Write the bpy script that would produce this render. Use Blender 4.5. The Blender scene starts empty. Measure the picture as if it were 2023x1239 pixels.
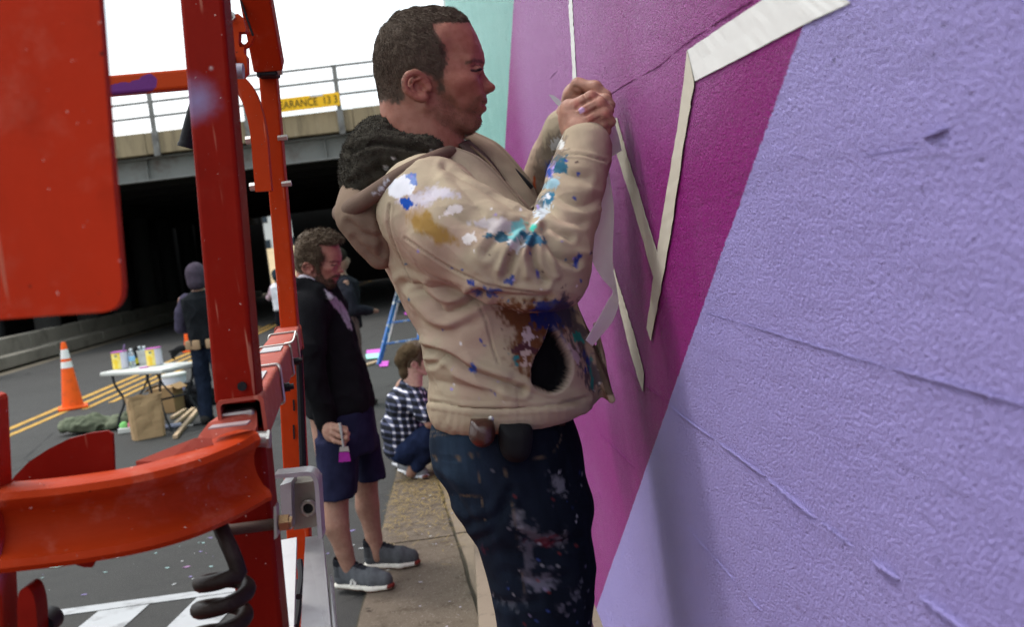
import bpy, bmesh, math, random
import numpy as np
from mathutils import Vector, Matrix, Quaternion, noise as mnoise
R = math.radians
rng = np.random.default_rng(7)
random.seed(7)
scene = bpy.context.scene
COL = scene.collection
# ------------------------------------------------------------------ camera
FPX = 2169.0; PW, PH = 2023.0, 1239.0
CAMZ = 1.60
def _n(v):
    v = np.array(v, float); return v / np.linalg.norm(v)
_roll = R(7.1)
_Y = _n([(902 - PW/2)/FPX, -(475 - PH/2)/FPX, -1.0])            # street direction seen by the camera
_u = np.array([-math.sin(_roll), math.cos(_roll), 0.0])
_u[2] = -(_u[0]*_Y[0] + _u[1]*_Y[1]) / _Y[2]
_Z = _n(_u); _X = np.cross(_Y, _Z)
MW = np.array([_X, _Y, _Z])                                     # camera axes -> world
CAMP = np.array([0.0, 0.0, CAMZ])
cam_d = bpy.data.cameras.new('camera'); cam = bpy.data.objects.new('camera', cam_d)
COL.objects.link(cam); scene.camera = cam
m4 = Matrix.Identity(4)
for i in range(3):
    for j in range(3): m4[i][j] = MW[i][j]
m4.translation = Vector(CAMP); cam.matrix_world = m4
cam_d.sensor_width = 36.0; cam_d.lens = FPX/PW*36.0
cam_d.clip_start = 0.05; cam_d.clip_end = 3000
cam_d.dof.use_dof = True; cam_d.dof.focus_distance = 2.0; cam_d.dof.aperture_fstop = 7.5
# ------------------------------------------------------------------ sky, sun, exposure (bright overcast)
world = bpy.data.worlds.new('World'); scene.world = world; world.use_nodes = True
wn = world.node_tree; wn.nodes.clear()
SUN_EL, SUN_AZ = R(64), R(-58)          # azimuth from +Y towards +X
w_out = wn.nodes.new('ShaderNodeOutputWorld'); w_bg = wn.nodes.new('ShaderNodeBackground')
w_sky = wn.nodes.new('ShaderNodeTexSky'); w_sky.sky_type = 'NISHITA'; w_sky.sun_disc = False
w_sky.sun_elevation = SUN_EL; w_sky.sun_rotation = SUN_AZ; w_sky.dust_density = 5.0; w_sky.air_density = 1.4
w_tc = wn.nodes.new('ShaderNodeTexCoord'); w_map = wn.nodes.new('ShaderNodeMapping')
w_map.inputs['Scale'].default_value = (1.2, 1.2, 5.0)
w_no = wn.nodes.new('ShaderNodeTexNoise'); w_no.inputs['Scale'].default_value = 1.6; w_no.inputs['Detail'].default_value = 5
w_ramp = wn.nodes.new('ShaderNodeValToRGB')
w_ramp.color_ramp.elements[0].position = 0.30; w_ramp.color_ramp.elements[0].color = (5.4, 6.7, 7.4, 1)
w_ramp.color_ramp.elements[1].position = 0.62; w_ramp.color_ramp.elements[1].color = (9.9, 10.2, 10.4, 1)
w_mix = wn.nodes.new('ShaderNodeMix'); w_mix.data_type = 'RGBA'; w_mix.inputs[0].default_value = 0.86
L = wn.links.new
L(w_tc.outputs['Generated'], w_map.inputs['Vector']); L(w_map.outputs[0], w_no.inputs['Vector'])
L(w_no.outputs[0], w_ramp.inputs[0]); L(w_sky.outputs[0], w_mix.inputs[6]); L(w_ramp.outputs[0], w_mix.inputs[7])
# an overcast sky is brighter overhead than at the horizon
w_sep = wn.nodes.new('ShaderNodeSeparateXYZ'); L(w_tc.outputs['Generated'], w_sep.inputs[0])
w_el = wn.nodes.new('ShaderNodeMath'); w_el.operation = 'MULTIPLY_ADD'; w_el.use_clamp = False
w_cl = wn.nodes.new('ShaderNodeClamp'); L(w_sep.outputs[2], w_cl.inputs[0]); L(w_cl.outputs[0], w_el.inputs[0]); w_el.inputs[1].default_value = 1.1; w_el.inputs[2].default_value = 1.0
w_mul = wn.nodes.new('ShaderNodeVectorMath'); w_mul.operation = 'SCALE'; L(w_mix.outputs[2], w_mul.inputs[0]); L(w_el.outputs[0], w_mul.inputs['Scale'])
L(w_mul.outputs[0], w_bg.inputs['Color']); w_bg.inputs['Strength'].default_value = 0.115
L(w_bg.outputs[0], w_out.inputs['Surface'])
sun_d = bpy.data.lights.new('sun', 'SUN'); sun = bpy.data.objects.new('sun', sun_d); COL.objects.link(sun)
sun_d.energy = 1.5; sun_d.angle = R(11); sun_d.color = (1.0, 0.97, 0.93)
_sd = Vector((math.sin(SUN_AZ)*math.cos(SUN_EL), math.cos(SUN_AZ)*math.cos(SUN_EL), math.sin(SUN_EL)))
sun.rotation_euler = _sd.to_track_quat('Z', 'Y').to_euler(); sun.location = _sd*40
vs = scene.view_settings
vs.view_transform = 'Standard'; vs.look = 'None'; vs.exposure = 0.44; vs.gamma = 1.0; vs.use_curve_mapping = False
scene.cycles.use_denoising = True
scene.cycles.denoising_prefilter = 'FAST'
scene.cycles.max_bounces = 6
# ------------------------------------------------------------------ photograph pixel -> place in the world
def ray(px, py):
    return MW @ np.array([(px - PW/2)/FPX, -(py - PH/2)/FPX, -1.0])
def at(px, py, Y=None, X=None, Z=None):
    d = ray(px, py)
    t = Y/d[1] if Y is not None else (X/d[0] if X is not None else (Z - CAMZ)/d[2])
    return CAMP + d*t
def V(*a): return np.array(a, float)
# ------------------------------------------------------------------ helpers: objects
def link(o): COL.objects.link(o); return o
def thing(name, label, cat, loc=(0, 0, 0), group=None):
    o = link(bpy.data.objects.new(name, None)); o.location = loc; o.empty_display_size = 0.1
    o['label'] = label; o['category'] = cat
    if group: o['group'] = group
    return o
def tag(o, label=None, cat=None, group=None, kind=None):
    if label: o['label'] = label
    if cat: o['category'] = cat
    if group: o['group'] = group
    if kind: o['kind'] = kind
    return o
def adopt(o, parent, local=False):
    if parent is not None:
        o.parent = parent
        if not local:
            p = parent; off = Vector((0, 0, 0)); 
            while p is not None:
                off += Vector(p.location); p = p.parent
            if o.data is not None:
                o.data.transform(Matrix.Translation(-off))
    return o
def mesh(name, verts, faces, mat, parent=None, smooth=False, local=False, mats=None, fmat=None):
    me = bpy.data.meshes.new(name)
    if isinstance(verts, np.ndarray): verts = verts.tolist()
    if isinstance(faces, np.ndarray): faces = faces.tolist()
    me.from_pydata(verts, [], faces)
    for m in (mats or [mat]): me.materials.append(m)
    if fmat is not None: me.polygons.foreach_set('material_index', np.asarray(fmat, dtype=np.int32))
    if smooth: me.polygons.foreach_set('use_smooth', np.ones(len(me.polygons), bool))
    me.update()
    o = link(bpy.data.objects.new(name, me))
    return adopt(o, parent, local)
class MB:
    """collects shapes into one mesh"""
    def __init__(s): s.v = []; s.f = []; s.m = []; s.cm = 0
    def add(s, v, f):
        b = len(s.v); s.v += [tuple(map(float, p)) for p in v]; s.f += [tuple(i + b for i in q) for q in f]; s.m += [s.cm]*len(f); return s
    def box(s, c, h, rot=None, bev=0.0):
        c = np.array(c, float); h = np.array(h, float)
        if bev <= 0:
            v = [np.array([x, y, z])*h for x in (-1, 1) for y in (-1, 1) for z in (-1, 1)]
            f = [(0, 1, 3, 2), (4, 6, 7, 5), (0, 4, 5, 1), (2, 3, 7, 6), (0, 2, 6, 4), (1, 5, 7, 3)]
        else:
            bm = bmesh.new(); bmesh.ops.create_cube(bm, size=2.0)
            for q in bm.verts: q.co = Vector((q.co.x*h[0], q.co.y*h[1], q.co.z*h[2]))
            bmesh.ops.bevel(bm, geom=list(bm.edges), offset=min(bev, min(h)*0.95), segments=2, affect='EDGES', profile=0.5)
            bm.verts.index_update()
            v = [np.array(q.co) for q in bm.verts]; f = [tuple(x.index for x in q.verts) for q in bm.faces]; bm.free()
        if rot is not None: v = [rot @ p for p in v]
        return s.add([p + c for p in v], f)
    def bar(s, a, b, w, h, bev=0.0, up=(0, 0, 1)):
        """box beam from a to b; w across, h along 'up'"""
        a = np.array(a, float); b = np.array(b, float); d = b - a; l = np.linalg.norm(d); d /= l
        x = np.cross(d, up); 
        if np.linalg.norm(x) < 1e-4: x = np.cross(d, (0, 1, 0))
        x /= np.linalg.norm(x); z = np.cross(x, d)
        return s.box((a + b)/2, (w/2, l/2, h/2), np.array([x, d, z]).T, bev)
    def tube(s, pts, r, n=10, cap=True, closed=False):
        pts = [np.array(p, float) for p in pts]; k = len(pts)
        rr = r if hasattr(r, '__len__') else [r]*k
        ref = None; v = []; f = []
        for i, p in enumerate(pts):
            t = (pts[(i+1) % k] - pts[i-1]) if (closed or 0 < i < k-1) else (pts[1]-pts[0] if i == 0 else pts[-1]-pts[-2])
            t = t/(np.linalg.norm(t)+1e-12)
            if ref is None:
                ref = np.cross(t, (0.31, 0.2, 0.93)); 
            ref = ref - t*np.dot(ref, t); ref /= np.linalg.norm(ref); b = np.cross(t, ref)
            for j in range(n):
                a = 2*math.pi*j/n; v.append(p + rr[i]*(math.cos(a)*ref + math.sin(a)*b))
        for i in range(k if closed else k-1):
            for j in range(n):
                i2 = (i+1) % k; f.append((i*n+j, i*n+(j+1) % n, i2*n+(j+1) % n, i2*n+j))
        if cap and not closed: f += [tuple(range(n))[::-1], tuple((k-1)*n+j for j in range(n))]
        return s.add(v, f)
    def lathe(s, prof, c=(0, 0, 0), n=20, rot=None):
        v = []; f = []; k = len(prof)
        for (r, z) in prof:
            for j in range(n):
                a = 2*math.pi*j/n; p = np.array([r*math.cos(a), r*math.sin(a), z]); v.append((rot @ p if rot is not None else p) + np.array(c, float))
        for i in range(k-1):
            for j in range(n): f.append((i*n+j, i*n+(j+1) % n, (i+1)*n+(j+1) % n, (i+1)*n+j))
        if prof[0][0] > 1e-5: f.append(tuple(range(n))[::-1])
        if prof[-1][0] > 1e-5: f.append(tuple((k-1)*n+j for j in range(n)))
        return s.add(v, f)
    def plate(s, poly, off):
        """polygon (3D points) given thickness along vector off"""
        k = len(poly); off = np.array(off, float)
        v = [np.array(p, float) for p in poly] + [np.array(p, float) + off for p in poly]
        f = [tuple(range(k)), tuple(range(2*k-1, k-1, -1))] + [(i, i+k, (i+1) % k + k, (i+1) % k) for i in range(k)]
        return s.add(v, f)
    def sweep(s, path, prof, ups=None, closed_prof=True, cap=True):
        """profile [(u,v)] swept along path; v along up, u across"""
        k = len(path); n = len(prof); v = []; f = []
        for i in range(k):
            t = np.array(path[min(i+1, k-1)], float) - np.array(path[max(i-1, 0)], float); t /= np.linalg.norm(t)
            up = np.array(ups[i] if ups is not None else (0, 0, 1), float)
            x = np.cross(t, up); x /= np.linalg.norm(x); z = np.cross(x, t)
            for (a, b) in prof: v.append(np.array(path[i], float) + a*x + b*z)
        for i in range(k-1):
            for j in range(n if closed_prof else n-1):
                f.append((i*n+j, i*n+(j+1) % n, (i+1)*n+(j+1) % n, (i+1)*n+j))
        if cap and closed_prof: f += [tuple(range(n))[::-1], tuple((k-1)*n+j for j in range(n))]
        return s.add(v, f)
    def sphere(s, c, r, n=12, m=8):
        r = np.array(r if hasattr(r, '__len__') else (r, r, r), float)
        prof = []
        v = []; f = []
        for i in range(m+1):
            th = math.pi*i/m
            for j in range(n):
                a = 2*math.pi*j/n; v.append(np.array(c) + r*np.array([math.sin(th)*math.cos(a), math.sin(th)*math.sin(a), math.cos(th)]))
        for i in range(m):
            for j in range(n): f.append((i*n+j, (i+1)*n+j, (i+1)*n+(j+1) % n, i*n+(j+1) % n))
        return s.add(v, f)
    def build(s, name, mat, parent=None, smooth=False, local=False, mats=None, auto=True):
        o = mesh(name, s.v, s.f, mat, parent, smooth, local, mats=mats, fmat=s.m if mats else None)
        if smooth and auto:
            bm = bmesh.new(); bm.from_mesh(o.data); bmesh.ops.recalc_face_normals(bm, faces=list(bm.faces))
            for e in bm.edges:
                if len(e.link_faces) == 2 and e.calc_face_angle(0) > R(38): e.smooth = False
            bm.to_mesh(o.data); bm.free()
        else:
            bm = bmesh.new(); bm.from_mesh(o.data); bmesh.ops.recalc_face_normals(bm, faces=list(bm.faces)); bm.to_mesh(o.data); bm.free()
        return o
def spline(pts, n=8):
    """Catmull-Rom through points"""
    P = [np.array(p, float) for p in pts]; P = [2*P[0]-P[1]] + P + [2*P[-1]-P[-2]]; out = []
    for i in range(1, len(P)-2):
        for k in range(n):
            t = k/n; a, b, c, d = P[i-1], P[i], P[i+1], P[i+2]
            out.append(0.5*((2*b) + (c-a)*t + (2*a-5*b+4*c-d)*t*t + (3*b-a-3*c+d)*t**3))
    out.append(P[-2]); return out
def copy_tree(o, parent=None):
    c = o.copy(); link(c); c.parent = parent
    for ch in list(o.children): copy_tree(ch, c)
    return c
# ------------------------------------------------------------------ helpers: materials
class NT:
    def __init__(s, name):
        s.m = bpy.data.materials.new(name); s.m.use_nodes = True; s.t = s.m.node_tree; s.t.nodes.clear()
        s.out = s.n('ShaderNodeOutputMaterial'); s.b = s.n('ShaderNodeBsdfPrincipled'); s.l(s.b.outputs[0], s.out.inputs['Surface'])
        s.tc = s.n('ShaderNodeTexCoord'); s.pos = s.tc.outputs['Object']
    def n(s, ty, **kw):
        q = s.t.nodes.new(ty)
        for k, v in kw.items(): setattr(q, k, v)
        return q
    def l(s, a, b): s.t.links.new(a, b)
    def put(s, sock, v):
        if isinstance(v, (int, float, tuple, list)): 
            if hasattr(v, '__len__') and len(v) == 3 and len(sock.default_value) == 4: v = (*v, 1)
            sock.default_value = v
        else: s.l(v, sock)
    def math(s, op, a, b=0.0, c=None, clamp=False):
        q = s.n('ShaderNodeMath', operation=op, use_clamp=clamp); s.put(q.inputs[0], a); s.put(q.inputs[1], b)
        if c is not None: s.put(q.inputs[2], c)
        return q.outputs[0]
    def noise(s, scale, detail=3, rough=0.55, vec=None, stretch=None, dist=0.0):
        q = s.n('ShaderNodeTexNoise'); q.inputs['Scale'].default_value = scale; q.inputs['Detail'].default_value = detail; q.inputs['Roughness'].default_value = rough; q.inputs['Distortion'].default_value = dist
        v = vec or s.pos
        if stretch:
            mp = s.n('ShaderNodeMapping'); mp.inputs['Scale'].default_value = stretch; s.l(v, mp.inputs['Vector']); v = mp.outputs[0]
        s.l(v, q.inputs['Vector']); return q.outputs['Fac']
    def voro(s, scale, feature='F1', stretch=None):
        q = s.n('ShaderNodeTexVoronoi', feature=feature); q.inputs['Scale'].default_value = scale
        v = s.pos
        if stretch:
            mp = s.n('ShaderNodeMapping'); mp.inputs['Scale'].default_value = stretch; s.l(v, mp.inputs['Vector']); v = mp.outputs[0]
        s.l(v, q.inputs['Vector']); return q.outputs['Distance']
    def step(s, x, a, b):
        q = s.n('ShaderNodeMapRange', interpolation_type='SMOOTHSTEP'); s.put(q.inputs['Value'], x); q.inputs['From Min'].default_value = a; q.inputs['From Max'].default_value = b
        return q.outputs[0]
    def mix(s, f, a, b):
        q = s.n('ShaderNodeMix', data_type='RGBA'); s.put(q.inputs[0], f); s.put(q.inputs[6], a); s.put(q.inputs[7], b); return q.outputs[2]
    def mul(s, col, k):
        q = s.n('ShaderNodeMix', data_type='RGBA', blend_type='MULTIPLY'); q.inputs[0].default_value = 1; s.put(q.inputs[6], col); s.put(q.inputs[7], k); return q.outputs[2]
    def bump(s, h, strength=0.3, dist=0.002, prev=None):
        q = s.n('ShaderNodeBump'); q.inputs['Strength'].default_value = strength; q.inputs['Distance'].default_value = dist; s.l(h, q.inputs['Height'])
        if prev is not None: s.l(prev, q.inputs['Normal'])
        return q.outputs[0]
    def sep(s, v=None):
        q = s.n('ShaderNodeSeparateXYZ'); s.l(v or s.pos, q.inputs[0]); return q.outputs
    def attr(s, name):
        q = s.n('ShaderNodeAttribute', attribute_name=name); return q
    def set(s, color=None, rough=None, metal=None, normal=None, spec=None, **kw):
        if color is not None: s.put(s.b.inputs['Base Color'], color)
        if rough is not None: s.put(s.b.inputs['Roughness'], rough)
        if metal is not None: s.put(s.b.inputs['Metallic'], metal)
        if spec is not None: s.put(s.b.inputs['Specular IOR Level'], spec)
        if normal is not None: s.l(normal, s.b.inputs['Normal'])
        for k, v in kw.items(): s.put(s.b.inputs[k.replace('_', ' ')], v)
        return s.m
def pmat(name, col, rough=0.6, var=0.18, scale=9.0, bump=0.15, bscale=120.0, bdist=0.001, metal=0.0, spec=0.12, dirt=None, dirt_scale=5.0, dirt_amt=0.5, **kw):
    """plain surface with mottled colour and fine relief"""
    t = NT(name); a = t.noise(scale, 4); c = t.mix(a, tuple(x*(1-var) for x in col), tuple(min(1, x*(1+var)) for x in col))
    if dirt is not None:
        d = t.step(t.noise(dirt_scale, 6, 0.65), 0.48, 0.72); c = t.mix(t.math('MULTIPLY', d, dirt_amt), c, dirt)
    rg = t.math('ADD', rough - 0.07, t.math('MULTIPLY', t.noise(scale*2.3, 3), 0.14))
    nm = t.bump(t.noise(bscale, 4), bump, bdist)
    return t.set(c, rg, metal, nm, spec, **kw)
# ------------------------------------------------------------------ materials of the setting
WALLX = 0.33
def wallyz(px, py):
    p = at(px, py, X=WALLX); return p[1], p[2]
def m_asphalt():
    t = NT('asphalt'); big = t.noise(0.5, 5, 0.6); mid = t.noise(6, 5); fine = t.noise(160, 3)
    c = t.mix(big, (0.030, 0.0285, 0.027), (0.052, 0.0495, 0.047)); c = t.mix(t.math('MULTIPLY', t.step(mid, 0.45, 0.75), 0.45), c, (0.028, 0.027, 0.027))
    c = t.mix(t.step(t.noise(260, 2), 0.58, 0.70), c, (0.12, 0.114, 0.108)); c = t.mix(t.math('MULTIPLY', t.step(t.voro(0.55, 'DISTANCE_TO_EDGE'), 0.010, 0.004), t.step(t.noise(0.7, 2), 0.45, 0.6)), c, (0.022, 0.021, 0.021))
    nm = t.bump(fine, 0.5, 0.004); return t.set(c, 0.85, None, nm, 0.12)
def m_pave():
    t = NT('worn_concrete_pavement'); c = t.mix(t.noise(2.2, 6, 0.65), (0.085, 0.065, 0.047), (0.152, 0.12, 0.092))
    c = t.mix(t.math('MULTIPLY', t.step(t.noise(9, 6, 0.7), 0.5, 0.7), 0.7), c, (0.060, 0.044, 0.030))
    c = t.mix(t.step(t.noise(110, 3), 0.6, 0.7), c, (0.23, 0.19, 0.155)); c = t.mix(t.step(t.noise(75, 2), 0.66, 0.72), c, (0.04, 0.034, 0.03))
    return t.set(c, 0.88, None, t.bump(t.noise(60, 6, 0.7), 0.7, 0.007), 0.1)
def m_ledge():
    t = NT('smooth_concrete'); c = t.mix(t.noise(3, 5, 0.6), (0.155, 0.122, 0.09), (0.23, 0.182, 0.136))
    c = t.mix(t.math('MULTIPLY', t.step(t.noise(14, 6, 0.7), 0.52, 0.75), 0.6), c, (0.09, 0.07, 0.052))
    return t.set(c, 0.85, None, t.bump(t.noise(90, 5, 0.65), 0.4, 0.004), 0.1)
M_ASPH = m_asphalt(); M_PAVE = m_pave(); M_LEDGE = m_ledge()
M_YEL = pmat('yellow_road_paint', (0.40, 0.225, 0.045), 0.75, 0.2, 3, 0.3, 150, dirt=(0.10, 0.085, 0.06), dirt_scale=7, dirt_amt=0.75)
M_WHT = pmat('white_road_paint', (0.36, 0.36, 0.365), 0.75, 0.12, 3, 0.3, 150, dirt=(0.16, 0.155, 0.155), dirt_scale=6, dirt_amt=0.8)
M_CONC = pmat('stained_bridge_concrete', (0.36, 0.29, 0.19), 0.88, 0.2, 1.2, 0.3, 40, 0.006, dirt=(0.16, 0.125, 0.08), dirt_scale=1.6, dirt_amt=0.6)
_t = NT('streaked_bridge_concrete'); _c = _t.mix(_t.noise(1.2, 5), (0.20, 0.155, 0.095), (0.30, 0.235, 0.15)); _c = _t.mix(_t.math('MULTIPLY', _t.step(_t.noise(2.2, 6, 0.7, stretch=(1.6, 1, 0.18)), 0.46, 0.68), 0.75), _c, (0.105, 0.085, 0.058)); _c = _t.mix(_t.math('MULTIPLY', _t.step(_t.noise(5, 5, 0.7, stretch=(1.4, 1, 0.12)), 0.58, 0.7), 0.6), _c, (0.46, 0.41, 0.33))
M_CONC = _t.set(_c, 0.9, None, _t.bump(_t.noise(30, 5), 0.4, 0.008), 0.1)
M_GREYC = pmat('grey_concrete', (0.17, 0.155, 0.13), 0.9, 0.25, 0.9, 0.3, 30, 0.008, dirt=(0.09, 0.08, 0.065), dirt_scale=1.3, dirt_amt=0.8)
M_DARKC = pmat('underpass_shade_concrete', (0.022, 0.021, 0.02), 0.95, 0.3, 0.7, 0.3, 20, 0.01)  # base colour darkened to put the underpass's deep shade into the concrete
M_GIRD = pmat('weathered_girder_paint', (0.20, 0.20, 0.19), 0.75, 0.25, 1.0, 0.2, 30, 0.004, dirt=(0.10, 0.055, 0.04), dirt_scale=1.1, dirt_amt=0.85)
M_GALV = pmat('galvanised_rail_steel', (0.17, 0.165, 0.155), 0.6, 0.3, 3, 0.2, 60, metal=0.3, dirt=(0.05, 0.04, 0.035), dirt_scale=4, dirt_amt=0.8)
# ------------------------------------------------------------------ ground, road, pavement
def sheet(name, x0, x1, y0, y1, z, mat, nx=1, ny=1, amp=0.0, kind='structure'):
    xs = np.linspace(x0, x1, nx+1); ys = np.linspace(y0, y1, ny+1)
    v = [(x, y, z + (amp*mnoise.noise((x*1.3, y*1.3, 3)) if amp else 0)) for y in ys for x in xs]
    f = [(j*(nx+1)+i, j*(nx+1)+i+1, (j+1)*(nx+1)+i+1, (j+1)*(nx+1)+i) for j in range(ny) for i in range(nx)]
    o = mesh(name, v, f, mat); o['kind'] = kind; return o
M_GRND = pmat('bare_ground', (0.12, 0.10, 0.075), 0.95, 0.3, 0.6, 0.4, 8, 0.02)
sheet('ground', -900, 900, -900, 900, -0.03, M_GRND)
sheet('road', -9.6, -0.5, -12, 140, 0.0, M_ASPH)
# pavement slabs with open joints, on a bed
pv = sheet('pavement', -0.64, 0.40, -6, 40, 0.006, pmat('joint_dirt', (0.055, 0.048, 0.035), 0.95, 0.3, 5, 0.5, 60, 0.004))
yj = -2.0; rr = random.Random(3); slab_i = 0
while yj < 16:
    L1 = 1.55 + rr.uniform(-.12, .12)
    for (xa, xb, zz, mt) in ((-0.628, None, 0.022, M_PAVE), (None, -0.105, 0.030, M_LEDGE)):
        def jx(y): return -0.33 + (7.3 - min(max(y, 3.0), 9.0))*0.083
        q = []
        ya, yb = yj + 0.012, yj + L1 - 0.012
        for k in range(7):
            y = ya + (yb-ya)*k/6
            l = (xa if xa is not None else jx(y) + 0.010) + rr.uniform(-.006, .006)
            r = (xb if xb is not None else jx(y) - 0.010) + rr.uniform(-.004, .004)
            q.append((l, r, y + rr.uniform(-.003, .003)))
        poly = [(l, y, zz) for l, r, y in q] + [(r, y, zz) for l, r, y in q[::-1]]
        MB().plate(poly, (0, 0, -0.03)).build('slab', mt, pv)
    yj += L1
# raised ledge at the foot of the wall
ledge = MB()
for k in range(9):
    y0 = -1.2 + k*2.4; ledge = MB().box(((-0.098 + WALLX + 0.1)/2, y0 + 1.19, 0.11), ((WALLX + 0.1 + 0.098)/2, 1.186, 0.11), bev=0.012)
    o = ledge.build('ledge', M_LEDGE, smooth=True); tag(o, kind='structure')
# yellow centre lines
def road_strip(name, xa, xb, y0, y1, mat, z=0.004, n=40, jit=0.008):
    v = []; f = []
    for i in range(n+1):
        y = y0 + (y1-y0)*i/n; v += [(xa + rr.uniform(-jit, jit), y, z), (xb + rr.uniform(-jit, jit), y, z)]
        if i: f.append((2*i-2, 2*i-1, 2*i+1, 2*i))
    return tag(mesh(name, v, f, mat), kind='structure')
for xa, xb, y0, y1 in ((-5.73, -5.61, 6, 29), (-5.46, -5.35, 6, 29), (-5.19, -5.09, 14.6, 60), (-4.97, -4.87, 15.0, 60)):
    road_strip('yellow_line', xa, xb, y0, y1, M_YEL)
road_strip('yellow_line', -5.2, -5.09, 29, 60, M_YEL)
# white ladder crossing by the lift
def quadmark(name, pts, mat, z=0.004): return tag(mesh(name, [(x, y, z) for x, y in pts], [tuple(range(len(pts)))], mat), kind='structure')
quadmark('crossing_line', [(-6.4, 5.42), (-0.9, 5.42), (-0.9, 5.52), (-6.4, 5.54)], M_WHT)
for k in range(9):
    x = -5.4 + k*0.485; quadmark('crossing_bar', [(x-0.10, 4.3), (x+0.15, 4.3), (x+0.27, 5.41), (x+0.02, 5.41)], M_WHT)
# ------------------------------------------------------------------ mural wall (board-marked concrete, painted)
def m_mural():
    t = NT('mural_paint'); X, Y, Z = t.sep()
    def line(p, q, soft=0.0006, wob=0.0):
        (y1, z1), (y2, z2) = wallyz(*p), wallyz(*q); nx, ny = -(z2-z1), (y2-y1); l = math.hypot(nx, ny); nx /= l; ny /= l
        d = t.math('ADD', t.math('MULTIPLY', t.math('SUBTRACT', Y, y1), nx), t.math('MULTIPLY', t.math('SUBTRACT', Z, z1), ny))
        if wob: d = t.math('ADD', d, t.math('MULTIPLY', t.math('SUBTRACT', t.noise(220, 2), 0.5), wob))
        return d
    def blob(px, py, ry, rz, a=1.0):
        cy, cz = wallyz(px, py)
        e = t.math('ADD', t.math('POWER', t.math('DIVIDE', t.math('SUBTRACT', Y, cy), ry), 2.0), t.math('POWER', t.math('DIVIDE', t.math('SUBTRACT', Z, cz), rz), 2.0))
        return t.math('MULTIPLY', t.step(e, 1.3, 0.05), a)
    speck = t.math('MULTIPLY', t.math('SUBTRACT', t.noise(420, 2, 0.7), 0.5), 1.9)
    # magenta field: sprayed paler and darker fades, plus a painted-in sky reflection
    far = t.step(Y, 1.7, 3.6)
    g = t.math('ADD', t.math('MULTIPLY', far, 0.20), blob(1085, 90, 1.7, 0.75, 0.85)); g = t.math('ADD', g, blob(1330, 10, 0.40, 0.22, 0.40))  # large first blob paints the grazing sky reflection as pale mauve
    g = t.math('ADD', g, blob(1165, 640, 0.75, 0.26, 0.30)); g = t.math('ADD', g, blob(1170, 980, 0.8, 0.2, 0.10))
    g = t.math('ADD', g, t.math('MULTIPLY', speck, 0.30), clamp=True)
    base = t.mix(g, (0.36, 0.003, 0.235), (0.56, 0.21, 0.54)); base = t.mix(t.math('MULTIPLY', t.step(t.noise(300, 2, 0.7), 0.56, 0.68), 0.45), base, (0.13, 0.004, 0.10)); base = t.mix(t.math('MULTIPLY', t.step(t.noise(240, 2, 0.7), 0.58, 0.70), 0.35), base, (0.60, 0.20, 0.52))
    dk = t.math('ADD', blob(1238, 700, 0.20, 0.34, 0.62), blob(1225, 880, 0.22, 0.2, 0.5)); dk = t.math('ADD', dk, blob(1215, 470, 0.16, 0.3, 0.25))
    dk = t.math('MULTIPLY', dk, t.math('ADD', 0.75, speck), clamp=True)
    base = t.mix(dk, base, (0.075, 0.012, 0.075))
    base = t.mix(t.math('MULTIPLY', t.step(t.noise(7, 5, 0.6, stretch=(1, 1, 0.25)), 0.45, 0.8), 0.15), base, (0.42, 0.14, 0.36))
    lav = t.mix(t.noise(5, 5), (0.44, 0.365, 0.82), (0.51, 0.43, 0.88)); lav = t.mix(t.math('MULTIPLY', t.step(t.noise(330, 3), 0.55, 0.75), 0.4), lav, (0.58, 0.51, 0.92)); lav = t.mix(t.math('MULTIPLY', t.step(t.noise(270, 2), 0.62, 0.70), 0.3), lav, (0.30, 0.24, 0.62))
    dl = line((1585, 55), (1165, 1239), wob=0.010)
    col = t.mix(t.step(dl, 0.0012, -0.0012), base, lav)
    mint = t.mix(t.noise(1.5, 6, 0.6, stretch=(1, 1.5, 0.2)), (0.27, 0.62, 0.55), (0.42, 0.76, 0.69))
    dm = line((1015, 0), (997, 300), wob=0.05)
    col = t.mix(t.step(dm, 0.004, -0.004), mint, col)
    # pinholes and dirt in the plaster
    pit = t.step(t.voro(60), 0.16, 0.06); pit2 = t.math('MULTIPLY', pit, t.step(t.noise(22, 3), 0.50, 0.60))
    h = t.math('ADD', t.math('MULTIPLY', t.noise(270, 3, 0.7), 1.5), t.math('MULTIPLY', t.noise(80, 4), 0.7)); h = t.math('SUBTRACT', h, t.math('MULTIPLY', pit2, 1.2))
    wood = t.noise(30, 4, 0.6, stretch=(1, 0.12, 1.0), dist=0.6)
    nm = t.bump(h, 1.0, 0.016); nm = t.bump(wood, 0.35, 0.004, nm)
    rough = t.math('ADD', 0.36, t.math('MULTIPLY', t.noise(40, 3), 0.2))
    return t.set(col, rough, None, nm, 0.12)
M_MURAL = m_mural()
def wall_off(y, z, bi=0):
    return 0.0007*math.sin(bi*12.9898) + 0.0022*mnoise.noise((y*1.1, z*1.6, 1.7)) + 0.0007*mnoise.noise((y*7, z*18, 5.0))
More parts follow.
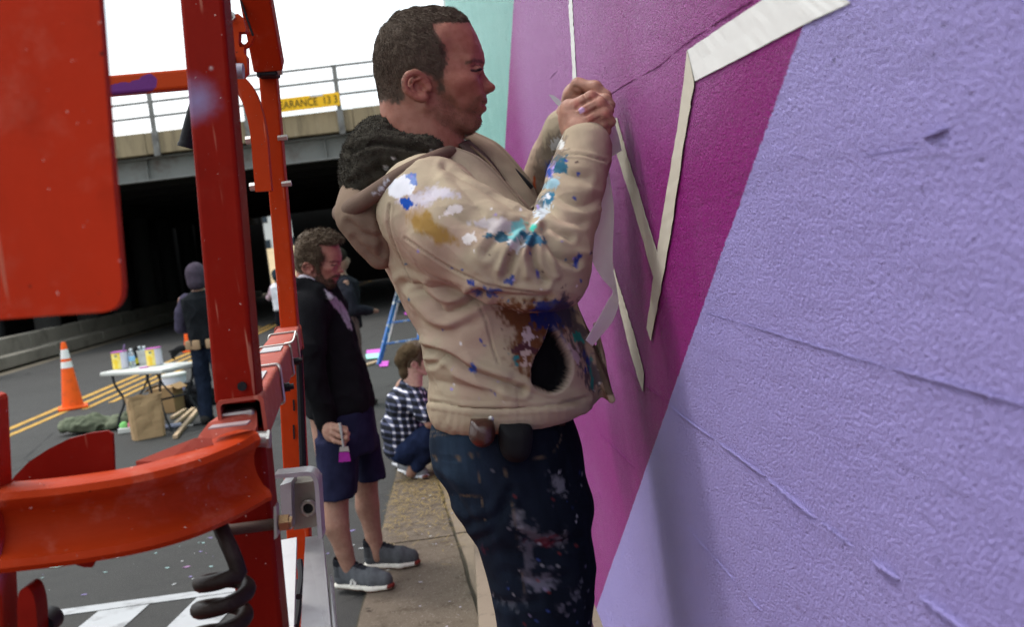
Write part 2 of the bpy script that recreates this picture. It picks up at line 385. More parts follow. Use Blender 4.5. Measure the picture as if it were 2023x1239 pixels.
def build_wall():
    BZ = [0.0, 0.15, 0.335, 0.52, 0.705, 0.885, 1.071, 1.276, 1.456, 1.631, 1.815, 2.0, 2.185]
    while BZ[-1] < 6.4: BZ.append(BZ[-1] + 0.185)
    ys = [-1.5]
    while ys[-1] < 20.0: ys.append(ys[-1] + max(0.012, 0.014*max(0.5, abs(ys[-1])) if ys[-1] > 0.3 else 0.1))
    ys[-1] = 20.0
    zs = []
    for i in range(len(BZ)-1):
        a, b = BZ[i], BZ[i+1]; n = 12 if 0.8 < (a+b)/2 < 2.6 else 3
        zs += [(a + 0.0015 + (b-a-0.003)*k/n, i) for k in range(n+1)]
    v = []; f = []
    for y in ys:
        for z, bi in zs:
            o = wall_off(y, z, bi)
            v.append((WALLX + o, y, z))
    nz = len(zs); ny = len(ys)
    for i in range(ny-1):
        for j in range(nz-1): f.append((i*nz+j, i*nz+j+1, (i+1)*nz+j+1, (i+1)*nz+j))
    # back of the wall
    b = len(v); v += [(WALLX+0.45, ys[0], 0), (WALLX+0.45, ys[0], zs[-1][0]), (WALLX+0.45, ys[-1], zs[-1][0]), (WALLX+0.45, ys[-1], 0)]
    f += [(b, b+3, b+2, b+1)]
    f.append(tuple([i*nz + nz-1 for i in range(ny)]) + (b+2, b+1)); f.append(tuple(j for j in range(nz)) + (b+1, b)); f.append(tuple((ny-1)*nz + j for j in range(nz)) + (b+2, b+3))
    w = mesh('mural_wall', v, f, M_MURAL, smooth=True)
    tag(w, 'tall board-marked concrete wall painted lavender, magenta and mint in flat fields', 'wall')
    # fins of concrete squeezed out between the form boards
    r = random.Random(11)
    RIDGES = [([(1318, 796), (1362, 832), (1412, 868)], 1.0, .0022), ([(1421, 876), (1470, 910), (1512, 942)], 1.3, .0032), ([(1516, 946), (1562, 984), (1612, 1026)], 1.4, .0034), ([(1622, 1032), (1650, 1054), (1684, 1080)], 0.8, .0018), ([(1722, 1106), (1748, 1124), (1776, 1146)], 1.5, .0042), ([(1814, 1176), (1860, 1208), (1930, 1262)], 1.5, .0040),
              ([(1460, 636), (1540, 662), (1640, 692), (1760, 728)], 0.7, .0016), ([(1760, 728), (1850, 752), (1950, 780), (2060, 812)], 1.0, .0024), ([(1395, 618), (1430, 628), (1455, 636)], 0.6, .0012), ([(1362, 1042), (1380, 1068), (1402, 1092)], 0.8, .0020), ([(1404, 1096), (1428, 1120), (1452, 1148)], 0.8, .0018), ([(1480, 1180), (1490, 1192), (1502, 1206)], 0.8, .0022),
              ([(1214, 700), (1245, 732), (1278, 762), (1316, 795)], 0.8, .0018), ([(1180, 850), (1212, 882), (1256, 926)], 0.8, .0018), ([(1157, 924), (1172, 952), (1190, 986)], 0.8, .0014), ([(1212, 373), (1250, 366), (1292, 358)], 0.7, .0012), ([(1826, 272), (1850, 263), (1876, 252)], 1.5, .0035), ([(1700, 310), (1760, 298), (1820, 290)], 0.7, .0010), ([(1560, 305), (1600, 312)], 0.6, .0010),
              ([(1045, 308), (1075, 290), (1108, 266)], 1.4, .0022), ([(1195, 195), (1230, 170), (1262, 152)], 1.2, .0022), ([(1264, 150), (1300, 130), (1330, 106)], 2.6, .0020), ([(1330, 106), (1362, 80), (1400, 54)], 2.4, .0018), ([(1402, 52), (1440, 28), (1492, -4)], 2.6, .0022), ([(1086, 155), (1102, 138)], 1.2, .0024), ([(1150, 345), (1190, 320)], 1.0, .0016)]
    for line_, wk, hk in RIDGES:
        yz = [wallyz(*q) for q in line_]; yz = [(q[0], q[1]) for q in spline([(a, b, 0) for a, b in yz], 10)]; n = len(yz)-1; vv = []; ff = []
        for k, (yy, zz) in enumerate(yz):
            e = max(0.12, math.sin(math.pi*k/n)**0.3); ww = 0.0010*wk*(0.6+0.4*e)*r.uniform(.7, 1.3); hh = hk*e*r.uniform(.75, 1.2); zz += r.uniform(-.0005, .0005); o_ = WALLX + wall_off(yy, zz)
            vv += [(o_+0.004, yy, zz-ww*1.6), (o_-hh*.8, yy, zz-ww*.5), (o_-hh, yy, zz+ww*.3), (o_+0.004, yy, zz+ww*1.6)]
            if k: q = 4*k; ff += [(q-4, q-3, q+1, q), (q-3, q-2, q+2, q+1), (q-2, q-1, q+3, q+2)]
        mesh('form_ridge', vv, ff, M_MURAL, w, smooth=True)
    return w
mural = build_wall()
# plain wall that carries on under the bridge
abw = MB().box((WALLX+0.35, 24.05, 3.3), (0.33, 4.0, 3.3), bev=0.03).build('abutment_wall', pmat('pale_abutment', (0.5, 0.49, 0.48), 0.85, 0.15, 1, 0.2, 30))
tag(abw, 'pale bare concrete wall running from the mural to the bridge', 'wall')
# ------------------------------------------------------------------ bridge over the street
BY = 27.9
br = thing('road_bridge', 'low concrete and steel road bridge crossing the street with dark underpass', 'bridge', (-9, BY, 0))
for k in range(22):                                   # facing panels of the deck edge
    x = -34 + k*1.72; MB().box((x, BY+0.16, 4.93), (0.855, 0.16, 0.27 + 0.004*math.sin(k*3.1)), bev=0.015).build('deck_panel', M_CONC, br)
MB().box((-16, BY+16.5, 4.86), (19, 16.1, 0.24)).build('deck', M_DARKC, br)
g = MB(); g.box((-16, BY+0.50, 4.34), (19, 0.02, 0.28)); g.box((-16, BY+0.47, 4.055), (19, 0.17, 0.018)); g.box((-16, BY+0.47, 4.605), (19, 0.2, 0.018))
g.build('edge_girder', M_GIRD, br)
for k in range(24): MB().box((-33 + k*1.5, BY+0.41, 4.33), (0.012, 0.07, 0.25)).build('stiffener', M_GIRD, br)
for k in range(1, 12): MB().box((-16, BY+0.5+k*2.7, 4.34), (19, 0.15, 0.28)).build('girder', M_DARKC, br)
# railing
def px_x(px, py): return at(px, py, Y=BY)[0]
x_posts = [px_x(669, 200) + 2.30*k for k in range(-12, 6)]
for x in x_posts:
    p = MB(); p.box((x, BY-0.05, 5.45), (0.055, 0.035, 0.86)); p.box((x, BY-0.045, 4.9), (0.075, 0.044, 0.30)); 
    p.build('rail_post', M_GALV, br)
for z in (6.28, 5.93, 5.57): MB().bar((-34, BY-0.04, z), (3, BY-0.04, z), 0.05, 0.055).build('hand_rail', M_GALV, br)
# columns and closing walls in the underpass
for k in range(9):
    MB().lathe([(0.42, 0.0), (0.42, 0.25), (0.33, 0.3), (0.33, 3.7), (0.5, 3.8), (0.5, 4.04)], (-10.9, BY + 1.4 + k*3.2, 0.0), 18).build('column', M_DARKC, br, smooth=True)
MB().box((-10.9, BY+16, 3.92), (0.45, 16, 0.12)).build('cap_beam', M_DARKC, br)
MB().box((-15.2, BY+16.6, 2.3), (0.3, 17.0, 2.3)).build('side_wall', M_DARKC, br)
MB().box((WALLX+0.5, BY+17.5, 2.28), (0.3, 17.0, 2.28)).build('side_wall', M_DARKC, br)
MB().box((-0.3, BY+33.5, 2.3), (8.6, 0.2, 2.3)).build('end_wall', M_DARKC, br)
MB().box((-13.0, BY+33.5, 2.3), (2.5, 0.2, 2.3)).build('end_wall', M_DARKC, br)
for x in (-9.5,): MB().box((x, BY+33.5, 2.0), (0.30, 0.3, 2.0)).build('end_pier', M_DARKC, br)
# clearance sign
sg = thing('clearance_sign', 'long yellow clearance sign with black lettering on the bridge railing', 'sign', tuple(at(599, 205, Y=BY-0.12)))
p0, p1 = at(527, 212, Y=BY-0.12), at(671, 194, Y=BY-0.12)
cx, cz = (p0[0]+p1[0])/2, (p0[2]+p1[2])/2
MB().box((cx, BY-0.13, cz), ((p1[0]-p0[0])/2, 0.012, 0.165), bev=0.004).build('panel', pmat('sign_yellow', (0.75, 0.42, 0.02), 0.5, 0.1, 2, 0.05), sg)
M_BLK = pmat('black_paint', (0.012, 0.012, 0.013), 0.5, 0.1)
def text(name, body, size, loc, rot, mat, parent, sx=1.0, align='LEFT'):
    cu = bpy.data.curves.new(name, 'FONT'); cu.body = body; cu.size = size; cu.extrude = 0.002; cu.align_x = align
    cu.resolution_u = 3
    tmp = bpy.data.objects.new(name, cu); link(tmp)
    dg = bpy.context.evaluated_depsgraph_get(); me = bpy.data.meshes.new_from_object(tmp.evaluated_get(dg)); bpy.data.objects.remove(tmp)
    me.transform(Matrix.Translation(Vector(loc)) @ rot.to_4x4() @ Matrix.Diagonal((sx, 1, 1, 1)))
    me.materials.clear(); me.materials.append(mat); o = link(bpy.data.objects.new(name, me)); return adopt(o, parent)
rx90 = Matrix.Rotation(R(90), 3, 'X')
text('lettering', 'CLEARANCE  13 3', 0.27, (p0[0]+0.05, BY-0.148, cz-0.09), rx90, M_BLK, sg, 0.80)
MB().box((cx+0.35, BY-0.147, cz+0.14), (0.16, 0.002, 0.022)).build('sticker', pmat('grey_sticker', (0.5, 0.5, 0.5)), sg)
# ------------------------------------------------------------------ left side: kerb wall, low parapet, pier
kb = MB()
prev = None
for k in range(14):
    y0 = 6 + k*3.6; x = -10.15
    o = MB().box((x-0.3, y0+1.79, 0.15), (0.3, 1.78, 0.15 + 0.01*math.sin(k*2.2)), bev=0.03).build('kerb', M_GREYC); tag(o, kind='structure')
lw = thing('parapet_wall', 'low grey stained concrete parapet along the far kerb', 'wall', (-10.7, 27, 0))
for k in range(9):
    MB().box((-10.72, 25.3 + k*3.6, 0.33), (0.16, 1.78, 0.33), bev=0.03).build('wall_block', M_GREYC, lw)
pr = thing('bridge_pier', 'pale square concrete pier on a stepped base beside the kerb', 'pier', (-10.75, 23.4, 0))
MB().box((-10.72, 23.0, 0.28), (0.30, 0.85, 0.30), bev=0.04).build('plinth', M_GREYC, pr)
MB().box((-10.85, 23.0, 0.66), (0.30, 0.7, 0.09), bev=0.03).build('base_slab', M_GREYC, pr)
MB().box((-10.95, 23.0, 2.4), (0.24, 0.5, 1.7), bev=0.04).build('shaft', pmat('cream_concrete', (0.42, 0.38, 0.31), 0.85, 0.2, 2, 0.3, 40), pr)
bo = thing('site_hoarding', 'pale blue site board between dark posts behind the parapet', 'board', (-11.6, 26, 0))
MB().box((-11.6, 26.6, 0.95), (0.03, 1.1, 0.75)).build('panel', pmat('pale_blue_board', (0.45, 0.52, 0.58), 0.6, 0.1), bo)
for y in (25.3, 27.9): MB().box((-11.55, y, 1.0), (0.06, 0.10, 1.0)).build('post', M_BLK, bo)
# beyond the underpass: embankment and a block of flats in daylight
eb = MB(); eb.plate([(-13, 66, -0.02), (-3, 66, -0.02), (-3, 74, 2.6), (-13, 74, 2.6)], (0, 4, -0.1))
tag(eb.build('embankment', pmat('tan_slope', (0.36, 0.27, 0.16), 0.95, 0.25, 0.8, 0.3, 5, 0.03)), kind='structure')
fb = thing('office_building', 'pale building seen through the far end of the underpass', 'building', (-8, 92, 0))
MB().box((-8, 94, 6), (12, 5, 6)).build('wall', pmat('pale_render', (0.55, 0.55, 0.52), 0.8, 0.1, 0.4), fb)
for k in range(9):
    for j in range(3): MB().box((-18 + k*2.5, 88.98, 2.6 + j*3.2), (0.7, 0.04, 0.9)).build('window', pmat('dark_glass', (0.03, 0.04, 0.05), 0.15) if k+j == 0 else bpy.data.materials['dark_glass'], fb)
# ------------------------------------------------------------------ masking tape on the wall
M_TAPE = pmat('masking_tape', (0.46, 0.42, 0.34), 0.55, 0.06, 6, 0.25, 300, 0.0006, dirt=(0.50, 0.47, 0.41), dirt_scale=14, dirt_amt=0.5)
M_TAPEW = pmat('white_tape', (0.60, 0.59, 0.56), 0.5, 0.05, 6, 0.35, 140, 0.0008)
def tape(name, left, right, mat, label, lift=0.0016, sub=9):
    """strip of tape between two pixel polylines lying on the wall"""
    lf = spline([(*p, 0) for p in left], sub); rt = spline([(*p, 0) for p in right], sub); n = min(len(lf), len(rt))
    v = []; f = []
    r = random.Random(len(name) + n)
    for i in range(n):
        for k, q in enumerate((lf[i], rt[i])):
            y, z = wallyz(q[0]+r.uniform(-.6, .6), q[1]); v.append((WALLX + wall_off(y, z) - lift - r.uniform(0, .0009), y, z))
        yl, zl = wallyz(lf[i][0], lf[i][1]); yr, zr = wallyz(rt[i][0], rt[i][1])
        v.insert(len(v)-1, (WALLX + wall_off((yl+yr)/2, (zl+zr)/2) - lift - r.uniform(0, .0005), (yl+yr)/2, (zl+zr)/2))
    m = len(v); v += [(x + 0.0003, y, z) for x, y, z in v]
    for i in range(n-1):
        for k in range(2): a = 3*i + k; f += [(a, a+1, a+4, a+3), (m+a, m+a+3, m+a+4, m+a+1)]
        f += [(3*i, 3*i+3, m+3*i+3, m+3*i), (3*i+2, m+3*i+2, m+3*i+5, 3*i+5)]
    o = mesh(name, v, f, mat, smooth=False); return tag(o, label, 'tape')
tape('masking_tape', [(1124, -25), (1127, 40), (1131, 100), (1135, 172)], [(1131, -25), (1134, 40), (1138, 100), (1142, 172)], M_TAPEW, 'thin upright strip of white tape on magenta running above the hands')
tape('masking_tape', [(1205, 236), (1226, 320), (1258, 420), (1296, 552)], [(1222, 232), (1240, 300), (1272, 400), (1306, 512)], M_TAPE, 'cream tape strip slanting down from the hands to meet another strip')
tape('masking_tape', [(1362, 98), (1450, 38), (1540, -22), (1600, -62)], [(1376, 160), (1478, 107), (1590, 48), (1684, 4)], M_TAPEW, 'widest white tape strip crossing the magenta and lavender edge')
tape('masking_tape', [(1363, 97), (1345, 240), (1318, 400), (1300, 520), (1281, 648)], [(1377, 160), (1361, 255), (1342, 380), (1318, 530), (1290, 674)], M_TAPE, 'cream tape strip hanging straight down from the widest white strip', lift=0.0026)
tape('masking_tape', [(1213, 522), (1222, 590), (1246, 690), (1272, 774)], [(1219, 545), (1236, 600), (1257, 668), (1275, 738)], M_TAPE, 'short lower cream tape strip ending in a torn point')
# ------------------------------------------------------------------ orange work lift in the foreground
def m_orange(name, col, fade=0.25, purple=None):
    t = NT(name); c = t.mix(t.noise(6, 5), tuple(x*0.86 for x in col), tuple(min(1, x*1.12) for x in col))
    c = t.mix(t.math('MULTIPLY', t.step(t.noise(22, 6, 0.7), 0.5, 0.78), fade), c, (0.50, 0.17, 0.11)); c = t.mix(t.math('MULTIPLY', t.step(t.noise(9, 6, 0.75), 0.52, 0.8), 0.35), c, tuple(x*0.45 for x in col)); c = t.mix(t.math('MULTIPLY', t.step(t.noise(60, 3, 0.6, stretch=(1, 1, 0.08)), 0.66, 0.72), 0.5), c, (0.50, 0.22, 0.14))
    c = t.mix(t.step(t.noise(190, 2), 0.735, 0.76), c, (0.75, 0.55, 0.45))
    c = t.mix(t.step(t.noise(85, 3), 0.735, 0.76), c, (0.03, 0.015, 0.012)); c = t.mix(t.math('MULTIPLY', t.step(t.noise(26, 7, 0.85), 0.66, 0.70), 0.8), c, (0.10, 0.030, 0.018)); c = t.mix(t.math('MULTIPLY', t.step(t.noise(3.5, 7, 0.75, stretch=(1, 1, 0.35)), 0.45, 0.75), 0.4), c, tuple(x*0.55 for x in col))
    if purple is not None:
        for (p, rad, pc) in purple:
            q = t.n('ShaderNodeVectorMath', operation='DISTANCE'); t.l(t.pos, q.inputs[0]); q.inputs[1].default_value = p
            d = t.math('ADD', q.outputs['Value'], t.math('MULTIPLY', t.math('SUBTRACT', t.noise(28, 4), 0.5), rad*1.1))
            c = t.mix(t.math('MULTIPLY', t.step(d, rad, rad*(-0.3 if pc[2] > 0.3 else 0.85)), 0.8 if pc[2] > 0.3 else 1.0), c, pc)
    rg = t.math('ADD', 0.42, t.math('MULTIPLY', t.noise(30, 4), 0.25))
    return t.set(c, rg, None, t.bump(t.noise(240, 4), 0.22, 0.0008), 0.08)
lift = thing('work_lift', 'scuffed orange steel work lift frame with guard panel, rails and coiled hose', 'lift', (-0.6, 1.4, 0))
LB = np.array([-0.6, 1.4, 0])
def lo(px, py, Y): return tuple(at(px, py, Y=Y) - LB)
M_OR = m_orange('orange_paint', (0.30, 0.020, 0.003))
M_OR2 = m_orange('orange_paint_post', (0.21, 0.006, 0.001), 0.06, [(lo(388, 200, 1.304), 0.036, (0.24, 0.25, 0.42)), (lo(417, 134, 1.304), 0.0045, (0.5, 0.42, 0.4))])
M_ORB = m_orange('orange_paint_bar', (0.42, 0.048, 0.008), 0.1, [(lo(292, 166, 1.437), 0.014, (0.13, 0.035, 0.17)), (lo(275, 178, 1.437), 0.015, (0.13, 0.035, 0.17)), (lo(248, 184, 1.437), 0.014, (0.13, 0.035, 0.17)), (lo(225, 188, 1.437), 0.014, (0.13, 0.035, 0.17))])
M_ORF = m_orange('faded_orange_paint', (0.36, 0.075, 0.05), 0.7)
M_ORL = m_orange('orange_paint_bright', (0.38, 0.032, 0.003), 0.08)
M_RED = m_orange('dark_red_paint', (0.19, 0.006, 0.002), 0.05)
M_STEEL = pmat('dull_zinc', (0.42, 0.40, 0.37), 0.4, 0.2, 20, 0.2, 200, metal=0.8)
M_ALU = pmat('mill_aluminium', (0.42, 0.41, 0.41), 0.42, 0.12, 9, 0.12, 160, metal=0.55, dirt=(0.32, 0.30, 0.31), dirt_scale=22, dirt_amt=0.5)
M_RUB = pmat('black_rubber', (0.012, 0.012, 0.014), 0.55, 0.2, 20, 0.2, 200)
M_HOSE = pmat('scuffed_brown_hose', (0.017, 0.010, 0.008), 0.45, 0.25, 14, 0.25, 160, dirt=(0.045, 0.03, 0.024), dirt_scale=40, dirt_amt=0.35)
def A(px, py, Y): return at(px, py, Y=Y)
UPY = (0, 1, 0)
# guard panel close to the camera
PY = 0.78
cor = [(241, 566), (239, 588), (231, 604), (219, 613), (203, 617)]
poly = [A(193, -60, PY), A(196, 0, PY), A(218, 290, PY)] + [A(*q, PY) for q in cor] + [A(100, 624, PY), A(-60, 636, PY), A(-420, 660, PY), A(-420, -60, PY)]
MB().plate(poly, (0.0, 0.012, 0)).build('guard_panel', m_orange('worn_panel_paint', (0.45, 0.026, 0.005), 0.28), lift)
MB().bar(A(-200, -60, 0.82), A(-150, 1500, 0.82), 0.05, 0.05, 0.006, UPY).build('panel_post', M_OR, lift)
# main post
T, B = A(401, -70, 1.33), A(474, 792, 1.33)
pp = B + (B-T)/np.linalg.norm(B-T)*0.0
MB().bar(T, pp, 0.0495, 0.052, 0.0045, UPY).build('main_post', M_OR2, lift)
h = A(479, 763, 1.302)
MB().lathe([(0.0, 0.0), (0.0055, 0.0), (0.0055, 0.004), (0.0, 0.004)], h, 14, np.array([[1, 0, 0], [0, 0, -1], [0, 1, 0]], float)).build('bolt_hole', M_BLK, lift)
# top rail: hollow square tube running back to the rear post
ra, rb = A(479, 832, 1.30), A(572, 668, 2.62)
d = (rb-ra)/np.linalg.norm(rb-ra); sx = np.cross(d, (0, 0, 1)); sx /= np.linalg.norm(sx); sz = np.cross(sx, d)
hw, th = 0.0275, 0.004
prof_o = []
for cxs, czs in ((1, 1), (-1, 1), (-1, -1), (1, -1)):
    for k in range(4):
        a = math.atan2(czs, cxs) + R(-45 + 30*k); prof_o.append((cxs*(hw-0.006) + 0.006*math.cos(a), czs*(hw-0.006) + 0.006*math.sin(a)))
n = len(prof_o); v = []; f = []
for s_, e in ((1.0, ra), (1.0, rb), (0.84, rb), (0.84, ra)):
    for (a, b) in prof_o: v.append(e + sx*a*s_ + sz*b*s_)
for r_ in range(4):
    for j in range(n): f.append((r_*n+j, r_*n+(j+1) % n, ((r_+1) % 4)*n+(j+1) % n, ((r_+1) % 4)*n+j))
q = MB(); q.add(v, f); q.build('top_rail', M_ORF, lift, smooth=True)
# wire ties and tape round the rail
def ring(t, rad, mat, name, tail=None):
    c = ra + (rb-ra)*t; pts = [c + sx*a*1.09 + sz*b*1.09 + d*0.004*math.sin(i*0.7) for i, (a, b) in enumerate(prof_o)]
    m = MB().tube(pts, rad, 6, closed=True)
    if tail is not None: m.tube(spline([c + sz*0.031 + sx*0.02, c + sz*0.034 + sx*0.035, c + sz*0.05 + sx*0.042 + d*0.02]), rad, 6)
    m.build(name, mat, lift, smooth=True)
ring(0.985, 0.0018, M_ORF, 'weld_bead'); ring(0.80, 0.0022, M_STEEL, 'wire_tie'); ring(0.55, 0.0022, M_STEEL, 'wire_tie', 1); ring(0.26, 0.0024, M_STEEL, 'wire_tie')
for t_, w_, l_ in ((0.50, 0.018, 0.05), (0.16, 0.016, 0.06)):
    c = ra + (rb-ra)*t_ + sz*(hw+0.0015); MB().box(c, (w_, l_, 0.0008), np.array([sx, d, sz]).T).build('tape_patch', pmat('grey_tape', (0.42, 0.40, 0.40), 0.5) if t_ == 0.5 else bpy.data.materials['grey_tape'], lift)
for t_ in (0.30, 0.62):
    c = ra + (rb-ra)*t_ + sx*(hw) - sz*0.012
    MB().tube([c, c + sx*0.010], 0.007, 8).tube([c + sx*0.010, c + sx*0.016], 0.0045, 8).build('bolt', M_BLK, lift, smooth=True)
# post that carries on below the rail
MB().bar(A(484, 842, 1.345), A(540, 1420, 1.345), 0.053, 0.053, 0.005, UPY).build('lower_post', M_RED, lift)
# rear post and its fittings
T2, B2 = A(531, 150, 2.62), A(574, 655, 2.62)
MB().bar(T2, B2, 0.040, 0.045, 0.004, UPY).build('rear_post', M_ORL, lift)
MB().bar(A(573, 700, 2.66), A(604, 1300, 2.66), 0.055, 0.045, 0.004, UPY).build('rear_post', M_ORL, lift)
MB().bar(A(580, 790, 2.632), A(581, 812, 2.632), 0.003, 0.004).bar(A(580, 840, 2.632), A(581, 868, 2.632), 0.003, 0.004).build('slot', M_BLK, lift)
MB().tube([A(590, 690, 2.60), A(594, 780, 2.6), A(598, 900, 2.6), A(601, 1010, 2.6)], 0.0085, 8).build('cable', M_RUB, lift, smooth=True)
# curved tube joined to the rear post
cv = spline([(440, 150), (470, 162), (492, 190), (505, 228), (513, 270), (517, 320), (522, 378)], 5)
MB().sweep([A(q_[0], q_[1], 2.50) for q_ in cv], [(-0.018, -0.012), (0.018, -0.012), (0.018, 0.012), (-0.018, 0.012)], ups=[(0, 1, 0)]*len(cv)).build('curved_brace', M_ORL, lift)
for (bx_, by_) in ((491, 277), (499, 369)):
    c = A(bx_, by_, 2.51); e = c + V(0.028, 0, 0.0)
    MB().tube([c - V(0.006, 0, 0), c + V(0.006, 0, 0)], 0.0095, 6).tube([c, e], 0.006, 8).build('bolt', M_STEEL, lift, smooth=True)
for (bx_, by_) in ((559, 272), (567, 363)):
    c = A(bx_, by_, 2.60); MB().tube([c - V(0.012, 0, 0), c + V(0.010, 0, 0)], 0.007, 6).build('bolt', M_STEEL, lift, smooth=True)
# slanting boom tube with black collar
MB().bar(A(500, -40, 2.45), A(532, 133, 2.56), 0.066, 0.05, 0.004, UPY).build('boom_tube', M_OR, lift)
MB().bar(A(515, -60, 2.42), A(545, 130, 2.54), 0.006, 0.012, 0, UPY).bar(A(476, 0, 2.45), A(500, 70, 2.46), 0.004, 0.01, 0, UPY).build('boom_edge', M_BLK, lift)
MB().bar(A(530, 133, 2.57), A(531, 152, 2.57), 0.046, 0.055, 0.003, UPY).build('collar', M_RUB, lift)
c = A(552, 140, 2.56); MB().tube([A(515, 143, 2.55), A(556, 138, 2.55)], 0.004, 8).tube([c - V(.004, 0, 0), c + V(.006, 0, 0)], 0.009, 6).build('pin', M_STEEL, lift, smooth=True)
MB().bar(A(507, 100, 2.55), A(512, 152, 2.55), 0.006, 0.02, 0, UPY).build('strap', M_BLK, lift)
# latch bracket with hook and lug
br_o = [(454, 30), (470, 26), (480, 34), (486, 58), (484, 62), (472, 62), (471, 84), (473, 92), (482, 92), (482, 104), (487, 110), (488, 142), (480, 150), (462, 150), (456, 132)]
MB().plate([A(*q_, 2.30) for q_ in br_o], (0.0, 0.03, 0)).build('latch_bracket', M_ORL, lift)
hk = spline([(473, 86), (478, 91), (487, 91), (494, 84), (499, 72)], 4)
MB().tube([A(q_[0], q_[1], 2.32) for q_ in hk], 0.0058, 8).build('hook', M_OR, lift, smooth=True)
MB().tube([A(462, 140, 2.27), A(481, 140, 2.27)], 0.016, 12).build('roller', pmat('grey_roller', (0.22, 0.20, 0.24), 0.4, metal=0.4), lift, smooth=True)
c = A(457, 33, 2.29); MB().tube([c, c - V(0, .01, 0)], 0.010, 6).tube([c, c - V(0, .014, 0)], 0.005, 8).build('bolt', M_STEEL, lift, smooth=True)
MB().bar(A(459, 112, 2.3), A(466, 145, 2.3), 0.012, 0.03, 0, UPY).build('bracket_pad', M_BLK, lift)
# cross bar with purple paint, black grip
MB().bar(A(150, 176, 1.45), A(420, 153, 1.45), 0.024, 0.026, 0.003, UPY).build('cross_bar', M_ORB, lift)
MB().tube(spline([A(404, 160, 1.50), A(384, 222, 1.50), A(370, 275, 1.50), A(366, 291, 1.50)], 4), [0.0098]*10 + [0.0108]*3, 14).build('grip', M_RUB, lift, smooth=True)
# curved guard arm: channel with rolled flanges swept round towards the left
path_px = [(492, 918, 1.285), (470, 926, 1.275), (440, 941, 1.255), (400, 960, 1.225), (340, 984, 1.19), (270, 1003, 1.165), (190, 1017, 1.150), (100, 1029, 1.14), (20, 1037, 1.13), (-120, 1050, 1.12)]
path = spline([A(*q_) for q_ in path_px], 5)
hh = 0.041
pf = []
for k in range(9): a = R(-80 + 20*k*1.0); pf.append((0.016 + 0.014*math.cos(a), hh - 0.012 + 0.012*math.sin(a)*1.0))
pf = [(0.034, -hh), (0.039, -hh+0.006), (0.036, -hh+0.013), (0.024, -hh+0.018), (0.015, -hh+0.030), (0.013, 0.0), (0.016, hh-0.030), (0.025, hh-0.020), (0.036, hh-0.015), (0.041, hh-0.008), (0.038, hh-0.001), (0.030, hh+0.002), (-0.010, hh+0.001), (-0.014, hh-0.004), (-0.014, -hh+0.002), (-0.010, -hh-0.002)]
MB().sweep(path, [(-u, w) for u, w in pf]).build('guard_arm', m_orange('worn_arm_paint', (0.38, 0.034, 0.005), 0.5), lift, smooth=True)
# its straight end plugged into the rail, with a welded cover plate
e0 = A(488, 868, 1.30); e1 = ra + d*0.02 - sz*0.004
top = [A(368, 905, 1.245), A(395, 858, 1.27), (A(412, 836, 1.29)), A(440, 816, 1.32), A(507, 812, 1.32), A(508, 840, 1.30), A(500, 862, 1.285), A(478, 886, 1.262), A(430, 905, 1.245)]
MB().plate(top, (0, 0, -0.012)).build('cover_plate', M_ORF, lift)
MB().bar(A(470, 842, 1.31), A(478, 826, 1.40), 0.044, 0.036, 0.004).build('arm_spigot', M_STEEL, lift)
MB().plate([A(268, 912, 1.195), A(330, 887, 1.21), A(385, 866, 1.225), A(418, 866, 1.232), A(422, 878, 1.228), A(395, 893, 1.218), A(330, 912, 1.20)], (0, 0, -0.008)).build('weld_plate', M_ORF, lift)
MB().box(A(455, 850, 1.255) + V(0, 0, 0.006), (0.022, 0.012, 0.0008)).build('label_plate', pmat('worn_label', (0.30, 0.22, 0.22), 0.5), lift)
MB().tube([A(508, 868, 1.29), A(532, 868, 1.29)], 0.0095, 12).tube([A(529, 868, 1.29), A(534, 868, 1.29)], 0.012, 6).build('pivot_pin', M_STEEL, lift, smooth=True)
# fin plate behind the arm
fin = [(14, 962), (30, 940), (58, 912), (95, 888), (135, 868), (180, 856), (212, 852), (222, 858), (224, 890), (226, 945), (200, 1085), (182, 1122), (166, 1122), (140, 1114), (112, 1096), (60, 1060)]
MB().plate([A(*q_, 1.20) for q_ in fin], (0, 0.006, 0)).build('fin_plate', M_RED, lift)
# left upright with paint-marked tab
MB().bar(A(-34, 780, 1.12), A(-2, 1420, 1.12), 0.034, 0.05, 0.006, UPY).build('side_post', m_orange('red_side_paint', (0.40, 0.03, 0.01), 0.2, [(lo(2, 1120, 1.095), 0.035, (0.42, 0.22, 0.36))]), lift)
tb = [(36, 1420)] + [tuple(q[:2]) for q in spline([(*p, 0) for p in [(34, 1190), (38, 1170), (50, 1162), (62, 1170), (70, 1195), (73, 1225)]], 4)] + [(76, 1420)]
MB().plate([A(*q_, 1.10) for q_ in tb], (0, 0.03, 0)).build('side_tab', M_RED, lift)
c = A(82, 1240, 1.13); MB().tube([c, c + V(0, .03, 0)], 0.0125, 16).build('rubber_stop', M_RUB, lift, smooth=True)
# coiled hose
hp = [A(434, 985, 1.23), A(432, 1012, 1.225), A(437, 1045, 1.215), A(455, 1085, 1.20), A(480, 1118, 1.185)]
pts = list(hp[:-1]); c0 = A(446, 1128, 1.215)
axis = _n(A(436, 1239, 1.215) - A(446, 1128, 1.215)); ux = V(1, 0, 0); uy = V(0, 1, 0)
for k in range(0, 100):
    a = R(-45) - 2*math.pi*k/22.0; rad = 0.0265
    pts.append(c0 + axis*(0.0300*k/22.0) + ux*rad*math.cos(a) + uy*rad*math.sin(a))
MB().tube(spline(pts, 2), 0.0092, 12).build('coiled_hose', M_HOSE, lift, smooth=True)
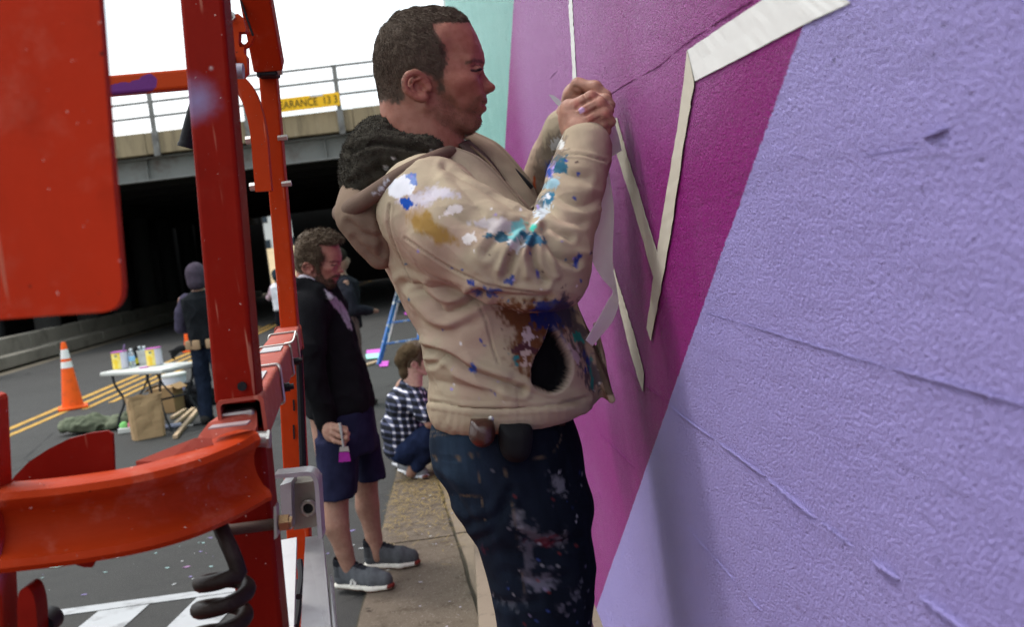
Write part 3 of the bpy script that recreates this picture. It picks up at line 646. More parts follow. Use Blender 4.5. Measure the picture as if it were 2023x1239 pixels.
# rod with nut and washer plate
MB().tube([A(452, 1048, 1.30), A(560, 1034, 1.30)], 0.0068, 12).build('tie_rod', pmat('rusty_rod', (0.07, 0.045, 0.035), 0.6), lift, smooth=True)
MB().tube([A(553, 1034, 1.30), A(572, 1032, 1.30)], 0.0105, 6).tube([A(572, 1032, 1.3), A(577, 1032, 1.3)], 0.0065, 8).build('nut', pmat('brass_nut', (0.35, 0.22, 0.11), 0.4, metal=0.7), lift, smooth=True)
MB().plate([A(546, 995, 1.305), A(551, 992, 1.305), A(553, 1054, 1.305), A(547, 1058, 1.305)], (0, -0.02, 0)).build('washer_plate', M_STEEL, lift)
# bent aluminium bracket, sensor box, beams
bk = spline([(546, 937), (580, 934), (612, 931), (624, 938), (629, 955), (632, 1000), (636, 1058)], 4)
MB().sweep([A(q_[0], q_[1], 1.55) for q_ in bk], [(-0.02, -0.003), (0.02, -0.003), (0.02, 0.003), (-0.02, 0.003)], ups=[np.cross(np.array(A(bk[min(i+1, len(bk)-1)][0], bk[min(i+1, len(bk)-1)][1], 1.55)) - np.array(A(bk[max(i-1, 0)][0], bk[max(i-1, 0)][1], 1.55)), (0, 1, 0)) for i in range(len(bk))]).build('angle_bracket', M_ALU, lift)
MB().plate([A(575, 957, 1.60), A(628, 950, 1.60), A(632, 1040, 1.60), A(580, 1048, 1.60)], (0, 0.05, 0)).build('sensor_box', pmat('khaki_cast_metal', (0.25, 0.23, 0.18), 0.5, metal=0.5), lift)
MB().plate([A(553, 960, 1.57), A(575, 953, 1.57), A(577, 1046, 1.57), A(558, 1050, 1.57)], (0, 0.06, 0)).build('side_cover', M_ALU, lift)
c = A(610, 1003, 1.595); rY = np.array([[1, 0, 0], [0, 0, 1], [0, -1, 0]], float)
MB().lathe([(0.0075, 0.0), (0.0125, 0.0), (0.0125, 0.006), (0.0105, 0.008), (0.0075, 0.008), (0.0075, 0.0)], c, 20, rY.T).build('cable_gland', pmat('gland_metal', (0.3, 0.28, 0.24), 0.4, metal=0.6), lift, smooth=True)
MB().lathe([(0.0, 0.002), (0.0078, 0.002), (0.0078, 0.0), (0.0, 0.0)], c, 16, rY.T).build('gland_bore', M_BLK, lift)
bt = [A(603, 1062, 1.62), A(637, 1058, 1.62), A(662, 1330, 1.16), A(590, 1330, 1.16)]
MB().plate(bt, (0, 0, -0.035)).build('beam', M_ALU, lift)
MB().plate([A(553, 1068, 1.80), A(586, 1062, 1.80), A(578, 1320, 1.40), A(560, 1320, 1.40)], (0, 0, -0.01)).build('beam', M_ALU, lift)
MB().plate([A(651, 1138, 1.50), A(656, 1136, 1.50), A(672, 1330, 1.18), A(664, 1330, 1.18)], (0, 0, -0.02)).build('edge_strip', M_ALU, lift)
for (a_, b_) in (((592, 1110), (590, 1180)), ((588, 1150), (584, 1239))):
    MB().tube(spline([A(*a_, 1.9), A((a_[0]+b_[0])/2+4, (a_[1]+b_[1])/2, 1.85), A(*b_, 1.8)], 4), 0.006, 8).build('cable', M_RUB, lift, smooth=True)
# base of the lift, below the picture
MB().box((-0.75, 1.5, 0.30), (0.75, 1.35, 0.05), bev=0.02).build('platform', M_RED, lift)
for x in (-1.3, -0.2):
    for y in (0.5, 2.5): MB().tube([(x, y, 0.004), (x, y, 0.27)], 0.03, 10).build('leg', M_RED, lift, smooth=True)
# ------------------------------------------------------------------ helpers: soft bodies grown from distance fields
def surfnet(D, lo, h):
    nx, ny, nz = D.shape; s = D < 0
    c = np.zeros((nx-1, ny-1, nz-1), np.uint8)
    offs = [(i, j, k) for i in (0, 1) for j in (0, 1) for k in (0, 1)]
    for i, j, k in offs: c += s[i:nx-1+i, j:ny-1+j, k:nz-1+k]
    act = np.argwhere((c > 0) & (c < 8)); n = len(act)
    ids = np.full(c.shape, -1, np.int64); ids[act[:, 0], act[:, 1], act[:, 2]] = np.arange(n)
    cv = np.stack([D[act[:, 0]+i, act[:, 1]+j, act[:, 2]+k] for i, j, k in offs], 1)
    pos = np.zeros((n, 3)); cnt = np.zeros(n); O = np.array(offs, float)
    for a in range(8):
        for b in range(a+1, 8):
            if abs(O[a]-O[b]).sum() != 1: continue
            da, db = cv[:, a], cv[:, b]; m = (da < 0) != (db < 0); t = da[m]/(da[m]-db[m])
            pos[m] += O[a] + (O[b]-O[a])*t[:, None]; cnt[m] += 1
    v = np.array(lo) + (act + pos/cnt[:, None])*h
    F = []
    for ax in range(3):
        sl0 = [slice(None)]*3; sl1 = [slice(None)]*3; sl0[ax] = slice(0, -1); sl1[ax] = slice(1, None)
        a, b = s[tuple(sl0)], s[tuple(sl1)]; e = np.argwhere(a != b); u, w = (ax+1) % 3, (ax+2) % 3
        ok = (e[:, u] > 0) & (e[:, w] > 0) & (e[:, u] < D.shape[u]-1) & (e[:, w] < D.shape[w]-1); e = e[ok]
        inside = a[e[:, 0], e[:, 1], e[:, 2]]
        q = []
        for du, dw in ((1, 1), (0, 1), (0, 0), (1, 0)):
            g = e.copy(); g[:, u] -= du; g[:, w] -= dw; q.append(ids[g[:, 0], g[:, 1], g[:, 2]])
        q = np.stack(q, 1); q[~inside] = q[~inside][:, ::-1]; F.append(q)
    return v, np.concatenate(F)
class Vox:
    def __init__(s, lo, hi, h):
        s.lo = np.array(lo, float); s.h = h; s.n = np.ceil((np.array(hi, float)-s.lo)/h).astype(int)+1
        s.D = np.full(s.n, 9.0, np.float32)
        s.ax = [s.lo[i] + h*np.arange(s.n[i]) for i in range(3)]
    def sub(s, lo, hi):
        i0 = np.clip(np.floor((np.array(lo)-s.lo)/s.h).astype(int), 0, s.n); i1 = np.clip(np.ceil((np.array(hi)-s.lo)/s.h).astype(int)+1, 0, s.n)
        sl = tuple(slice(a, b) for a, b in zip(i0, i1))
        return sl, s.ax[0][sl[0]][:, None, None], s.ax[1][sl[1]][None, :, None], s.ax[2][sl[2]][None, None, :]
    def op(s, fn, lo, hi, k=0.01, mode='u'):
        m = k*1.5 + 3*s.h; sl, x, y, z = s.sub(np.array(lo)-m, np.array(hi)+m)
        if any(q.stop <= q.start for q in sl): return s
        d = fn(x, y, z).astype(np.float32); a = s.D[sl]
        if mode == 's': a = -a
        if k > 0:
            hh = np.clip(0.5 + 0.5*(d-a)/k, 0, 1); r = d*(1-hh) + a*hh - k*hh*(1-hh)
        else: r = np.minimum(a, d)
        s.D[sl] = -r if mode == 's' else r; return s
    def cone(s, a, b, ra, rb, k=0.01, mode='u', sq=(1, 1, 1)):
        a = np.array(a, float); b = np.array(b, float); q = np.array(sq, float); d = (b-a)/q; L2 = d @ d + 1e-12
        def fn(x, y, z):
            px, py, pz = (x-a[0])/q[0], (y-a[1])/q[1], (z-a[2])/q[2]
            t = np.clip((px*d[0]+py*d[1]+pz*d[2])/L2, 0, 1)
            return (np.sqrt((px-t*d[0])**2+(py-t*d[1])**2+(pz-t*d[2])**2) - (ra+(rb-ra)*t))*q.min()
        r = max(ra, rb)*q.max(); return s.op(fn, np.minimum(a, b)-r, np.maximum(a, b)+r, k, mode)
    def chain(s, pts, rad, k=0.01, mode='u', sq=(1, 1, 1)):
        for i in range(len(pts)-1): s.cone(pts[i], pts[i+1], rad[i], rad[i+1], k if i == 0 else min(k, 0.012), mode, sq)
        return s
    def ell(s, c, r, k=0.01, mode='u', rot=None):
        c = np.array(c, float); r = np.array(r, float)
        def fn(x, y, z):
            X, Y, Z = x-c[0], y-c[1], z-c[2]
            if rot is not None: X, Y, Z = (rot[0][0]*X+rot[1][0]*Y+rot[2][0]*Z, rot[0][1]*X+rot[1][1]*Y+rot[2][1]*Z, rot[0][2]*X+rot[1][2]*Y+rot[2][2]*Z)
            k0 = np.sqrt((X/r[0])**2+(Y/r[1])**2+(Z/r[2])**2); k1 = np.sqrt((X/r[0]**2)**2+(Y/r[1]**2)**2+(Z/r[2]**2)**2)+1e-9
            return k0*(k0-1)/k1
        m = r.max(); return s.op(fn, c-m, c+m, k, mode)
    def box(s, c, hf, rnd=0.01, k=0.01, mode='u', rot=None):
        c = np.array(c, float); hf = np.array(hf, float)-rnd
        def fn(x, y, z):
            X, Y, Z = x-c[0], y-c[1], z-c[2]
            if rot is not None: X, Y, Z = (rot[0][0]*X+rot[1][0]*Y+rot[2][0]*Z, rot[0][1]*X+rot[1][1]*Y+rot[2][1]*Z, rot[0][2]*X+rot[1][2]*Y+rot[2][2]*Z)
            a, b, g = np.abs(X)-hf[0], np.abs(Y)-hf[1], np.abs(Z)-hf[2]
            return np.sqrt(np.maximum(a, 0)**2+np.maximum(b, 0)**2+np.maximum(g, 0)**2)+np.minimum(np.maximum(a, np.maximum(b, g)), 0)-rnd
        m = np.linalg.norm(hf)+rnd; return s.op(fn, c-m, c+m, k, mode)
    def loft(s, zs, x0, x1, y0, y1, k=0.02, mode='u', p=2.3, cap=0.02):
        """body with rounded-rectangle sections: x from x0 to x1 and y from y0 to y1 at heights zs"""
        o = np.argsort(zs); zs = np.array(zs, float)[o]; X0, X1, Y0, Y1 = [np.array(q, float)[o] if hasattr(q, '__len__') else np.full(len(zs), float(q)) for q in (x0, x1, y0, y1)]
        def fn(x, y, z):
            zz = z.ravel(); ip = lambda q: np.interp(zz, zs, q)[None, None, :]
            a0, a1, b0, b1 = ip(X0), ip(X1), ip(Y0), ip(Y1)
            hx, hy = (a1-a0)/2, (b1-b0)/2
            g = ((np.abs(x-(a0+a1)/2)/hx)**p + (np.abs(y-(b0+b1)/2)/hy)**p)**(1/p)
            d = (g-1)*np.minimum(hx, hy); e = np.maximum(zs[0]-z, z-zs[-1])
            q = np.clip(0.5 - 0.5*(d-e)/cap, 0, 1); return d*(1-q) + e*q + cap*q*(1-q)
        return s.op(fn, (X0.min(), Y0.min(), zs[0]), (X1.max(), Y1.max(), zs[-1]), k, mode)
    def prof(s, poly, yc, W, Rr, k=0.01, mode='u'):
        """side outline poly [(x,z)] swelled sideways about y=yc; W(x,z) half width, Rr rounding depth"""
        P = np.array(poly, float); lo = (P[:, 0].min(), yc-0.12, P[:, 1].min()); hi = (P[:, 0].max(), yc+0.12, P[:, 1].max())
        def fn(x, y, z):
            d2 = poly_sd(P, x[:, 0, 0], z[0, 0, :]); w = W(x[:, 0, 0][:, None], z[0, 0, :][None, :])*np.ones_like(d2)
            rr = Rr(x[:, 0, 0][:, None], z[0, 0, :][None, :])*np.ones_like(d2) if callable(Rr) else Rr
            u = 1-np.minimum(-d2/rr, 1); m = np.minimum(w, rr)
            return (np.sqrt(((y-yc)/w[:, None, :])**2 + (u**2)[:, None, :])-1)*m[:, None, :] if hasattr(m, 'shape') and m.ndim == 2 else (np.sqrt(((y-yc)/w[:, None, :])**2 + (u**2)[:, None, :])-1)*m
        return s.op(fn, lo, hi, k, mode)
    def mesh(s): return surfnet(s.D, s.lo, s.h)
def poly_sd(P, xs, zs):
    X, Z = np.meshgrid(xs, zs, indexing='ij'); d = np.full(X.shape, 9.0); ins = np.zeros(X.shape, bool); n = len(P)
    for i in range(n):
        a, b = P[i], P[(i+1) % n]; e = b-a; t = np.clip(((X-a[0])*e[0]+(Z-a[1])*e[1])/(e@e+1e-12), 0, 1)
        d = np.minimum(d, np.hypot(X-a[0]-t*e[0], Z-a[1]-t*e[1]))
        if a[1] != b[1]:
            c = ((a[1] > Z) != (b[1] > Z)) & (X < (b[0]-a[0])*(Z-a[1])/(b[1]-a[1])+a[0]); ins ^= c
    return np.where(ins, -d, d)
def in_poly(poly, px, py):
    P = np.array(poly, float); ins = np.zeros(px.shape, bool)
    for i in range(len(P)):
        a, b = P[i-1], P[i]
        if a[1] != b[1]: ins ^= ((a[1] > py) != (b[1] > py)) & (px < (b[0]-a[0])*(py-a[1])/(b[1]-a[1])+a[0])
    return ins
def seg_dist(line, px, py):
    d = np.full(px.shape, 1e9); L_ = [np.array(p, float) for p in line]
    for a, b in zip(L_[:-1], L_[1:]):
        e = b-a; t = np.clip(((px-a[0])*e[0]+(py-a[1])*e[1])/(e@e+1e-9), 0, 1); d = np.minimum(d, np.hypot(px-a[0]-t*e[0], py-a[1]-t*e[1]))
    return d
def poly_dist(poly, px, py):
    d = seg_dist(list(poly)+[poly[0]], px, py); return np.where(in_poly(poly, px, py), -d, d)
def project(v):
    q = (v - CAMP) @ MW; return q[:, 0]/-q[:, 2]*FPX+PW/2, -q[:, 1]/-q[:, 2]*FPX+PH/2
def vnormals(v, f):
    n = np.cross(v[f[:, 2]]-v[f[:, 0]], v[f[:, 3]]-v[f[:, 1]]); o = np.zeros_like(v)
    for k in range(4): np.add.at(o, f[:, k], n)
    return o/(np.linalg.norm(o, axis=1)[:, None]+1e-12)
def vsmooth(v, f, it=2, w=0.5):
    for _ in range(it):
        acc = np.zeros_like(v); cnt = np.zeros(len(v))
        for a, b in ((0, 1), (1, 2), (2, 3), (3, 0)):
            np.add.at(acc, f[:, a], v[f[:, b]]); np.add.at(acc, f[:, b], v[f[:, a]]); np.add.at(cnt, f[:, a], 1); np.add.at(cnt, f[:, b], 1)
        v = v + (acc/np.maximum(cnt, 1)[:, None]-v)*w
    return v
def _hash(i, j, k): 
    q = (i*374761393 + j*668265263 + k*2147483647 + 1013904223) & 0xffffffff; q = ((q ^ (q >> 13))*1274126177) & 0xffffffff; return ((q ^ (q >> 16)) & 0xffff)/65535.0
def vnoise(v, scale, seed=0):
    """smooth value noise, -1..1"""
    p = v*scale + seed*17.31; i = np.floor(p).astype(np.int64); f = p-i; f = f*f*(3-2*f); r = 0
    for a in (0, 1):
        for b in (0, 1):
            for c in (0, 1):
                r = r + _hash(i[:, 0]+a, i[:, 1]+b, i[:, 2]+c)*(f[:, 0] if a else 1-f[:, 0])*(f[:, 1] if b else 1-f[:, 1])*(f[:, 2] if c else 1-f[:, 2])
    return r*2-1
def fbm(v, scale, o=3, seed=0): return sum(vnoise(v, scale*2**k, seed+k)*0.5**k for k in range(o))
def soft(name, v, f, mat, parent, col=None):
    o = mesh(name, v, f, mat, parent, smooth=True)
    if col is not None:
        at_ = o.data.color_attributes.new('Col', 'FLOAT_COLOR', 'POINT'); c4 = np.ones((len(v), 4), np.float32); c4[:, :3] = np.clip(col, 0, 1); at_.data.foreach_set('color', c4.ravel())
    return o
def lerp(a, b, t): return a + (b-a)*np.clip(t, 0, 1)[:, None]
def sstep(x, a, b): t = np.clip((x-a)/(b-a), 0, 1); return t*t*(3-2*t)
def strands(pts, nrm, dirs, length, width, curl=0.0, seed=1, lean=0.7, jit=0.16):
    """short tapered hairs as slivers; returns verts, faces"""
    g = np.random.default_rng(seed); n = len(pts); L_ = length*(0.6+0.7*g.random(n)); L_ = L_[:, None]
    d = dirs*lean + nrm*(1-lean) + g.normal(0, jit, (n, 3)); d /= np.linalg.norm(d, axis=1)[:, None]
    side = np.cross(d, nrm); bad = np.linalg.norm(side, axis=1) < 1e-3; side[bad] = (1, 0, 0); side /= np.linalg.norm(side, axis=1)[:, None]
    a = g.random(n)*math.pi; s2 = np.cross(d, side); side = side*np.cos(a)[:, None] + s2*np.sin(a)[:, None]
    w = width*(0.7+0.6*g.random(n))[:, None]; mid = pts + d*L_*0.5 + nrm*L_*0.06; tip = pts + d*L_ - nrm*L_*(0.10+curl) 
    root = pts - nrm*width
    v = np.stack([root-side*w/2, root+side*w/2, mid+side*w*0.42, mid-side*w*0.42, tip], 1).reshape(-1, 3)
    b = np.arange(n)[:, None]*5; f = np.concatenate([b+np.array([[0, 1, 2, 3]])], 0); t = b+np.array([[3, 2, 4]])
    return v, f.tolist()+t.tolist()
# materials driven by the painted-on colour of each point
def m_cloth(name, rough=0.85, weave=900, bump=0.25, var=0.12, big=0.3, bscale=35, sheen=0.0, fine=0.0008):
    t = NT(name); c = t.attr('Col').outputs['Color']; k = t.math('ADD', 1-var, t.math('MULTIPLY', t.noise(14, 5), 2*var)); q = t.n('ShaderNodeCombineColor'); [t.l(k, q.inputs[i]) for i in range(3)]
    c = t.mul(c, q.outputs[0]); nm = t.bump(t.noise(bscale, 4, stretch=(1, 1, 1)), big, 0.004); nm = t.bump(t.noise(weave, 2), bump, fine, nm)
    return t.set(c, rough, None, nm, 0.05, Sheen_Weight=sheen)
def m_skin(name):
    t = NT(name); c = t.attr('Col').outputs['Color']; c = t.mix(t.math('MULTIPLY', t.step(t.noise(70, 5, 0.65), 0.38, 0.7), 0.5), c, t.mul(c, (0.78, 0.60, 0.55)))
    nm = t.bump(t.noise(420, 3), 0.3, 0.0010); return t.set(c, t.math('ADD', 0.40, t.math('MULTIPLY', t.noise(60, 3), 0.2)), None, nm, 0.16, Subsurface_Weight=0.06, Subsurface_Radius=(0.9, 0.35, 0.2), Subsurface_Scale=0.004)
M_CLOTH = m_cloth('worn_canvas'); M_DENIM = m_cloth('denim', 0.9, 1400, 0.3, 0.22, 0.25, 40); M_KNIT = m_cloth('soft_cotton', 0.95, 700, 0.3, 0.15, 0.35, 30); M_SKIN = m_skin('skin')
def m_hair(name, a, b):
    t = NT(name); return t.set(t.mix(t.noise(70, 3), a, b), 0.6, None, None, 0.10)
# ------------------------------------------------------------------ a head, modelled once in its own frame (ear at the origin, face towards +x)
HO = A(826, 181, 2.04)
def hl(px, py):
    p = A(px, py, 2.04) - HO; return (p[0], p[2])
def hl3(px, py, y): p = hl(px, py); return V(p[0], y, p[1])
SKULL = [(783, 214), (768, 191), (753, 166), (742, 139), (739, 110), (744, 82), (757, 53), (781, 29), (812, 17), (850, 14), (890, 18), (915, 31), (930, 47), (941, 66), (952, 90), (956, 106), (955, 120), (951, 133), (952, 150), (953, 166), (955, 180), (961, 191), (962, 198), (960, 203), (955.5, 206.5), (958.5, 211), (958.5, 217), (953, 224), (951, 230), (954, 238), (951, 249), (943, 257), (928, 262), (912, 264), (892, 256), (868, 242), (846, 229), (815, 222)]
NOSE = [(949, 126), (955, 138), (961, 150), (969, 161), (977, 167), (980, 173), (976, 179.5), (966, 183.5), (955, 186), (945, 186), (938, 176), (943, 150)]
def build_head(h, wide=1.0, neck=((845, 205), (853, 345)), nr=(0.056, 0.063)):
    S = [hl(*q) for q in SKULL]; N = [hl(*q) for q in NOSE]
    zt = hl(850, 14)[1]
    vx = Vox((-0.14, -0.115, -0.165), (0.165, 0.115, zt+0.02), h)
    zk = [hl(860, q)[1] for q in (270, 250, 225, 200, 170, 130, 60, 0)]; wk = [0.040, 0.047, 0.058, 0.067, 0.073, 0.077, 0.077, 0.072]
    def W(x, z):
        w = np.interp(z, zk, wk)*wide; fr = np.clip((x-0.02)/0.10, 0, 1); return w*(1-0.16*fr)
    def Rr(x, z): return 0.092 - 0.034*np.clip((x-0.03)/0.08, 0, 1)
    vx.prof(S, 0.0, W, Rr, 0)
    n0, n1 = hl3(*neck[0], 0), hl3(*neck[1], 0); vx.cone(n0, n1, nr[0], nr[1], 0.014)
    vx.cone(hl3(800, 150, 0), hl3(812, 300, 0), 0.05, 0.05, 0.02)
    zb = hl(955, 150)[1]
    for sy in (-1, 1):
        y = lambda q: q*sy*wide
        vx.ell(hl3(948, 142, y(0.036)), (0.013, 0.017, 0.0095), 0.013, 's')          # eye socket
        vx.cone(hl3(947, 124, y(0.012)), hl3(926, 127, y(0.052)), 0.008, 0.006, 0.012)  # brow
        vx.ell(hl3(939, 143.5, y(0.033)), (0.0118, 0.0135, 0.0100), 0.003)              # lidded eye
        vx.ell(hl3(914, 168, y(0.050)), (0.026, 0.018, 0.014), 0.022)                  # cheekbone
        vx.ell(hl3(930, 190, y(0.032)), (0.020, 0.016, 0.020), 0.016)                  # cheek by the mouth
        vx.cone(hl3(848, 216, y(0.056)), hl3(925, 252, y(0.024)), 0.010, 0.010, 0.016)  # jaw line
        vx.ell(hl3(897, 116, y(0.074)), (0.020, 0.010, 0.018), 0.012, 's')             # temple
        # ear
        er = [(849, 174), (841, 163), (826, 157), (811, 162), (803.5, 176), (807, 190), (817, 200), (829, 206), (839, 207), (845, 200)]; ey = [0.070, 0.078, 0.084, 0.089, 0.092, 0.091, 0.087, 0.083, 0.079, 0.074]
        pts = spline([hl3(*q, y(e)) for q, e in zip(er, ey)], 3)
        vx.ell(hl3(828, 181, y(0.076)), (0.0185, 0.008, 0.0205), 0.006)
        vx.ell(hl3(826, 183, y(0.087)), (0.0145, 0.0085, 0.0165), 0.003, 's')
        vx.chain(pts, [0.0040+0.0012*math.sin(i*0.12) for i in range(len(pts))], 0.003)
        vx.chain([hl3(833, 168, y(0.083)), hl3(820, 172, y(0.0855)), hl3(816, 184, y(0.0855)), hl3(824, 195, y(0.083))], [0.003, 0.0032, 0.003, 0.003], 0.003)
        vx.ell(hl3(850, 184, y(0.074)), (0.0055, 0.0055, 0.0075), 0.004)
        vx.ell(hl3(836, 203, y(0.079)), (0.009, 0.0055, 0.0075), 0.005)
        vx.ell(hl3(837, 186, y(0.081)), (0.006, 0.006, 0.007), 0.003, 's')
    zn = [hl(955, q)[1] for q in (190, 180, 168, 150, 126)]; wn_ = [0.0175, 0.0185, 0.0155, 0.0115, 0.010]
    vx.prof(N, 0.0, lambda x, z: np.interp(z, zn, wn_) + 0*x, 0.009, 0.007)
    for sy in (-1, 1):
        vx.ell(hl3(958, 177, sy*0.0125), (0.0085, 0.0062, 0.0068), 0.004)               # nostril wing
        vx.ell(hl3(963, 183.5, sy*0.0078), (0.0045, 0.0028, 0.0022), 0.002, 's')
    # mouth: lips and the line between
    for sy in (-1, 1):
        vx.chain([hl3(957, 201, 0), hl3(952, 202, sy*0.012), hl3(941, 207, sy*0.024)], [0.0040, 0.0038, 0.0018], 0.004)
        vx.chain([hl3(954, 214, 0), hl3(950, 213.5, sy*0.012), hl3(941, 208.5, sy*0.023)], [0.0052, 0.0045, 0.0018], 0.004)
        vx.chain([hl3(960, 206.8, 0), hl3(954, 207, sy*0.014), hl3(940, 208, sy*0.027)], [0.0014, 0.0016, 0.0014], 0.002, 's')
    v, f = vx.mesh(); return vsmooth(v, f, 1, 0.4), f
HAIRLINE = [(931, 44), (908, 54), (880, 57), (857, 59), (862, 78), (874, 95), (884, 116), (884, 134), (880, 150), (876, 170), (882, 188), (868, 192), (861, 172), (852, 163), (838, 155), (820, 150), (806, 157), (799, 175), (803, 203), (790, 214), (770, 205), (720, 200), (700, 0), (760, -30), (900, -20)]
BEARD = [(866, 180), (884, 182), (892, 200), (905, 214), (920, 216), (934, 206), (945, 190), (964, 188), (966, 200), (944, 204), (938, 212), (952, 226), (960, 240), (952, 270), (920, 275), (890, 266), (860, 246), (852, 225), (862, 205)]
def head_px(v):
    """head frame -> pixel coordinates of the outline drawing"""
    w = np.stack([v[:, 0]+HO[0], np.full(len(v), 2.04), v[:, 2]+HO[2]], 1); return project(w)
def head_cols(v, n, skin, red, beard, amount=0.55, hair=(0.05, 0.035, 0.025)):
    px, py = head_px(v); c = np.tile(np.array(skin, float), (len(v), 1)); c *= (1+0.10*fbm(v, 60, 3, 4))[:, None]
    rd = np.maximum.reduce([np.exp(-((px-975)**2+(py-172)**2)/250.), 0.8*np.exp(-((px-915)**2+(py-178)**2)/700.), np.where(np.abs(v[:, 1]) > 0.072, 0.7, 0)*np.exp(-((px-826)**2+(py-182)**2)/600.), 0.5*np.exp(-((px-930)**2+(py-85)**2)/900.)])
    c = lerp(c, np.array(red), rd*0.5)
    lip = sstep(seg_dist([(960, 204), (958, 214), (944, 209)], px, py)*1.0, 6, 2)*(np.abs(v[:, 1]) < 0.022); c = lerp(c, np.array(red)*np.array([.8, .75, .75]), lip*0.45)
    bd = sstep(poly_dist(BEARD, px, py) + 5*fbm(v, 160, 2, 9), 6, -10); c = lerp(c, np.array(beard), bd*amount*(0.75+0.4*fbm(v, 500, 2, 3)))
    sc = sstep(poly_dist(HAIRLINE, px, py) + 4*fbm(v, 200, 2, 5), 5, -6); c = lerp(c, np.array(hair), sc*0.92)
    lash = sstep(seg_dist([(931, 148), (940, 147.5), (949, 143)], px, py), 3.8, 1.4)*(np.abs(v[:, 1]) > 0.02)*(v[:, 0] > 0.08); c = lerp(c, np.array([0.015, 0.009, 0.008]), lash)
    crease = sstep(seg_dist([(930, 139), (940, 136), (950, 134)], px, py), 2.2, 0.6)*(np.abs(v[:, 1]) > 0.02)*(v[:, 0] > 0.08); c = lerp(c, c*0.45, crease*0.8)
    brow = sstep(seg_dist([(922, 133), (936, 128), (953, 126)], px, py)+2*fbm(v, 300, 2, 2), 5, 1)*(np.abs(v[:, 1]) > 0.008)*(v[:, 0] > 0.07); c = lerp(c, np.array(hair)*1.2, brow*0.75)
    return c, sc, bd, brow
# ------------------------------------------------------------------ the painter at the wall
M_HAIRB = m_hair('brown_hair', (0.048, 0.033, 0.024), (0.135, 0.098, 0.072)); M_STUB = m_hair('stubble_hair', (0.07, 0.04, 0.025), (0.16, 0.10, 0.065))
M_FLEECE = m_hair('dark_fleece', (0.018, 0.016, 0.012), (0.050, 0.043, 0.034))
PB = V(0.06, 2.05, 0.22)
painter = thing('person', 'painter in paint-smeared tan hooded jacket and dark jeans cutting tape at the wall', 'person', tuple(PB))
TAN = np.array([0.345, 0.278, 0.196])
def front(v, n):                       # how far each point faces the viewer's side of the street
    d = CAMP - v; d /= np.linalg.norm(d, axis=1)[:, None]; return np.einsum('ij,ij->i', n, d)
def press(v, f, strokes, lim=0.05):
    """folds and seams: (polyline, depth, width) in drawing units, pressed into the cloth"""
    n = vnormals(v, f); px, py = project(v); w = sstep(front(v, n), lim, lim+0.25); d = np.zeros(len(v))
    for line, dep, wid in strokes:
        ln = [tuple(q[:2]) for q in spline([(*p, 0) for p in line], 4)] if len(line) > 2 else line
        q_ = seg_dist(ln, px, py); d += dep*np.exp(-(q_/wid)**2) if dep > 0 else dep*np.exp(-q_/(wid*0.85)) - dep*0.42*np.exp(-((q_-wid*2.0)/(wid*1.0))**2)
    return v + n*(d*w)[:, None]
def splat(c, v, n, px, py, shape, col, amt=1.0, rag=6.0, soft_=2.5, seed=0, line=None, lim=0.0):
    d = (poly_dist(shape, px, py) if line is None else seg_dist(shape, px, py)-line) + rag*(fbm(v, 80, 2, seed) + 0.7*fbm(v*np.array([1, 1, 0.5]), 260, 2, seed+5))
    return lerp(c, np.array(col, float), sstep(d, soft_*0.8, -soft_*0.8)*amt*(front(v, n) > lim))
def sil(pts, Y): q = np.array([A(x, y, Y) for x, y in pts]); return q[:, 0], q[:, 2]
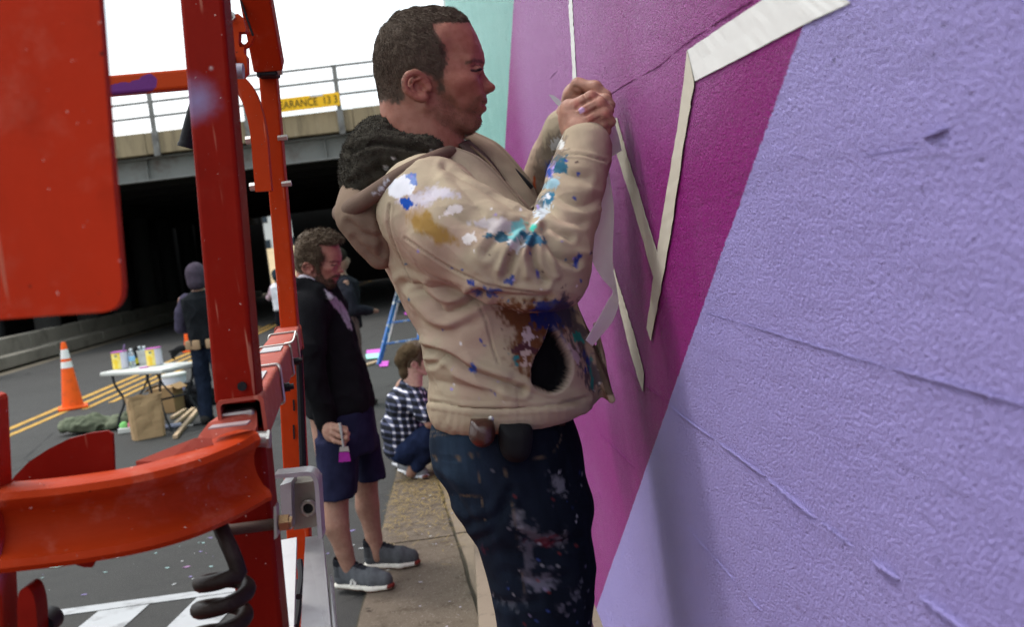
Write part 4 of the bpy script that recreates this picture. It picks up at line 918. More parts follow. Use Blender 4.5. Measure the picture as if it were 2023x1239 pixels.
# --- jacket
def build_jacket():
    back = [(800, 318), (772, 335), (756, 370), (748, 420), (748, 462), (759, 522), (782, 566), (803, 610), (828, 655), (836, 690), (842, 720), (853, 754), (847, 782), (850, 826)]
    belly = [(925, 318), (965, 330), (1008, 362), (1050, 415), (1085, 480), (1112, 540), (1135, 595), (1158, 650), (1176, 705), (1188, 750), (1186, 778), (1160, 806), (1130, 826)]
    bx_, bz_ = sil(back, 2.06); fx_, fz_ = sil(belly, 2.06)
    zs = np.linspace(A(960, 828, 2.06)[2], A(850, 322, 2.06)[2], 40)
    o1, o2 = np.argsort(bz_), np.argsort(fz_); x0 = np.interp(zs, bz_[o1], bx_[o1]); x1 = np.interp(zs, fz_[o2], fx_[o2])
    up = np.clip((zs-zs[-1]+0.17)/0.17, 0, 1); hy = 0.205 - 0.10*up**2
    hy = hy*np.interp(zs, [zs[0], zs[0]+.03, zs[0]+.12, zs[0]+.3], [0.93, 0.97, 1.0, 1.0])
    vx = Vox((-0.22, 1.60, 1.12), (0.36, 2.42, 1.98), 0.0031)
    vx.loft(zs, x0, x1, 2.07-hy, 2.07+hy, 0, p=2.4, cap=0.03)
    # shoulders
    vx.cone(A(866, 352, 2.05), A(843, 408, 1.915), 0.050, 0.070, 0.05); vx.cone(A(866, 350, 2.09), A(874, 380, 2.23), 0.050, 0.068, 0.05)
    # near sleeve
    arm = [A(845, 402, 1.90), A(905, 452, 1.85), A(985, 498, 1.815), A(1050, 527, 1.80), A(1086, 532, 1.80)]
    vx.chain(arm, [0.080, 0.085, 0.083, 0.074, 0.066], 0.045)
    fore = [A(1086, 532, 1.80), A(1102, 485, 1.81), A(1122, 420, 1.84), A(1138, 360, 1.87), A(1150, 308, 1.90)]
    vx.chain(fore, [0.064, 0.058, 0.0535, 0.0495, 0.0475], 0.018)
    vx.cone(A(1152, 312, 1.90), A(1156, 288, 1.905), 0.0465, 0.0445, 0.004)
    # far sleeve
    vx.chain([A(905, 380, 2.24), A(985, 430, 2.27), A(1055, 452, 2.27)], [0.075, 0.072, 0.060], 0.04)
    vx.chain([A(1055, 452, 2.27), A(1075, 385, 2.22), A(1098, 310, 2.14), A(1120, 252, 2.08)], [0.060, 0.052, 0.047, 0.042], 0.02)
    # open front flap
    vx.box(A(1166, 690, 2.00), (0.007, 0.055, 0.10), 0.005, 0.015, rot=np.array(Matrix.Rotation(R(-14), 3, 'Y')))
    vx.cone(A(1175, 640, 1.98), A(1206, 772, 1.98), 0.006, 0.0045, 0.006, sq=(1, 3.2, 1))
    # collar flaps
    # hem band
    hb = [A(x, y, 1.90) for x, y in ((853, 812), (930, 822), (1010, 820), (1090, 812), (1150, 795))]
    # neck opening
    vx.cone(A(850, 240, 2.05), A(868, 330, 2.05), 0.062, 0.055, 0.012, 's')
    # hollow of the cuffs and the hem
    v, f = vx.mesh(); v = vsmooth(v, f, 2, 0.5)
    # cloth: broad wrinkles then drawn folds
    n = vnormals(v, f)
    st = np.stack([v[:, 0]*0.7+v[:, 2]*0.7, v[:, 1], (v[:, 2]-v[:, 0])*0.35], 1)
    rid = 1-np.abs(fbm(st, 15, 3, 3)); rid2 = 1-np.abs(fbm(v*np.array([0.6, 0.6, 1.5]), 26, 2, 13)); v = v + n*(0.0028*(rid**2-0.5) + 0.0008*(rid2**3-0.4) + 0.0032*fbm(v, 8, 2, 8))[:, None]
    # folds (dark valleys negative, ridges positive)
    S = [([(1046, 460), (1030, 478), (1012, 510), (1000, 545)], -0.010, 8), ([(1058, 466), (1052, 495), (1058, 530), (1075, 555)], -0.010, 7), ([(1072, 462), (1086, 488), (1108, 510), (1135, 520)], -0.010, 8),
         ([(1080, 448), (1098, 456), (1125, 470)], -0.006, 7), ([(1046, 445), (1018, 450), (985, 470), (960, 500)], -0.006, 9), ([(1048, 470), (1036, 505), (1040, 545)], 0.006, 7), ([(1074, 468), (1088, 510), (1100, 545)], 0.006, 8), ([(1022, 470), (1000, 500), (985, 530)], 0.005, 8), ([(1110, 478), (1135, 495), (1158, 500)], 0.005, 8),
         ([(1095, 330), (1125, 345), (1160, 350)], -0.004, 8), ([(1085, 375), (1110, 395), (1150, 405), (1180, 395)], -0.006, 9), ([(1095, 360), (1125, 372), (1165, 375)], 0.004, 9), ([(1080, 410), (1110, 432), (1150, 440)], -0.005, 8),
         ([(880, 330), (940, 365), (1000, 400), (1050, 430)], -0.006, 8), ([(872, 355), (930, 395), (990, 425)], 0.004, 10), ([(900, 360), (950, 420), (975, 470)], -0.004, 12), ([(850, 380), (900, 430), (960, 455)], -0.004, 14),
         ([(1082, 590), (1000, 588), (920, 580), (850, 565), (800, 560)], -0.009, 9), ([(830, 575), (860, 600), (880, 620), (925, 600), (950, 580)], -0.012, 10), ([(845, 560), (880, 585), (920, 580)], 0.007, 12), ([(820, 590), (850, 625), (890, 640)], 0.006, 12),
         ([(790, 580), (830, 635), (870, 655), (930, 640)], -0.005, 14), ([(835, 690), (880, 700), (930, 735), (985, 755), (1030, 770)], -0.012, 8), ([(840, 670), (890, 688), (945, 718), (1000, 740)], 0.007, 12), ([(845, 720), (865, 715), (875, 700)], -0.006, 6), ([(855, 752), (920, 765), (980, 775)], -0.004, 9),
         ([(1030, 770), (1090, 790), (1150, 795)], -0.005, 8), ([(850, 795), (930, 806), (1020, 806), (1110, 800), (1160, 785)], -0.005, 4), ([(905, 740), (960, 765), (1010, 790)], 0.004, 12),
         # seams
         ([(770, 405), (768, 440), (776, 475), (795, 520), (812, 555)], -0.0030, 2.6), ([(800, 470), (850, 505), (900, 535), (960, 560), (1020, 572), (1060, 578)], -0.0024, 2.6), ([(945, 600), (962, 640), (972, 685), (985, 720)], -0.0022, 2.6), ([(1108, 305), (1150, 305), (1197, 318)], -0.0030, 2.8), ([(1022, 770), (1024, 805)], -0.002, 2.2), ([(1000, 340), (1030, 380), (1055, 415)], -0.004, 3.5)]
    v = press(v, f, S)
    n = vnormals(v, f); px, py = project(v); hemd = np.array([826 - q for q in py]) + (px-960)*0.02; band = sstep(hemd, 30, 24)*sstep(py, 700, 780)*(v[:, 2] < A(960, 790, 1.9)[2]+0.02)
    v = v + n*(0.004*band + 0.0004*band*np.sin(px*0.42 + 5*vnoise(v, 20, 3))*sstep(vnoise(v, 14, 9), -0.4, 0.4))[:, None]
    # torn-open pocket
    HOLE = [tuple(q[:2]) for q in spline([(*p, 0) for p in [(1087, 642), (1106, 660), (1122, 688), (1132, 715), (1131, 741), (1119, 763), (1096, 778), (1070, 775), (1054, 760), (1051, 735), (1058, 708), (1073, 682), (1083, 655)]], 4)]
    n = vnormals(v, f); px, py = project(v); fr = front(v, n)
    hd = poly_dist(HOLE, px, py); ins = sstep(hd, 4, -8)*(fr > 0); ins = sstep(hd, 2, -5)*(fr > 0); v = v + n*(-0.030*ins)[:, None]; vs_ = vsmooth(v, f, 4, 0.5); v = v + (vs_-v)*np.clip(ins*1.5, 0, 1)[:, None]
    n = vnormals(v, f); px, py = project(v)
    # --- colour
    c = np.tile(TAN, (len(v), 1))*(1+0.07*fbm(v, 20, 3, 1))[:, None]
    c = lerp(c, np.array([0.36, 0.22, 0.185]), 0.40*sstep(fbm(v, 9, 3, 12), 0.0, 0.5))       # pinkish grime
    dirt = sstep(fbm(v, 16, 3, 22), 0.15, 0.7)*0.25; c = lerp(c, np.array([0.24, 0.17, 0.12]), dirt)
    sp = lambda *a, **k: splat(c, v, n, px, py, *a, **k)
    c = sp([(803, 425), (840, 418), (880, 455), (905, 485), (860, 480), (815, 450)], (0.25, 0.135, 0.02), 0.85, 6, 10, 1)
    c = sp([(985, 600), (1085, 605), (1110, 640), (1075, 680), (1060, 740), (1020, 720), (1005, 690), (1010, 650)], (0.10, 0.032, 0.010), 0.95, 18, 18, 2)
    c = sp([(1060, 600), (1120, 590), (1130, 640), (1085, 655), (1050, 650)], (0.012, 0.022, 0.12), 0.95, 14, 5, 3)
    c = sp([(1090, 600), (1125, 585), (1160, 670), (1190, 760), (1165, 770), (1140, 700), (1105, 645)], (0.05, 0.042, 0.055), 0.85, 18, 12, 4)
    for q, col, ra_, sd in (([(1105, 655), (1120, 668), (1125, 685), (1112, 672)], (0.02, 0.03, 0.16), 5, 5), ([(1130, 660), (1145, 658), (1150, 672), (1134, 674)], (0.02, 0.20, 0.17), 6, 6), ([(1125, 685), (1145, 690), (1150, 715), (1135, 710)], (0.42, 0.33, 0.36), 7, 7), ([(1152, 690), (1168, 700), (1166, 745), (1158, 735)], (0.02, 0.03, 0.15), 6, 8), ([(1164, 700), (1172, 710), (1172, 770), (1165, 765)], (0.03, 0.17, 0.15), 5, 9),
                           ([(1030, 660), (1052, 648), (1060, 668), (1040, 680)], (0.45, 0.36, 0.38), 9, 10), ([(1005, 690), (1040, 680), (1060, 690), (1030, 705)], (0.06, 0.02, 0.03), 9, 11), ([(1006, 700), (1020, 705), (1024, 720), (1012, 716)], (0.02, 0.14, 0.16), 6, 12), ([(1030, 700), (1045, 695), (1040, 725)], (0.40, 0.30, 0.28), 8, 13)):
        c = sp(q, col, 0.95, ra_, 2.5, sd)
    # shoulder: white patch, blue, washes
    c = sp([(764, 365), (800, 342), (822, 352), (820, 372), (790, 395), (768, 385)], (0.62, 0.62, 0.66), 0.95, 4, 2, 20); c = sp([(800, 340), (818, 340), (822, 366), (812, 362)], (0.05, 0.13, 0.40), 0.8, 7, 2, 21)
    c = sp([(788, 400), (830, 375), (880, 372), (905, 385), (850, 400), (810, 412)], (0.48, 0.45, 0.52), 0.8, 8, 8, 22); c = sp([(788, 388), (812, 392), (822, 405), (800, 412), (788, 404)], (0.012, 0.06, 0.30), 1, 6, 2, 23)
    c = sp([(868, 428), (890, 408), (912, 404), (915, 418), (895, 428)], (0.62, 0.56, 0.54), 0.95, 5, 2, 24); c = sp([(912, 470), (935, 460), (940, 472), (920, 478)], (0.62, 0.58, 0.56), 0.9, 7, 2, 25)
    c = sp([(935, 440), (1000, 430), (1040, 445), (1010, 470), (960, 465)], (0.47, 0.43, 0.45), 0.75, 12, 8, 26)
    # inner elbow: teal, white, mint
    for q, col, ra_, sd in (([(960, 462), (1000, 458), (1020, 475), (985, 478)], (0.02, 0.085, 0.13), 8, 30), ([(1010, 445), (1035, 438), (1040, 470), (1022, 490), (1008, 470)], (0.16, 0.42, 0.42), 8, 31), ([(1035, 455), (1060, 460), (1075, 480), (1050, 486), (1030, 478)], (0.02, 0.10, 0.17), 8, 32), ([(1042, 440), (1062, 442), (1070, 455), (1052, 458)], (0.06, 0.52, 0.40), 5, 33), ([(1000, 470), (1030, 475), (1022, 500), (1010, 496)], (0.58, 0.56, 0.56), 9, 34), ([(1055, 410), (1078, 390), (1092, 400), (1080, 430), (1062, 440)], (0.48, 0.53, 0.56), 8, 35), ([(1060, 400), (1082, 378), (1098, 384), (1078, 405)], (0.02, 0.13, 0.22), 6, 36),
                           ([(1085, 320), (1100, 305), (1118, 308), (1115, 340), (1092, 342)], (0.012, 0.085, 0.14), 5, 37), ([(1080, 330), (1092, 312), (1098, 318), (1086, 352)], (0.34, 0.25, 0.56), 5, 38), ([(1072, 370), (1090, 350), (1105, 352), (1095, 375)], (0.25, 0.40, 0.47), 7, 39), ([(1068, 395), (1085, 380), (1090, 395)], (0.6, 0.6, 0.62), 7, 40), ([(1132, 508), (1145, 505), (1140, 530), (1132, 528)], (0.012, 0.03, 0.20), 5, 41),
                           ([(1000, 556), (1018, 545), (1010, 562)], (0.03, 0.05, 0.20), 6, 42), ([(932, 575), (975, 572), (1000, 582), (960, 584)], (0.06, 0.08, 0.22), 8, 43), ([(922, 556), (935, 556), (938, 564), (926, 564)], (0.02, 0.04, 0.20), 5, 44), ([(932, 722), (940, 724), (940, 736), (932, 734)], (0.02, 0.06, 0.28), 4, 45), ([(968, 772), (978, 774), (979, 780), (970, 778)], (0.02, 0.04, 0.24), 4, 46), ([(1057, 525), (1066, 530), (1064, 550), (1058, 545)], (0.08, 0.07, 0.25), 5, 47)):
        c = sp(q, col, 0.95, ra_, 2.2, sd)
    # far sleeve smears
    c = sp([(1060, 300), (1110, 250), (1120, 300), (1090, 330), (1065, 420), (1048, 400)], (0.14, 0.11, 0.085), 0.7, 12, 8, 50); c = sp([(1088, 275), (1106, 262), (1108, 292), (1092, 300)], (0.52, 0.52, 0.50), 0.9, 8, 3, 51); c = sp([(1078, 318), (1090, 322), (1088, 350), (1078, 345)], (0.012, 0.05, 0.25), 0.9, 6, 3, 52); c = sp([(1050, 350), (1058, 345), (1060, 372), (1052, 374)], (0.35, 0.06, 0.015), 0.95, 3, 2, 53)
    g = np.random.default_rng(5)                              # scattered drops
    for k in range(70):
        x, y = g.uniform(800, 1190), g.uniform(310, 815); r_ = g.uniform(0.8, 2.2); col = [(0.02, 0.05, 0.24), (0.6, 0.57, 0.56), (0.02, 0.10, 0.2), (0.25, 0.2, 0.45), (0.05, 0.03, 0.03)][g.integers(5)]
        c = splat(c, v, n, px, py, [(x, y), (x+g.uniform(-3, 3), y+g.uniform(-3, 5))], col, 0.9, 1.2, 1.2, k, line=r_)
    for ln in ([(770, 405), (768, 440), (776, 475), (795, 520), (812, 555)], [(800, 470), (850, 505), (900, 535), (960, 560), (1020, 572), (1060, 578)], [(1108, 305), (1150, 305), (1197, 318)], [(945, 600), (962, 640), (972, 685), (985, 720)]):
        c = splat(c, v, n, px, py, ln, TAN*0.5, 0.6, 0.15, 1.5, 3, line=0.9)
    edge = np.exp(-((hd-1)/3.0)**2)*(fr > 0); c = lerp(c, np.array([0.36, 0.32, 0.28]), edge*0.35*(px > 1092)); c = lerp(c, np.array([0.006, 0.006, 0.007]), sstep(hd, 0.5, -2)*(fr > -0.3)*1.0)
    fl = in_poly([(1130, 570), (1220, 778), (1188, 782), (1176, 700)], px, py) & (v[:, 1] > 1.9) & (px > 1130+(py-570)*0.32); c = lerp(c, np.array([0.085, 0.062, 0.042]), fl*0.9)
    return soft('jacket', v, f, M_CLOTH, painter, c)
jacket = build_jacket()
# --- hood hanging on the back: fleece lining above, shell below, bound rim
def build_hood():
    vx = Vox((-0.32, 1.80, 1.50), (0.12, 2.32, 1.90), 0.0042)
    vx.ell(A(752, 305, 2.06), (0.066, 0.13, 0.060), 0.0); vx.ell(A(735, 355, 2.05), (0.056, 0.125, 0.066), 0.03); vx.ell(A(800, 312, 1.955), (0.075, 0.038, 0.042), 0.025)
    vx.ell(A(765, 262, 2.10), (0.05, 0.09, 0.032), 0.02)
    vx.cone(A(850, 225, 2.05), A(862, 330, 2.05), 0.060, 0.056, 0.010, 's')
    v, f = vx.mesh(); n = vnormals(v, f); v = v + n*(0.004*fbm(v, 30, 3, 2) + 0.0025*vnoise(v, 150, 4))[:, None]
    v = press(v, f, [([(690, 300), (740, 282), (800, 290), (860, 305)], -0.010, 6), ([(700, 360), (730, 340), (770, 330)], -0.004, 8)])
    c = np.tile(np.array([0.030, 0.026, 0.020]), (len(v), 1))*(1+0.4*fbm(v, 80, 2, 1))[:, None]
    px, py = project(v); n = vnormals(v, f)
    for k, (x, y) in enumerate(((752, 318), (760, 324), (770, 320), (775, 312), (851, 295), (853, 300), (758, 330))): c = splat(c, v, n, px, py, [(x, y), (x+4, y+2)], (0.45, 0.43, 0.42), 0.9, 2, 1.5, k, line=1.5)
    o = soft('hood_lining', v, f, M_KNIT, painter, c)
    g = np.random.default_rng(3); idx = g.integers(0, len(v), 26000); nn = n[idx]
    dr = np.stack([g.normal(0, 1, 26000), g.normal(0, 1, 26000), g.normal(-0.3, 1, 26000)], 1); sv, sf = strands(v[idx], nn, dr/np.linalg.norm(dr, axis=1)[:, None], 0.0045, 0.0009, 0.1, 4, 0.6)
    pile = mesh('fleece_pile', sv, sf, M_FLEECE, o); pile['kind'] = 'stuff'
    # shell
    vx = Vox((-0.34, 1.80, 1.36), (0.14, 2.30, 1.84), 0.0045)
    vx.ell(A(742, 428, 2.04), (0.060, 0.125, 0.090), 0.0, rot=np.array(Matrix.Rotation(R(-22), 3, 'Y'))); vx.cone(A(712, 432, 1.97), A(752, 505, 1.98), 0.036, 0.026, 0.03); vx.ell(A(718, 420, 2.06), (0.045, 0.125, 0.034), 0.03)
    v, f = vx.mesh(); v = v + vnormals(v, f)*(0.004*fbm(v, 14, 2, 6))[:, None]
    v = press(v, f, [([(690, 440), (715, 462), (742, 470)], -0.005, 7), ([(700, 470), (728, 500), (750, 515)], -0.004, 6), ([(745, 400), (752, 450), (755, 500)], -0.006, 6)])
    c = np.tile(np.array([0.165, 0.115, 0.083]), (len(v), 1))*(1+0.12*fbm(v, 25, 3, 7))[:, None]; soft('hood_shell', v, f, M_CLOTH, painter, c)
    rim = spline([A(682, 424, 1.99), A(700, 408, 1.93), A(742, 380, 1.878), A(790, 347, 1.862), A(832, 324, 1.875), A(868, 307, 1.915), A(892, 298, 1.95)], 6)
    vx = Vox((-0.3, 1.8, 1.55), (0.14, 2.3, 1.86), 0.0036); vx.chain(rim, np.linspace(0.017, 0.0095, len(rim)), 0.004); back_rim = spline([A(682, 424, 1.99), A(674, 420, 2.06), A(690, 400, 2.17)], 5); vx.chain(back_rim, [0.016]*len(back_rim), 0.004)
    v, f = vx.mesh(); n = vnormals(v, f); px, py = project(v); c = np.tile(np.array([0.125, 0.085, 0.065]), (len(v), 1))*(1+0.1*fbm(v, 30, 2, 7))[:, None]
    for k, q in enumerate(([(745, 372), (765, 352), (772, 358), (750, 382)], [(733, 382), (745, 376), (742, 386)])): c = splat(c, v, n, px, py, q, (0.42, 0.42, 0.46), 0.9, 6, 2, 40+k)
    soft('hood_rim', v, f, M_CLOTH, painter, c)
    # drawstring flap crossing the chest
    st = [A(x, y, Y) for x, y, Y in ((862, 318, 1.905), (885, 330, 1.885), (915, 352, 1.862), (950, 382, 1.845), (985, 412, 1.83), (1010, 432, 1.825))]
    MB().sweep(spline(st, 6), [(-0.010, -0.003), (0.010, -0.003), (0.010, 0.003), (-0.010, 0.003)], ups=[V(-0.3, -1, 0.5)]*31).build('drawcord', pmat('brown_webbing', (0.075, 0.052, 0.042), 0.9), painter)
    st = [A(x, y, Y) for x, y, Y in ((995, 318, 2.10), (1020, 340, 2.09), (1042, 362, 2.08), (1050, 372, 2.08))]
    MB().tube(spline(st, 5), 0.005, 8).build('drawcord', M_BLK, painter, smooth=True)
build_hood()
# collar and front plackets: stitched double sheets
def cloth_strip(name, pts, parent, col, th=0.005, wob=0.002, seed=1):
    L1 = spline([A(q[0], q[1], q[2]) for q in pts], 10); L2 = spline([A(q[3], q[4], q[5]) for q in pts], 10); n = len(L1); m = 13; v = []
    for i in range(n):
        for k in range(m):
            t = k/(m-1); p = L1[i]*(1-t) + L2[i]*t; v.append(p + V(0, -0.010*math.sin(math.pi*t), 0))
    v = np.array(v); v[:, 1] += wob*fbm(v, 28, 2, seed); v[:, 1] += 0.0012*np.tile([1 if k in (1, m-2) else 0 for k in range(m)], n)
    bk = v + V(0.002, th, 0); f = []
    for i in range(n-1):
        for k in range(m-1): a = i*m+k; f += [(a, a+1, a+m+1, a+m), (n*m+a, n*m+a+m, n*m+a+m+1, n*m+a+1)]
        f += [(i*m, i*m+m, n*m+i*m+m, n*m+i*m), (i*m+m-1, n*m+i*m+m-1, n*m+i*m+2*m-1, i*m+2*m-1)]
    f += [tuple(list(range(0, m-1)[k:k+1])+[k+1, n*m+k+1, n*m+k]) for k in range(m-1)] + [((n-1)*m+k, n*m+(n-1)*m+k, n*m+(n-1)*m+k+1, (n-1)*m+k+1) for k in range(m-1)]
    vv = np.concatenate([v, bk]); c = np.tile(np.array(col), (len(vv), 1))*(1+0.12*fbm(vv, 40, 3, seed+3))[:, None]; kk = np.tile(np.tile(np.arange(m), n), 2); c[(kk == 1) | (kk == m-2)] *= 0.7
    return soft(name, vv, np.array(f), M_CLOTH, parent, c)
cloth_strip('placket', [(872, 306, 1.945, 900, 290, 1.965), (905, 332, 1.915, 945, 309, 1.955), (945, 366, 1.888, 985, 345, 1.945), (985, 402, 1.868, 1018, 384, 1.93), (1030, 436, 1.86, 1052, 424, 1.90)], painter, TAN*0.92, seed=2)
cloth_strip('placket', [(913, 272, 2.10, 938, 260, 2.13), (948, 296, 2.08, 984, 284, 2.12), (985, 340, 2.06, 1022, 324, 2.11), (1012, 380, 2.03, 1050, 362, 2.10), (1036, 420, 2.0, 1066, 400, 2.08)], painter, TAN*0.85, seed=5)
cloth_strip('inner_front', [(905, 285, 2.00, 925, 275, 2.08), (940, 318, 1.985, 965, 312, 2.05), (980, 360, 1.965, 1000, 360, 2.03), (1015, 405, 1.94, 1035, 410, 2.0)], painter, (0.10, 0.075, 0.06), seed=8)
# zip down the open front
MB().tube(spline([A(930, 290, 2.03), A(962, 318, 2.0), A(990, 352, 1.975), A(1012, 385, 1.955), A(1032, 420, 1.94)], 6), 0.0035, 6).build('zip', pmat('zip_brass', (0.16, 0.11, 0.07), 0.5, metal=0.5), painter, smooth=True)
# --- jeans
def build_jeans():
    bk = [(852, 815), (848, 850), (847, 880), (850, 905), (856, 935), (880, 965), (897, 1000), (915, 1024)]; ft = [(1128, 815), (1140, 845), (1151, 880), (1156, 915), (1160, 950), (1165, 1000), (1168, 1040)]
    bx_, bz_ = sil(bk, 2.04); fx_, fz_ = sil(ft, 2.04); vx = Vox((-0.14, 1.80, 0.20), (0.30, 2.34, 1.30), 0.0055)
    zs = np.linspace(A(1000, 1030, 2.04)[2], A(1000, 812, 2.04)[2], 24); o1, o2 = np.argsort(bz_), np.argsort(fz_)
    vx.loft(zs, np.interp(zs, bz_[o1], bx_[o1]), np.interp(zs, fz_[o2], fx_[o2]), 2.06-0.165, 2.06+0.165, 0, p=2.3, cap=0.03)
    lb = [(905, 1000), (934, 1040), (940, 1066), (959, 1119), (973, 1172), (985, 1239), (996, 1330)]; lf = [(1164, 1000), (1171, 1062), (1177, 1119), (1176, 1182), (1168, 1239), (1160, 1330)]
    bx_, bz_ = sil(lb, 1.98); fx_, fz_ = sil(lf, 1.98); zs = np.linspace(A(1050, 1330, 1.98)[2], A(1050, 985, 1.98)[2], 20); o1, o2 = np.argsort(bz_), np.argsort(fz_)
    x0, x1 = np.interp(zs, bz_[o1], bx_[o1]), np.interp(zs, fz_[o2], fx_[o2])
    zl = np.concatenate([[0.29, 0.45], zs]); xa = np.concatenate([[x0[0]+0.03, x0[0]+0.02], x0]); xb = np.concatenate([[x1[0]-0.02, x1[0]-0.01], x1])
    vx.loft(zl, xa, xb, 1.905, 2.065, 0.03, p=2.2); vx.loft(zl, xa+0.03, xb+0.005, 2.085, 2.235, 0.03, p=2.2)
    v, f = vx.mesh(); v = vsmooth(v, f, 2, 0.5); n = vnormals(v, f); st = v*np.array([1, 1, 0.6]); v = v + n*(0.0045*(1-np.abs(fbm(st, 9, 2, 5))-0.6) + 0.002*fbm(v, 22, 2, 8))[:, None]
    S = [([(855, 940), (885, 962), (910, 1000), (930, 1030)], -0.006, 8), ([(935, 1036), (980, 1020), (1010, 970)], -0.006, 9), ([(940, 1070), (975, 1050), (1000, 1000)], -0.005, 9), ([(990, 860), (1000, 920), (1012, 980), (1022, 1040), (1034, 1120), (1042, 1200)], -0.002, 3), ([(945, 890), (950, 960), (962, 1030)], -0.0018, 3), ([(848, 905), (900, 908), (946, 897)], -0.0018, 3), ([(890, 980), (920, 982), (955, 985)], -0.0018, 3), ([(1104, 830), (1108, 865), (1090, 895), (1040, 912)], -0.0018, 3), ([(1030, 1060), (1080, 1075), (1140, 1068)], -0.005, 10), ([(1000, 1130), (1060, 1150), (1120, 1140)], -0.004, 10), ([(960, 1180), (1010, 1195), (1060, 1190)], -0.004, 9)]
    v = press(v, f, S); n = vnormals(v, f); px, py = project(v)
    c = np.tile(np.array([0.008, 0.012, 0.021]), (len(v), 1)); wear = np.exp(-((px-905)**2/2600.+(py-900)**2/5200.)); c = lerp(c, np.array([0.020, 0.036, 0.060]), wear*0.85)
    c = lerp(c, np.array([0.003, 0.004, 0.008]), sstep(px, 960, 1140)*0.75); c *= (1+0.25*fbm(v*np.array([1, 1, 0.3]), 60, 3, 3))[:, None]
    for ln in ([(848, 901), (900, 904), (946, 893)], [(848, 907), (900, 910), (948, 899)], [(943, 895), (948, 960), (958, 1028)], [(890, 978), (920, 980), (955, 983)], [(850, 862), (890, 858), (925, 856)], [(850, 854), (890, 850), (925, 848)], [(990, 900), (1002, 950), (1014, 1010), (1026, 1090), (1036, 1180)], [(1104, 830), (1108, 865), (1090, 895), (1040, 912)]):
        c = splat(c, v, n, px, py, [tuple(q[:2]) for q in spline([(*p, 0) for p in ln], 5)], (0.13, 0.095, 0.060), 0.75, 0.1, 1.2, 2, line=0.6)
    for k, (q, col, am) in enumerate((([(1093, 940), (1115, 950), (1105, 975), (1097, 968)], (0.22, 0.22, 0.26), 0.6), ([(1030, 1030), (1060, 1050), (1100, 1060), (1075, 1072), (1040, 1060)], (0.15, 0.14, 0.17), 0.6), ([(1010, 1010), (1030, 1020), (1022, 1030)], (0.25, 0.25, 0.28), 0.6), ([(1035, 1140), (1090, 1135), (1088, 1158), (1050, 1170)], (0.17, 0.16, 0.21), 0.65), ([(1090, 1065), (1112, 1055), (1108, 1075)], (0.20, 0.19, 0.22), 0.5), ([(1040, 1060), (1100, 1070), (1060, 1078)], (0.13, 0.012, 0.02), 0.7), ([(1135, 1165), (1150, 1160), (1146, 1185), (1136, 1188)], (0.19, 0.19, 0.24), 0.5), ([(1000, 1190), (1040, 1180), (1020, 1205)], (0.12, 0.13, 0.16), 0.5), ([(1100, 1200), (1125, 1195), (1118, 1210)], (0.18, 0.17, 0.22), 0.5), ([(955, 1085), (975, 1090), (965, 1100)], (0.10, 0.015, 0.03), 0.6), ([(1034, 1070), (1050, 1072), (1052, 1150), (1040, 1150)], (0.17, 0.16, 0.20), 0.4))):
        c = splat(c, v, n, px, py, q, col, am*0.75, 13, 9, 60+k)
    g = np.random.default_rng(9)
    for k in range(60):
        x, y = g.uniform(960, 1165), g.uniform(930, 1235); col = [(0.30, 0.29, 0.33), (0.12, 0.02, 0.02), (0.03, 0.05, 0.18), (0.20, 0.17, 0.28), (0.30, 0.29, 0.33)][g.integers(5)]
        c = splat(c, v, n, px, py, [(x, y), (x+g.uniform(-3, 3), y+g.uniform(-2, 3))], col, 0.7, 1, 1.2, k, line=g.uniform(0.6, 1.6))
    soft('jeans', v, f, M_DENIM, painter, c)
build_jeans()
# belt, knife sheath, phone pouch
def pouch(name, pts, Y, th, mat, lip=0.006):
    cx_, cy_ = np.mean([p[0] for p in pts]), np.mean([p[1] for p in pts]); vx_ = MB(); rings = []
    P = [A(x, y, Y) for x, y in [q[:2] for q in spline([(*p, 0) for p in pts + [pts[0]]], 4)[:-1]]]; ctr = A(cx_, cy_, Y); n = len(P); v = []; f = []
    for s_, o in ((1.0, 0.012), (1.0, 0.0), (0.95, -th*0.35), (0.88, -th*0.45), (0.80, -th*0.55), (0.62, -th*0.92), (0.3, -th)): v += [ctr + (p-ctr)*s_ + V(0, o, 0) for p in P]
    for r_ in range(6):
        for j in range(n): f.append((r_*n+j, r_*n+(j+1) % n, (r_+1)*n+(j+1) % n, (r_+1)*n+j))
    f.append(tuple(6*n+j for j in range(n))); return mesh(name, np.array(v), f, mat, painter, smooth=True)
t_ = NT('brown_leather'); M_LEATH = t_.set(t_.mix(t_.noise(40, 4), (0.028, 0.011, 0.008), (0.075, 0.030, 0.020)), 0.28, None, t_.bump(t_.noise(300, 3), 0.3, 0.001), 0.5)
pouch('knife_sheath', [(930, 830), (968, 828), (978, 845), (976, 870), (958, 884), (938, 880), (926, 862)], 1.872, 0.028, M_LEATH)
pouch('phone_pouch', [(986, 836), (1046, 838), (1051, 880), (1040, 908), (1015, 914), (994, 902), (985, 870)], 1.876, 0.024, pmat('black_nylon', (0.008, 0.008, 0.009), 0.7, 0.2, 20, 0.3, 400))
MB().tube(spline([A(x, y, 1.945) for x, y in ((880, 828), (920, 834), (985, 836), (1060, 834), (1115, 828))], 5), 0.012, 8).build('belt', M_LEATH, painter, smooth=True)
c_ = A(971, 827, 1.872); MB().sphere(c_, (0.006, 0.004, 0.006)).build('snap', M_STEEL, painter, smooth=True)
